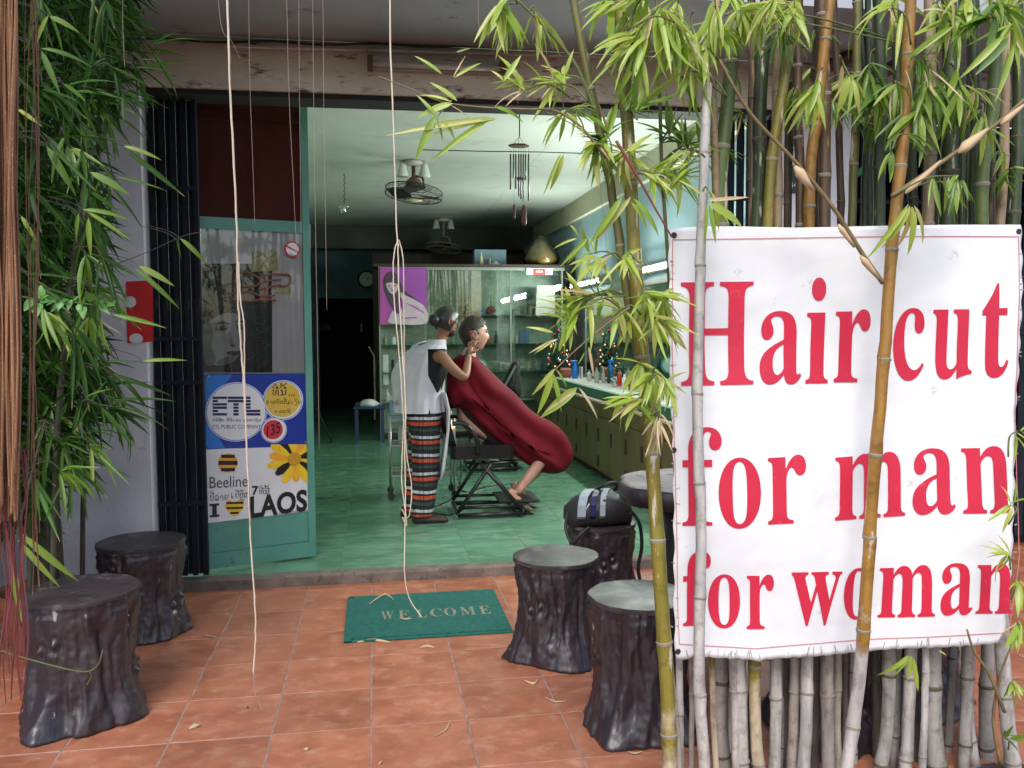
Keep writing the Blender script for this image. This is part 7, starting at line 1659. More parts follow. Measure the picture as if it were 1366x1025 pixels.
branch('b18', [(1340, 950), (1320, 900), (1300, 870), (1290, 840)], 0.006, 0.003, 2.7)
branch('b18', [(1335, 1020), (1325, 960), (1335, 900), (1350, 860)], 0.006, 0.003, 2.72)

# ---------------------------------------------------------------- leaves
def leaf_mesh(w, droop, fold, seed, n=7):
    rr = random.Random(seed); vs, fs = [], []
    for i in range(n + 1):
        t = i / n; ww = w * (math.sin(math.pi * min(1, t ** 0.7)) ** 0.75 if 0 < t < 1 else 0.02) * (1 if t < 0.5 else 1 - 0.15 * (t - 0.5))
        x = t * (1 - 0.15 * droop * t); z = -droop * t * t * 0.45; tw = 0.3 * rr.uniform(-1, 1) * t
        for s in (-1, 0, 1): vs.append((x, s * ww * math.cos(tw), z + abs(s) * fold * ww + s * ww * math.sin(tw)))
    for i in range(n):
        for k in range(2): a = i * 3 + k; fs.append((a, a + 3, a + 4, a + 1))
    return MB().add(vs, fs).mesh('leaf')
LM = {}
def leafset(name, m, wm=1.0):
    LM[name] = []
    for k, (w, d, f) in enumerate(((0.062, 0.25, 0.5), (0.05, 0.6, 0.4), (0.07, 0.1, 0.35), (0.055, 0.9, 0.5), (0.045, 0.4, 0.6), (0.075, 0.5, 0.3))):
        me = leaf_mesh(w * wm, d, f, k * 7 + 3); me.materials.append(m)
        for p in me.polygons: p.use_smooth = True
        LM[name].append(me)
leafset('bright', leaf_mat('bright_bamboo_leaf', [(0, (0.26, 0.42, 0.04)), (0.4, (0.38, 0.53, 0.07)), (0.75, (0.48, 0.58, 0.1)), (0.95, (0.56, 0.58, 0.18)), (0.99, (0.5, 0.36, 0.16))], 0.5), 1.15)
leafset('mid', leaf_mat('mid_bamboo_leaf', [(0, (0.1, 0.22, 0.025)), (0.5, (0.17, 0.32, 0.035)), (0.9, (0.27, 0.38, 0.05))], 0.45), 1.15)
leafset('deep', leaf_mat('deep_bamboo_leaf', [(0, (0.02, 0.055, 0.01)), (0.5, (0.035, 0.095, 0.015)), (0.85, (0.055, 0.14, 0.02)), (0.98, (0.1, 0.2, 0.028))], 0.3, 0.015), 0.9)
leafset('dry', leaf_mat('dry_bamboo_leaf', [(0, (0.5, 0.34, 0.16)), (0.5, (0.55, 0.42, 0.24)), (0.9, (0.62, 0.52, 0.36))], 0.3), 0.6)
leafset('round', leaf_mat('round_vine_leaf', [(0, (0.06, 0.2, 0.04)), (0.9, (0.12, 0.3, 0.06))], 0.3), 3.6)
LR = random.Random(77)
def put_leaf(kind, p, d, length, parent, W0, roll=None):
    d = d.normalized(); up = Vector((LR.uniform(-.5, .5), LR.uniform(-1.2, 0.3), 1.0)) if roll is None else roll
    zc = (up - d * up.dot(d))
    if zc.length < 0.05: zc = d.orthogonal()
    zc.normalize(); yc = zc.cross(d)
    o = bpy.data.objects.new('leaf', LR.choice(LM[kind])); COL.objects.link(o); o.parent = parent
    M_ = Matrix((d, yc, zc)).transposed().to_4x4(); M_.translation = p - W0
    o.matrix_local = M_ @ Matrix.Diagonal((length, length * LR.uniform(0.75, 1.2) * min(1, 0.13 / length), length, 1)); return o
def spray(key, start, px_c, Y, n, L_, kind, direction, spread=0.9, droop=0.35, tw=None, dy=0.0, dry=0.06):
    """a twig from `start` pixel to px_c with n leaves fanning out about its end"""
    t = CULM[key] if isinstance(key, str) else key
    if isinstance(key, str): Y = sh(Y); L_ *= 0.93
    c = at(*px_c, Y + dy); s = at(*start, Y) if start else c + Vector((0.03, 0, 0.06))
    mid = s.lerp(c, 0.5) + Vector((LR.uniform(-.01, .01), LR.uniform(-.02, .02), 0.02))
    tm_ = tw or m_gtwig
    b = MB().tube(catmull([s, mid, c], 4), [0.0028] * 5 + [0.0022] * 3 + [0.0015], 5).build('branch', tm_, t, True)
    W0 = wloc(b); ax = Vector((direction[0], LR.uniform(-0.4, 0.2), direction[1])).normalized()
    for k in range(n):
        f = k / max(1, n - 1); pos = c if k < n * 0.6 else mid.lerp(c, LR.uniform(0.2, 1))
        th = (LR.random() - 0.5) * 2 * spread * 1.5
        dd = Matrix.Rotation(th, 3, 'Y') @ ax
        dd = dd + Vector((0, LR.uniform(-0.7, 0.5) * spread, 0)) + Vector((0, 0, -droop * LR.uniform(0.4, 1.3)))
        kd = 'dry' if LR.random() < dry else kind
        put_leaf(kd, pos + Vector((LR.uniform(-1, 1), LR.uniform(-1, 1), LR.uniform(-1, 1))) * 0.006, dd, L_ * LR.uniform(0.6, 1.15), b, W0)
    return b
def one(key, a, b_, Y, kind='bright', dy=0):
    """single leaf from pixel a (base) to pixel b (tip)"""
    t = CULM[key] if isinstance(key, str) else key
    if isinstance(key, str): Y = sh(Y)
    p, q = at(*a, Y), at(*b_, Y + dy)
    if t.name.startswith('bamboo_bush') and a[0] > 20: MB().tube(catmull([p, at(a[0] - 14, a[1] - 9, Y + 0.1), at(max(20, a[0] - 45), a[1] - 18, Y + 0.45)], 4), 0.0013, 4).build('stem', m_dstem, t)
    put_leaf(kind, p, q - p, (q - p).length, t, wloc(t), Vector((0.1, -1, 0.35)))
# reaching branch over the doorway
branch('F4', [(808, 210), (775, 170), (740, 148), (700, 146), (640, 143), (590, 136), (545, 118), (505, 102)], 0.004, 0.0012, 2.6, m=m_twig)
branch('F4', [(798, 160), (770, 90), (730, 40), (690, 0)], 0.006, 0.003, 2.7, m=m_gtwig)
branch('F4', [(812, 205), (770, 170), (730, 150)], 0.002, 0.001, 2.6, m=m_twig)
for a, b_, k_ in (((665, 158), (512, 178), 'bright'), ((662, 160), (540, 176), 'bright'), ((655, 158), (570, 214), 'bright'), ((585, 160), (555, 120), 'bright'), ((602, 136), (556, 118), 'bright'), ((604, 138), (552, 152), 'bright'), ((610, 135), (573, 106), 'bright'), ((580, 155), (553, 215), 'bright'), ((582, 158), (596, 190), 'bright'), ((590, 155), (613, 190), 'bright'),
                  ((604, 132), (575, 160), 'dry'), ((608, 70), (628, 64), 'mid'), ((590, 100), (552, 68), 'bright'), ((606, 104), (645, 78), 'bright'), ((604, 104), (624, 66), 'dry'), ((672, 108), (697, 70), 'bright'), ((672, 108), (655, 90), 'bright'), ((660, 143), (710, 155), 'bright'), ((600, 140), (636, 160), 'dry')):
    one('F4', a, b_, 2.58, k_)
TOPS = [
 # key, start, centre, Y, n, length, kind, dir, spread, droop
 ('F4', (690, 5), (668, 6), 2.7, 12, 0.15, 'bright', (-0.2, -1), 0.8, 0.3), ('F4', (705, 15), (712, 20), 2.7, 8, 0.14, 'bright', (0.3, -1), 0.7, 0.3),
 ('F4', (785, 135), (742, 112), 2.6, 12, 0.12, 'bright', (-0.4, 0.2), 1.3, 0.2), ('F4', (760, 130), (700, 120), 2.6, 7, 0.12, 'bright', (-1, 0.1), 0.8, 0.1),
 ('F4', (795, 150), (755, 150), 2.62, 8, 0.11, 'bright', (0.1, -0.4), 1.3, 0.2), ('F3', (842, 95), (862, 50), 2.6, 12, 0.2, 'bright', (-0.6, -0.7), 0.7, 0.3),
 ('F3', (842, 60), (878, 12), 2.6, 14, 0.2, 'bright', (0.0, -1), 0.9, 0.3), ('F3', (840, 40), (900, 30), 2.58, 10, 0.2, 'bright', (0.5, -1), 0.6, 0.3),
 ('F3', (838, 40), (868, -10), 2.62, 8, 0.2, 'bright', (-0.3, -0.8), 0.8, 0.2), ('F3', (836, 30), (810, 0), 2.7, 6, 0.16, 'bright', (-0.5, -0.8), 0.8, 0.2),
 ('F4', (810, 210), (795, 190), 2.62, 12, 0.13, 'bright', (-0.2, -0.3), 1.4, 0.2), ('F3', (842, 220), (836, 205), 2.6, 12, 0.13, 'bright', (0.1, -0.2), 1.5, 0.15),
 ('F3', (842, 240), (868, 232), 2.6, 12, 0.12, 'bright', (0.6, -0.3), 1.2, 0.15), ('F4', (815, 235), (810, 180), 2.64, 9, 0.14, 'mid', (-0.6, 0.5), 1.0, 0.1),
 ('F3', (850, 160), (850, 150), 2.6, 8, 0.16, 'mid', (0.5, 0.8), 0.7, 0.1), ('F5', (880, 240), (905, 235), 2.8, 14, 0.12, 'bright', (0.5, -0.2), 1.2, 0.1),
 ('F5', (880, 220), (915, 200), 2.85, 12, 0.14, 'mid', (0.6, 0.5), 0.9, 0.1), ('F5', (882, 190), (892, 180), 2.8, 9, 0.12, 'mid', (0.1, 0.5), 1.2, 0.1),
 ('F4', (835, 395), (760, 425), 2.55, 11, 0.13, 'bright', (-0.7, -0.2), 1.1, 0.1), ('F4', (835, 395), (775, 400), 2.6, 9, 0.12, 'bright', (-0.9, 0.2), 0.8, 0.1),
 ('F4', (830, 350), (800, 345), 2.6, 9, 0.11, 'bright', (-0.6, -0.1), 1.2, 0.1), ('F3', (852, 350), (835, 345), 2.56, 9, 0.12, 'bright', (0.2, -0.3), 1.4, 0.1),
 ('F3', (855, 420), (825, 415), 2.55, 12, 0.13, 'bright', (-0.5, -0.3), 1.2, 0.15), ('F3', (855, 400), (860, 395), 2.55, 10, 0.12, 'bright', (0.1, -0.5), 1.3, 0.15),
 ('F3', (862, 440), (882, 395), 2.55, 11, 0.12, 'bright', (0.3, -0.5), 1.2, 0.15), ('F3', (862, 440), (875, 425), 2.53, 12, 0.13, 'bright', (0.2, -0.7), 1.2, 0.2),
 ('F3', (865, 500), (870, 500), 2.55, 11, 0.12, 'bright', (-0.3, -0.6), 1.2, 0.2), ('F3', (866, 510), (888, 508), 2.52, 10, 0.11, 'bright', (0.5, -0.3), 1.1, 0.2),
 ('F3', (868, 545), (848, 533), 2.54, 11, 0.12, 'bright', (-0.5, -0.6), 1.1, 0.2), ('F3', (868, 555), (878, 560), 2.53, 8, 0.11, 'dry', (0.0, -1), 0.7, 0.2),
 ('F4', (838, 420), (800, 400), 2.6, 7, 0.1, 'mid', (-0.4, 0.3), 1.2, 0.1),
]
for a in TOPS + [(q[0], q[1], (q[2][0] + LR.uniform(-16, 16), q[2][1] + LR.uniform(-14, 14)), q[3] + 0.06) + q[4:5] + (q[5] * 0.9,) + q[6:] for q in TOPS]: spray(a[0], a[1], a[2], a[3], a[4], a[5], a[6], a[7], a[8], a[9])
branch('F3', [(822, 188), (850, 235), (875, 280), (896, 316)], 0.0045, 0.002, 2.55, m=mat('crimson_stem', (0.22, 0.045, 0.06), (0.15, 0.05, 0.05), scale=12, rough=0.6))
# leaves traced one by one where they stand clear
branch('F4', [(840, 410), (800, 440), (765, 470), (742, 492), (735, 498)], 0.003, 0.0012, 2.52, m=m_twig)
for a, b_, k_ in (((740, 492), (706, 533), 'bright'), ((738, 495), (718, 562), 'bright'), ((737, 498), (752, 553), 'bright'), ((742, 493), (762, 520), 'bright'), ((770, 517), (718, 560), 'bright'), ((772, 517), (808, 563), 'dry'), ((768, 520), (720, 555), 'dry'), ((830, 262), (785, 330), 'bright'), ((842, 262), (792, 325), 'bright'), ((845, 265), (893, 315), 'bright'), ((842, 270), (872, 305), 'bright'),
                  ((748, 205), (725, 262), 'bright'), ((752, 206), (735, 258), 'bright'), ((785, 462), (793, 505), 'dry'), ((780, 470), (770, 490), 'bright'), ((760, 300), (780, 318), 'bright'), ((784, 318), (745, 357), 'bright'), ((782, 318), (757, 352), 'bright'), ((770, 318), (735, 328), 'bright'), ((737, 455), (712, 472), 'bright'), ((745, 452), (700, 470), 'dry'), ((738, 444), (700, 432), 'bright'), ((742, 455), (738, 475), 'bright')):
    one('F4' if a[0] < 830 else 'F3', a, b_, 2.5, k_)
RIGHT = [
 ('F2', (1210, 60), (965, 20), 2.7, 0, 0.1, 'bright', (0, -1), 1, .2),
 ('b5', (983, 70), (952, 30), 2.7, 14, 0.15, 'bright', (-0.4, -0.8), 1.1, 0.2), ('b5', (983, 40), (985, 15), 2.65, 14, 0.14, 'bright', (0.3, -0.7), 1.2, 0.15),
 ('b4', (1020, 30), (1015, 5), 2.7, 12, 0.13, 'bright', (0.2, -0.7), 1.2, 0.15), ('b5', (975, 100), (935, 60), 2.65, 10, 0.15, 'bright', (-0.5, -0.9), 0.9, 0.2),
 ('b6', (1050, 60), (1050, 5), 2.72, 9, 0.12, 'bright', (0.3, -0.6), 1.2, 0.15), ('b5', (970, 130), (920, 95), 2.65, 9, 0.16, 'bright', (0.2, -1), 0.7, 0.2),
 ('b9', (1090, 160), (1072, 125), 2.8, 8, 0.11, 'mid', (-0.1, -1), 0.6, 0.3), ('b9', (1095, 160), (1112, 138), 2.8, 7, 0.11, 'mid', (0.4, -0.8), 0.8, 0.3),
 ('b11', (1140, 120), (1150, 100), 2.85, 9, 0.14, 'mid', (-0.6, -0.2), 1.1, 0.2), ('b11', (1150, 130), (1175, 110), 2.75, 12, 0.13, 'mid', (0.1, -1), 0.7, 0.3),
 ('F2', (1210, 120), (1195, 112), 2.56, 8, 0.11, 'mid', (-0.2, -1), 0.8, 0.3), ('F2', (1212, 90), (1225, 78), 2.55, 7, 0.13, 'mid', (0.3, -1), 0.5, 0.4),
 ('F2', (1215, 60), (1190, 10), 2.55, 5, 0.17, 'bright', (-0.6, -0.7), 0.5, 0.2), ('b16', (1265, 130), (1255, 122), 2.7, 16, 0.14, 'mid', (0.1, -1), 0.8, 0.4),
 ('b16', (1265, 140), (1275, 128), 2.68, 14, 0.15, 'mid', (0.4, -1), 0.6, 0.4), ('b16', (1262, 140), (1240, 120), 2.72, 9, 0.12, 'mid', (-0.3, -1), 0.7, 0.4),
 ('b16', (1267, 30), (1272, 25), 2.6, 7, 0.2, 'bright', (-0.8, -0.5), 0.6, 0.2), ('b16', (1270, 20), (1262, 5), 2.58, 6, 0.17, 'bright', (0.2, -0.9), 0.6, 0.3),
 ('b18', (1330, 40), (1320, 25), 2.55, 7, 0.19, 'mid', (-0.9, -0.5), 0.6, 0.2), ('b18', (1335, 20), (1330, 5), 2.55, 10, 0.16, 'mid', (0.2, -0.4), 1.3, 0.2),
 ('b18', (1340, 20), (1345, 15), 2.6, 8, 0.16, 'bright', (0.7, 0.0), 0.8, 0.1), ('F2', (1190, 262), (1275, 235), 2.52, 10, 0.12, 'mid', (0.1, -1), 0.8, 0.4),
 ('F2', (1190, 200), (1215, 180), 2.55, 6, 0.1, 'mid', (0.8, -0.4), 0.5, 0.2), ('F2', (1196, 190), (1188, 205), 2.56, 4, 0.1, 'mid', (-0.4, -1), 0.3, 0.2),
 ('F1', (940, 210), (915, 225), 2.6, 8, 0.11, 'bright', (-0.6, -0.2), 1.0, 0.1), ('F1', (938, 255), (950, 262), 2.58, 6, 0.12, 'bright', (0.9, -0.5), 0.6, 0.1),
 ('b22', (1345, 245), (1350, 225), 2.8, 7, 0.12, 'mid', (0.6, -0.5), 1.2, 0.2), ('b12', (1172, 180), (1165, 170), 3.0, 6, 0.1, 'mid', (-0.2, -1), 0.7, 0.3),
 ('b18', (1345, 610), (1358, 575), 2.6, 5, 0.1, 'bright', (0.2, -0.2), 1.2, 0.1), ('b18', (1345, 700), (1350, 675), 2.6, 7, 0.1, 'bright', (-0.5, 0.3), 1.1, 0.1),
 ('b18', (1348, 760), (1345, 740), 2.6, 9, 0.1, 'bright', (-0.5, -0.2), 1.2, 0.15), ('b18', (1348, 800), (1358, 775), 2.6, 9, 0.1, 'bright', (0.0, -0.7), 1.2, 0.2),
 ('b18', (1345, 860), (1358, 830), 2.6, 9, 0.11, 'bright', (-0.3, -0.8), 0.8, 0.2), ('b18', (1340, 930), (1352, 910), 2.65, 9, 0.09, 'bright', (-0.1, -0.4), 1.2, 0.2),
 ('b18', (1345, 1000), (1340, 985), 2.7, 6, 0.08, 'mid', (0.3, 0.2), 1.2, 0.2),
]
for a in RIGHT + [(q[0], q[1], (q[2][0] + LR.uniform(-20, 20), q[2][1] + LR.uniform(-12, 12)), q[3] + 0.06, max(0, q[4] - 3)) + q[5:] for q in RIGHT if q[2][1] < 260]: spray(a[0], a[1], a[2], a[3], a[4], a[5], a[6], a[7], a[8], a[9])
for a, b_, k_, key in (((1212, 272), (1163, 350), 'bright', 'F2'), ((1214, 274), (1186, 338), 'bright', 'F2'), ((1216, 276), (1206, 335), 'bright', 'F2'), ((1217, 276), (1222, 345), 'bright', 'F2'), ((1219, 274), (1246, 327), 'bright', 'F2'), ((1215, 276), (1213, 322), 'bright', 'F2'),
                       ((943, 268), (1002, 262), 'dry', 'F1'), ((945, 272), (1003, 300), 'bright', 'F1'), ((942, 272), (943, 330), 'bright', 'F1'), ((946, 274), (956, 326), 'bright', 'F1'), ((938, 262), (905, 235), 'bright', 'F1'), ((1207, 92), (1224, 132), 'dry', 'F2'),
                       ((1352, 60), (1329, 138), 'bright', 'b18'), ((1346, 50), (1302, 100), 'mid', 'b18'), ((1338, 48), (1282, 104), 'bright', 'b18'), ((1272, 35), (1211, 70), 'bright', 'b16'), ((1270, 36), (1220, 72), 'bright', 'b16'), ((1270, 0), (1272, 42), 'bright', 'b16'), ((1262, 12), (1296, 76), 'bright', 'b16'), ((1270, 20), (1320, 50), 'bright', 'b16'),
                       ((1212, 874), (1174, 912), 'bright', 'b14'), ((1213, 875), (1192, 908), 'bright', 'b14'), ((1214, 876), (1212, 915), 'bright', 'b14'), ((1215, 875), (1227, 925), 'bright', 'b14'), ((1216, 876), (1222, 908), 'bright', 'b14'), ((1252, 868), (1268, 876), 'bright', 'b16')):
    one(key, a, b_, 2.5 if key != 'b14' else 2.7, k_)
HANG = [('b5', 955, 15), ('b5', 975, -5), ('b4', 1000, 20), ('b4', 1030, 0), ('b6', 1060, 15), ('b7', 1040, 40), ('F3', 850, 20), ('F3', 885, 60), ('F3', 905, 5), ('F3', 925, 45), ('b9', 1085, 120), ('b11', 1135, 105), ('b11', 1160, 95),
 ('b12', 1170, 130), ('F2', 1205, 130), ('b14', 1235, 110), ('b16', 1255, 110), ('b16', 1280, 115), ('b17', 1300, 120), ('b18', 1320, 10), ('b18', 1350, 35), ('b16', 1250, 5), ('b17', 1290, -5), ('F2', 1195, 0), ('b18', 1345, -10), ('b14', 1225, 150), ('b17', 1310, 165)]
for key, x, y in HANG:
    spray(key, (x + LR.uniform(-18, 18), y - 30), (x, y), LR.uniform(2.55, 2.8), 11, LR.uniform(0.12, 0.17), 'bright' if LR.random() < 0.75 else 'mid', (LR.uniform(-0.5, 0.5), -1), 0.8, 0.3, dry=0.03)
# fill of dull leaves deeper in the clump
for k in range(16):
    key = ('b5', 'b9', 'b12', 'b16', 'b18', 'b11')[k % 6]; x = {'b5': 975, 'b9': 1095, 'b12': 1172, 'b16': 1265, 'b18': 1325, 'b11': 1140}[key]
    y = LR.uniform(-10, 210); spray(key, (x, y + 15), (x + LR.uniform(-25, 25), y), LR.uniform(2.9, 3.2), 5, 0.1, 'mid', (LR.uniform(-1, 1), -0.7), 1.0, 0.3)

# ---------------------------------------------------------------- leafy plant on the left
bush = thing('bamboo_bush', 'dense dark green bamboo foliage hanging in front of the left column', 'bamboo bush', (-1.75, 3.9, 0))
rr = random.Random(4)
m_dstem = mat('dark_stem', (0.05, 0.045, 0.03), (0.03, 0.025, 0.02), scale=10, rough=0.8)
def bushedge(y):     # right outline of the foliage in the photograph
    return interp([(-40, 205), (60, 205), (120, 175), (160, 145), (200, 140), (300, 165), (350, 140), (420, 125), (480, 160), (500, 180), (570, 150), (640, 90), (700, 60)], y)
for k, (xa, ya, xb, yb, Y) in enumerate(((60, 760, 90, -30, 3.9), (85, 800, 60, 0, 4.1), (40, 900, 50, -20, 3.7), (110, 760, 150, -20, 4.3), (70, 800, 120, 200, 3.6))):
    MB().tube(catmull([Vector((at(xa, ya, Y).x, Y, 0)), at(xa, ya, Y), at((xa + xb) / 2 + rr.uniform(-15, 15), (ya + yb) / 2, Y), at(xb, yb, Y)], 5), 0.012, 7).build('stem', m_dstem, bush, True)
nsp = 64
for k in range(nsp):
    y = rr.uniform(-20, 640); xr_ = bushedge(y); x = 30 + (xr_ - 30) * (rr.random() ** 0.6); Y = rr.uniform(3.0, 3.7)
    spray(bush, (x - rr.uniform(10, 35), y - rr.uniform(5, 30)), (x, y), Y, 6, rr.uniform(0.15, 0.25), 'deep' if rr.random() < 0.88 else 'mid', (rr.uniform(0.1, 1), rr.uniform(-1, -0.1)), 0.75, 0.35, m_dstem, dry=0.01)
# thousands of further leaves: one mass
mbm = MB()
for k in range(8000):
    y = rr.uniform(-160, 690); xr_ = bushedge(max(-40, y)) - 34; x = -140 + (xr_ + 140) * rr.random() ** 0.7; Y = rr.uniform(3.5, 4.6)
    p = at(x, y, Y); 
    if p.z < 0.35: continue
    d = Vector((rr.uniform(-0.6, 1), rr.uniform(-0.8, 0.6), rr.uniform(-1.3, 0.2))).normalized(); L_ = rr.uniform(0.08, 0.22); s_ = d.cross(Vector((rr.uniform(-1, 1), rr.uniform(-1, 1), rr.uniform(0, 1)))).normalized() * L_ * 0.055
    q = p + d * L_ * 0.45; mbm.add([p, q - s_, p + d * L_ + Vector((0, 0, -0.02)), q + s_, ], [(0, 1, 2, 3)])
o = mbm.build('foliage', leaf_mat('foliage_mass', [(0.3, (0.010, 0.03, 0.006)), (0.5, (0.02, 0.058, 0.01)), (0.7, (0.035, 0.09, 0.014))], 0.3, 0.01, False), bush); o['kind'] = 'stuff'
# traced clear leaves on its edge
for a, b_, k_ in (((28, 712), (108, 782), 'mid'), ((24, 720), (82, 790), 'mid'), ((14, 740), (30, 838), 'mid'), ((65, 20), (40, 62), 'mid'), ((66, 22), (108, 40), 'mid'), ((55, 65), (125, 75), 'mid'), ((55, 68), (80, 125), 'mid'), ((20, 100), (85, 160), 'deep'), ((22, 145), (58, 167), 'bright'), ((62, 195), (103, 262), 'mid'), ((180, 60 + 30), (242, 92), 'deep'), ((188, 80), (215, 78), 'deep'),
                  ((165, 195), (218, 208), 'mid'), ((165, 198), (248, 262), 'deep'), ((155, 236), (225, 250), 'deep'), ((185, 355), (236, 380), 'mid'), ((180, 358), (246, 412), 'mid'), ((150, 420), (224, 436), 'mid'), ((190, 482), (252, 476), 'mid'), ((150, 500), (232, 525), 'deep'), ((165, 505), (202, 550), 'deep'), ((120, 230), (178, 258), 'mid'), ((110, 280), (180, 284), 'mid'), ((115, 282), (182, 322), 'mid'), ((28, 288), (50, 325), 'bright'), ((240, 318), (282, 352), 'mid'), ((236, 320), (242, 348), 'deep'),
                  ((75, 200), (68, 245), 'deep'), ((118, 290), (120, 345), 'mid'), ((105, 285), (98, 325), 'mid')):
    one(bush, a, b_, 3.0 if a[1] < 700 else 2.6, k_)
MB().tube(catmull([at(150, 355, 3.1), at(200, 335, 3.05), at(245, 315, 3.0), at(268, 310, 3.0)], 4), 0.0015, 4).build('stem', m_dstem, bush)
vine = thing('round_leaf_vine', 'small round leaved vine climbing through the bamboo at left', 'vine', at(60, 400, 2.9))
W0 = wloc(vine)
MB().tube(catmull([at(30, 396, 2.92), at(70, 402, 2.9), at(110, 405, 2.9), at(152, 412, 2.9)], 4), 0.0015, 4).build('stem', m_gtwig, vine)
for k in range(22):
    x = 32 + rr.uniform(0, 122); d = Vector((rr.uniform(-.3, .9), rr.uniform(-0.9, 0.1), rr.uniform(-1, 0.7))); put_leaf('round', at(x, 398 + x * 0.06 + rr.uniform(-5, 5), 2.9), d, rr.uniform(0.028, 0.06), vine, W0, Vector((0, -1, 0.2)))
TB('thin_stalk', 'dead greyish green stalk stretching across the left front stool', 'stalk', MB().tube(catmull([at(0, 868, 2.5), at(40, 880, 2.5), at(90, 893, 2.5), at(118, 896, 2.5), at(132, 885, 2.5), at(136, 870, 2.5)], 4), 0.0022, 5).tube([at(120, 896, 2.5), at(122, 903, 2.5), at(116, 914, 2.5)], 0.0018, 5), m_gtwig)
# pots behind the left stool
TB('plant_pot', 'brown clay pot in the shade behind the left front stool', 'pot', MB().lathe([(0.13, 0), (0.2, 0.22), (0.22, 0.3), (0.19, 0.3), (0.17, 0.24)], (gr(60, 870, 0).x, 4.3, 0), 28), m_terra)
TB('log_post', 'dark upright post at the left edge behind the hanging roots', 'post', MB().tube([Vector((at(58, 700, 4.5).x, 4.5, 0)), at(58, 700, 4.5), at(60, 300, 4.5)], 0.07, 14), m_dstem)
# hanging aerial roots
def rootbundle(name, label, x0, x1, ytop, ybot, n, Y, m, seed, r=0.0016, sway=4):
    rr = random.Random(seed); mb = MB()
    for k in range(n):
        x = rr.uniform(x0, x1); yb = ybot - abs(rr.gauss(0, 1)) * 60; yy = Y + rr.uniform(-0.06, 0.06)
        pts = []; xx = x
        for i in range(9):
            t = i / 8; pts.append(at(xx + sway * math.sin(i * 1.3 + k), ytop + (yb - ytop) * t, yy)); xx += rr.uniform(-1.5, 1.5)
        mb.tube(catmull(pts, 2), r * rr.uniform(0.6, 1.6), 4, False)
    return TB(name, label, 'hanging roots', mb, m)
m_rootb = mat('orange_brown_root', (0.36, 0.18, 0.09), (0.2, 0.09, 0.05), scale=3, rough=0.8, c3=(0.5, 0.34, 0.18), c3t=(0.6, 0.62), c3scale=200, rnd=0.0)
m_rootr = mat('pink_red_root', (0.24, 0.06, 0.06), (0.16, 0.035, 0.035), scale=4, rough=0.7)
rootbundle('root_bundle', 'thick bundle of orange brown hanging roots at the left edge', -30, 20, -330, 700, 190, 2.2, m_rootb, 1, 0.0018, 3.5)
rootbundle('root_tips', 'pinkish red root tips below the orange brown bundle', -12, 34, 600, 940, 22, 2.25, m_rootr, 2, 0.0014)
rootbundle('brown_root_tips', 'thin brown roots dangling beside the red root tips', 8, 50, -290, 800, 9, 2.3, m_rootb, 3, 0.0012)
m_string = mat('pale_root', (0.66, 0.58, 0.46), (0.52, 0.43, 0.33), scale=10, rough=0.8); m_pink = mat('pinkish_root', (0.34, 0.24, 0.2), (0.26, 0.18, 0.15), scale=10, rough=0.8)
def string(pts, Y, r, m, label):
    P_ = catmull([at(x, y, Y) for x, y in pts], 8); rr = random.Random(len(label))
    P_ = [p + Vector((rr.uniform(-1, 1), rr.uniform(-1, 1), 0)) * r * 0.3 for p in P_]
    TB('hanging_root', label, 'hanging root', MB().tube(P_, [r * (1 - 0.3 * i / len(P_)) for i in range(len(P_))], 6), m, 'hanging roots before the doorway', True)
string([(302, -170), (304, 20), (309, 160), (315, 280), (317, 380), (320, 440), (325, 510), (330, 620), (335, 730), (341, 830), (338, 900)], 2.9, 0.0038, m_string, 'thick pale root hanging over the door leaf down to the tiles')
string([(318, 350), (321, 400), (326, 440), (326, 500), (329, 590), (333, 700)], 2.89, 0.0028, m_string, 'second pale strand clinging to the thick root over the posters')
string([(338, 900), (341, 925), (350, 950)], 2.9, 0.002, m_pink, 'thin bent tip of the thick pale root above the tiles')
string([(519, -150), (521, 60), (526, 200), (529, 300), (531, 330)], 2.9, 0.0034, m_string, 'thick pale root hanging in the middle of the doorway')
string([(531, 320), (525, 345), (526, 400), (533, 480), (538, 560), (536, 640), (543, 700), (537, 690)], 2.9, 0.0024, m_string, 'left strand of the split root before the woman')
string([(532, 320), (538, 350), (539, 430), (540, 520), (542, 600), (549, 650), (545, 690), (536, 680)], 2.91, 0.0024, m_string, 'right looping strand of the split root before the woman')
string([(531, 325), (532, 380), (537, 470), (541, 540), (540, 600), (541, 660), (540, 720), (540, 770), (547, 800), (563, 824)], 2.88, 0.0026, m_string, 'longest strand of the split root curling above the doormat')
for k, (x, xb, y1) in enumerate(((380, 396, 345), (398, 402, 330), (416, 426, 600), (430, 436, 415), (330, 340, 300), (163, 166, 90), (637, 640, 50), (282, 320, 78))):
    pts = [(x, -150), (x + (xb - x) * 0.3, y1 * 0.3), (x + (xb - x) * 0.7, y1 * 0.7), (xb, y1)]
    string(pts, 2.95, 0.0009, m_pink, ['hair-thin pink root in front of the red door panel', 'hair-thin root just left of the door stile', 'long hair-thin root right of the door stile', 'short hair-thin root before the dim ceiling', 'hair-thin root beside the thick pale root', 'hair-thin root by the left foliage', 'short hair-thin root near the tube fitting', 'hair-thin root slanting across the cream beam'][k])
string([(790, 140), (800, 240), (808, 320), (812, 370)], 5.3, 0.0012, m_dwood, 'thin dark thread hanging by the blue wall')
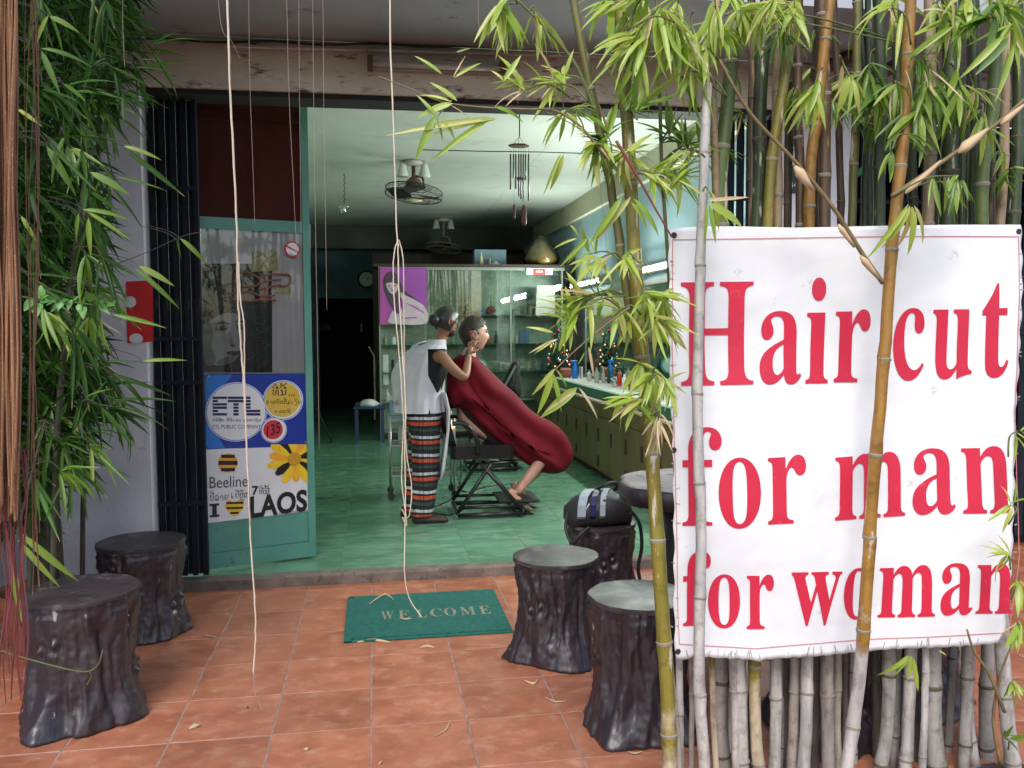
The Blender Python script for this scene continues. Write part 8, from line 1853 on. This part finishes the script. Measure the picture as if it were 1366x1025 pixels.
# bracket of the awning line over the doorway
# ---------------------------------------------------------------- litter on the tiles
m_dryl = mat('dry_litter', (0.5, 0.4, 0.26), (0.36, 0.27, 0.17), scale=20, rough=0.9)
for k, (pts, lb, w) in enumerate((([(493, 806), (505, 797), (515, 793), (525, 800)], 'curled dry leaf on the top edge of the doormat', 0.006), ([(476, 857), (498, 854), (520, 857)], 'pale dry leaf lying along the front edge of the doormat', 0.009), ([(561, 864), (570, 862), (579, 864)], 'small dry leaf piece in front of the doormat', 0.008),
                   ([(580, 982), (594, 974), (601, 962)], 'bent dry stalk on the front tiles', 0.004), ([(700, 908), (712, 912), (718, 906)], 'dry leaf scrap beside the wet-topped stool', 0.006), ([(727, 930), (740, 936), (756, 935)], 'thin dry stem on the tiles right of the scrap', 0.003), ([(272, 847), (283, 849), (292, 852)], 'thin dry stem near the left back stool', 0.003), ([(533, 824), (540, 826), (550, 825)], 'pale dry bit on the doormat lettering', 0.004), ([(838, 1003), (848, 1005), (858, 1002)], 'dry grass bit in front of the nearest right stool', 0.004), ([(505, 1020), (510, 1015)], 'tiny dry bit at the bottom of the floor', 0.004), ([(815, 795), (840, 791), (866, 792)], 'thin pale stem lying on the nearest right stool', 0.002))):
    z = 0.005; 
    if 'doormat lett' in lb or 'top edge' in lb: z = 0.02
    if 'lying on the nearest' in lb: z = 0.47
    P_ = catmull([gr(x, y, z) for x, y in pts], 4); n = len(P_)
    TB('dry_leaf', lb, 'dry leaf', MB().tube(P_, [w * (0.3 + 0.7 * math.sin(math.pi * i / (n - 1))) for i in range(n)], 5), m_dryl)
for k, (x, y, s_, lb) in enumerate(((260, 971, 0.014, 'pale crumpled scrap on the tiles below the hanging root'), (331, 945, 0.007, 'tiny brown crumb near the tip of the hanging root'), (408, 1001, 0.008, 'flat pale fleck on the front tiles'))):
    c = gr(x, y, 0); mb = MB().ell((c.x, c.y, s_ * 0.5), (s_, s_, s_ * 0.6), 9, 7); mb.v = [tuple(Vector(v) + Vector((1, 1, 0.5)) * s_ * 0.6 * mnoise.noise(Vector(v) * 90)) for v in mb.v]
    TB('litter_scrap', lb, 'litter', mb, m_dryl if k != 1 else m_brown)

TB('tree_limb', 'bare brown tree limb over the porch from which the long roots hang', 'tree limb', MB().tube(catmull([(-2.9, 1.9, 3.15), (-1.7, 2.2, 3.04), (-1.0, 2.6, 2.99), (-0.2, 2.9, 3.02), (0.5, 2.94, 3.06), (1.3, 3.05, 3.2)], 6), [0.085 - 0.0018 * k for k in range(31)], 12), m_dstem, smooth=True)
MB().tube(catmull([at(60, 560, 3.3), at(40, 640, 2.9), at(26, 700, 2.65), at(15, 742, 2.6)], 4), 0.003, 5).build('stem', m_dstem, bush)
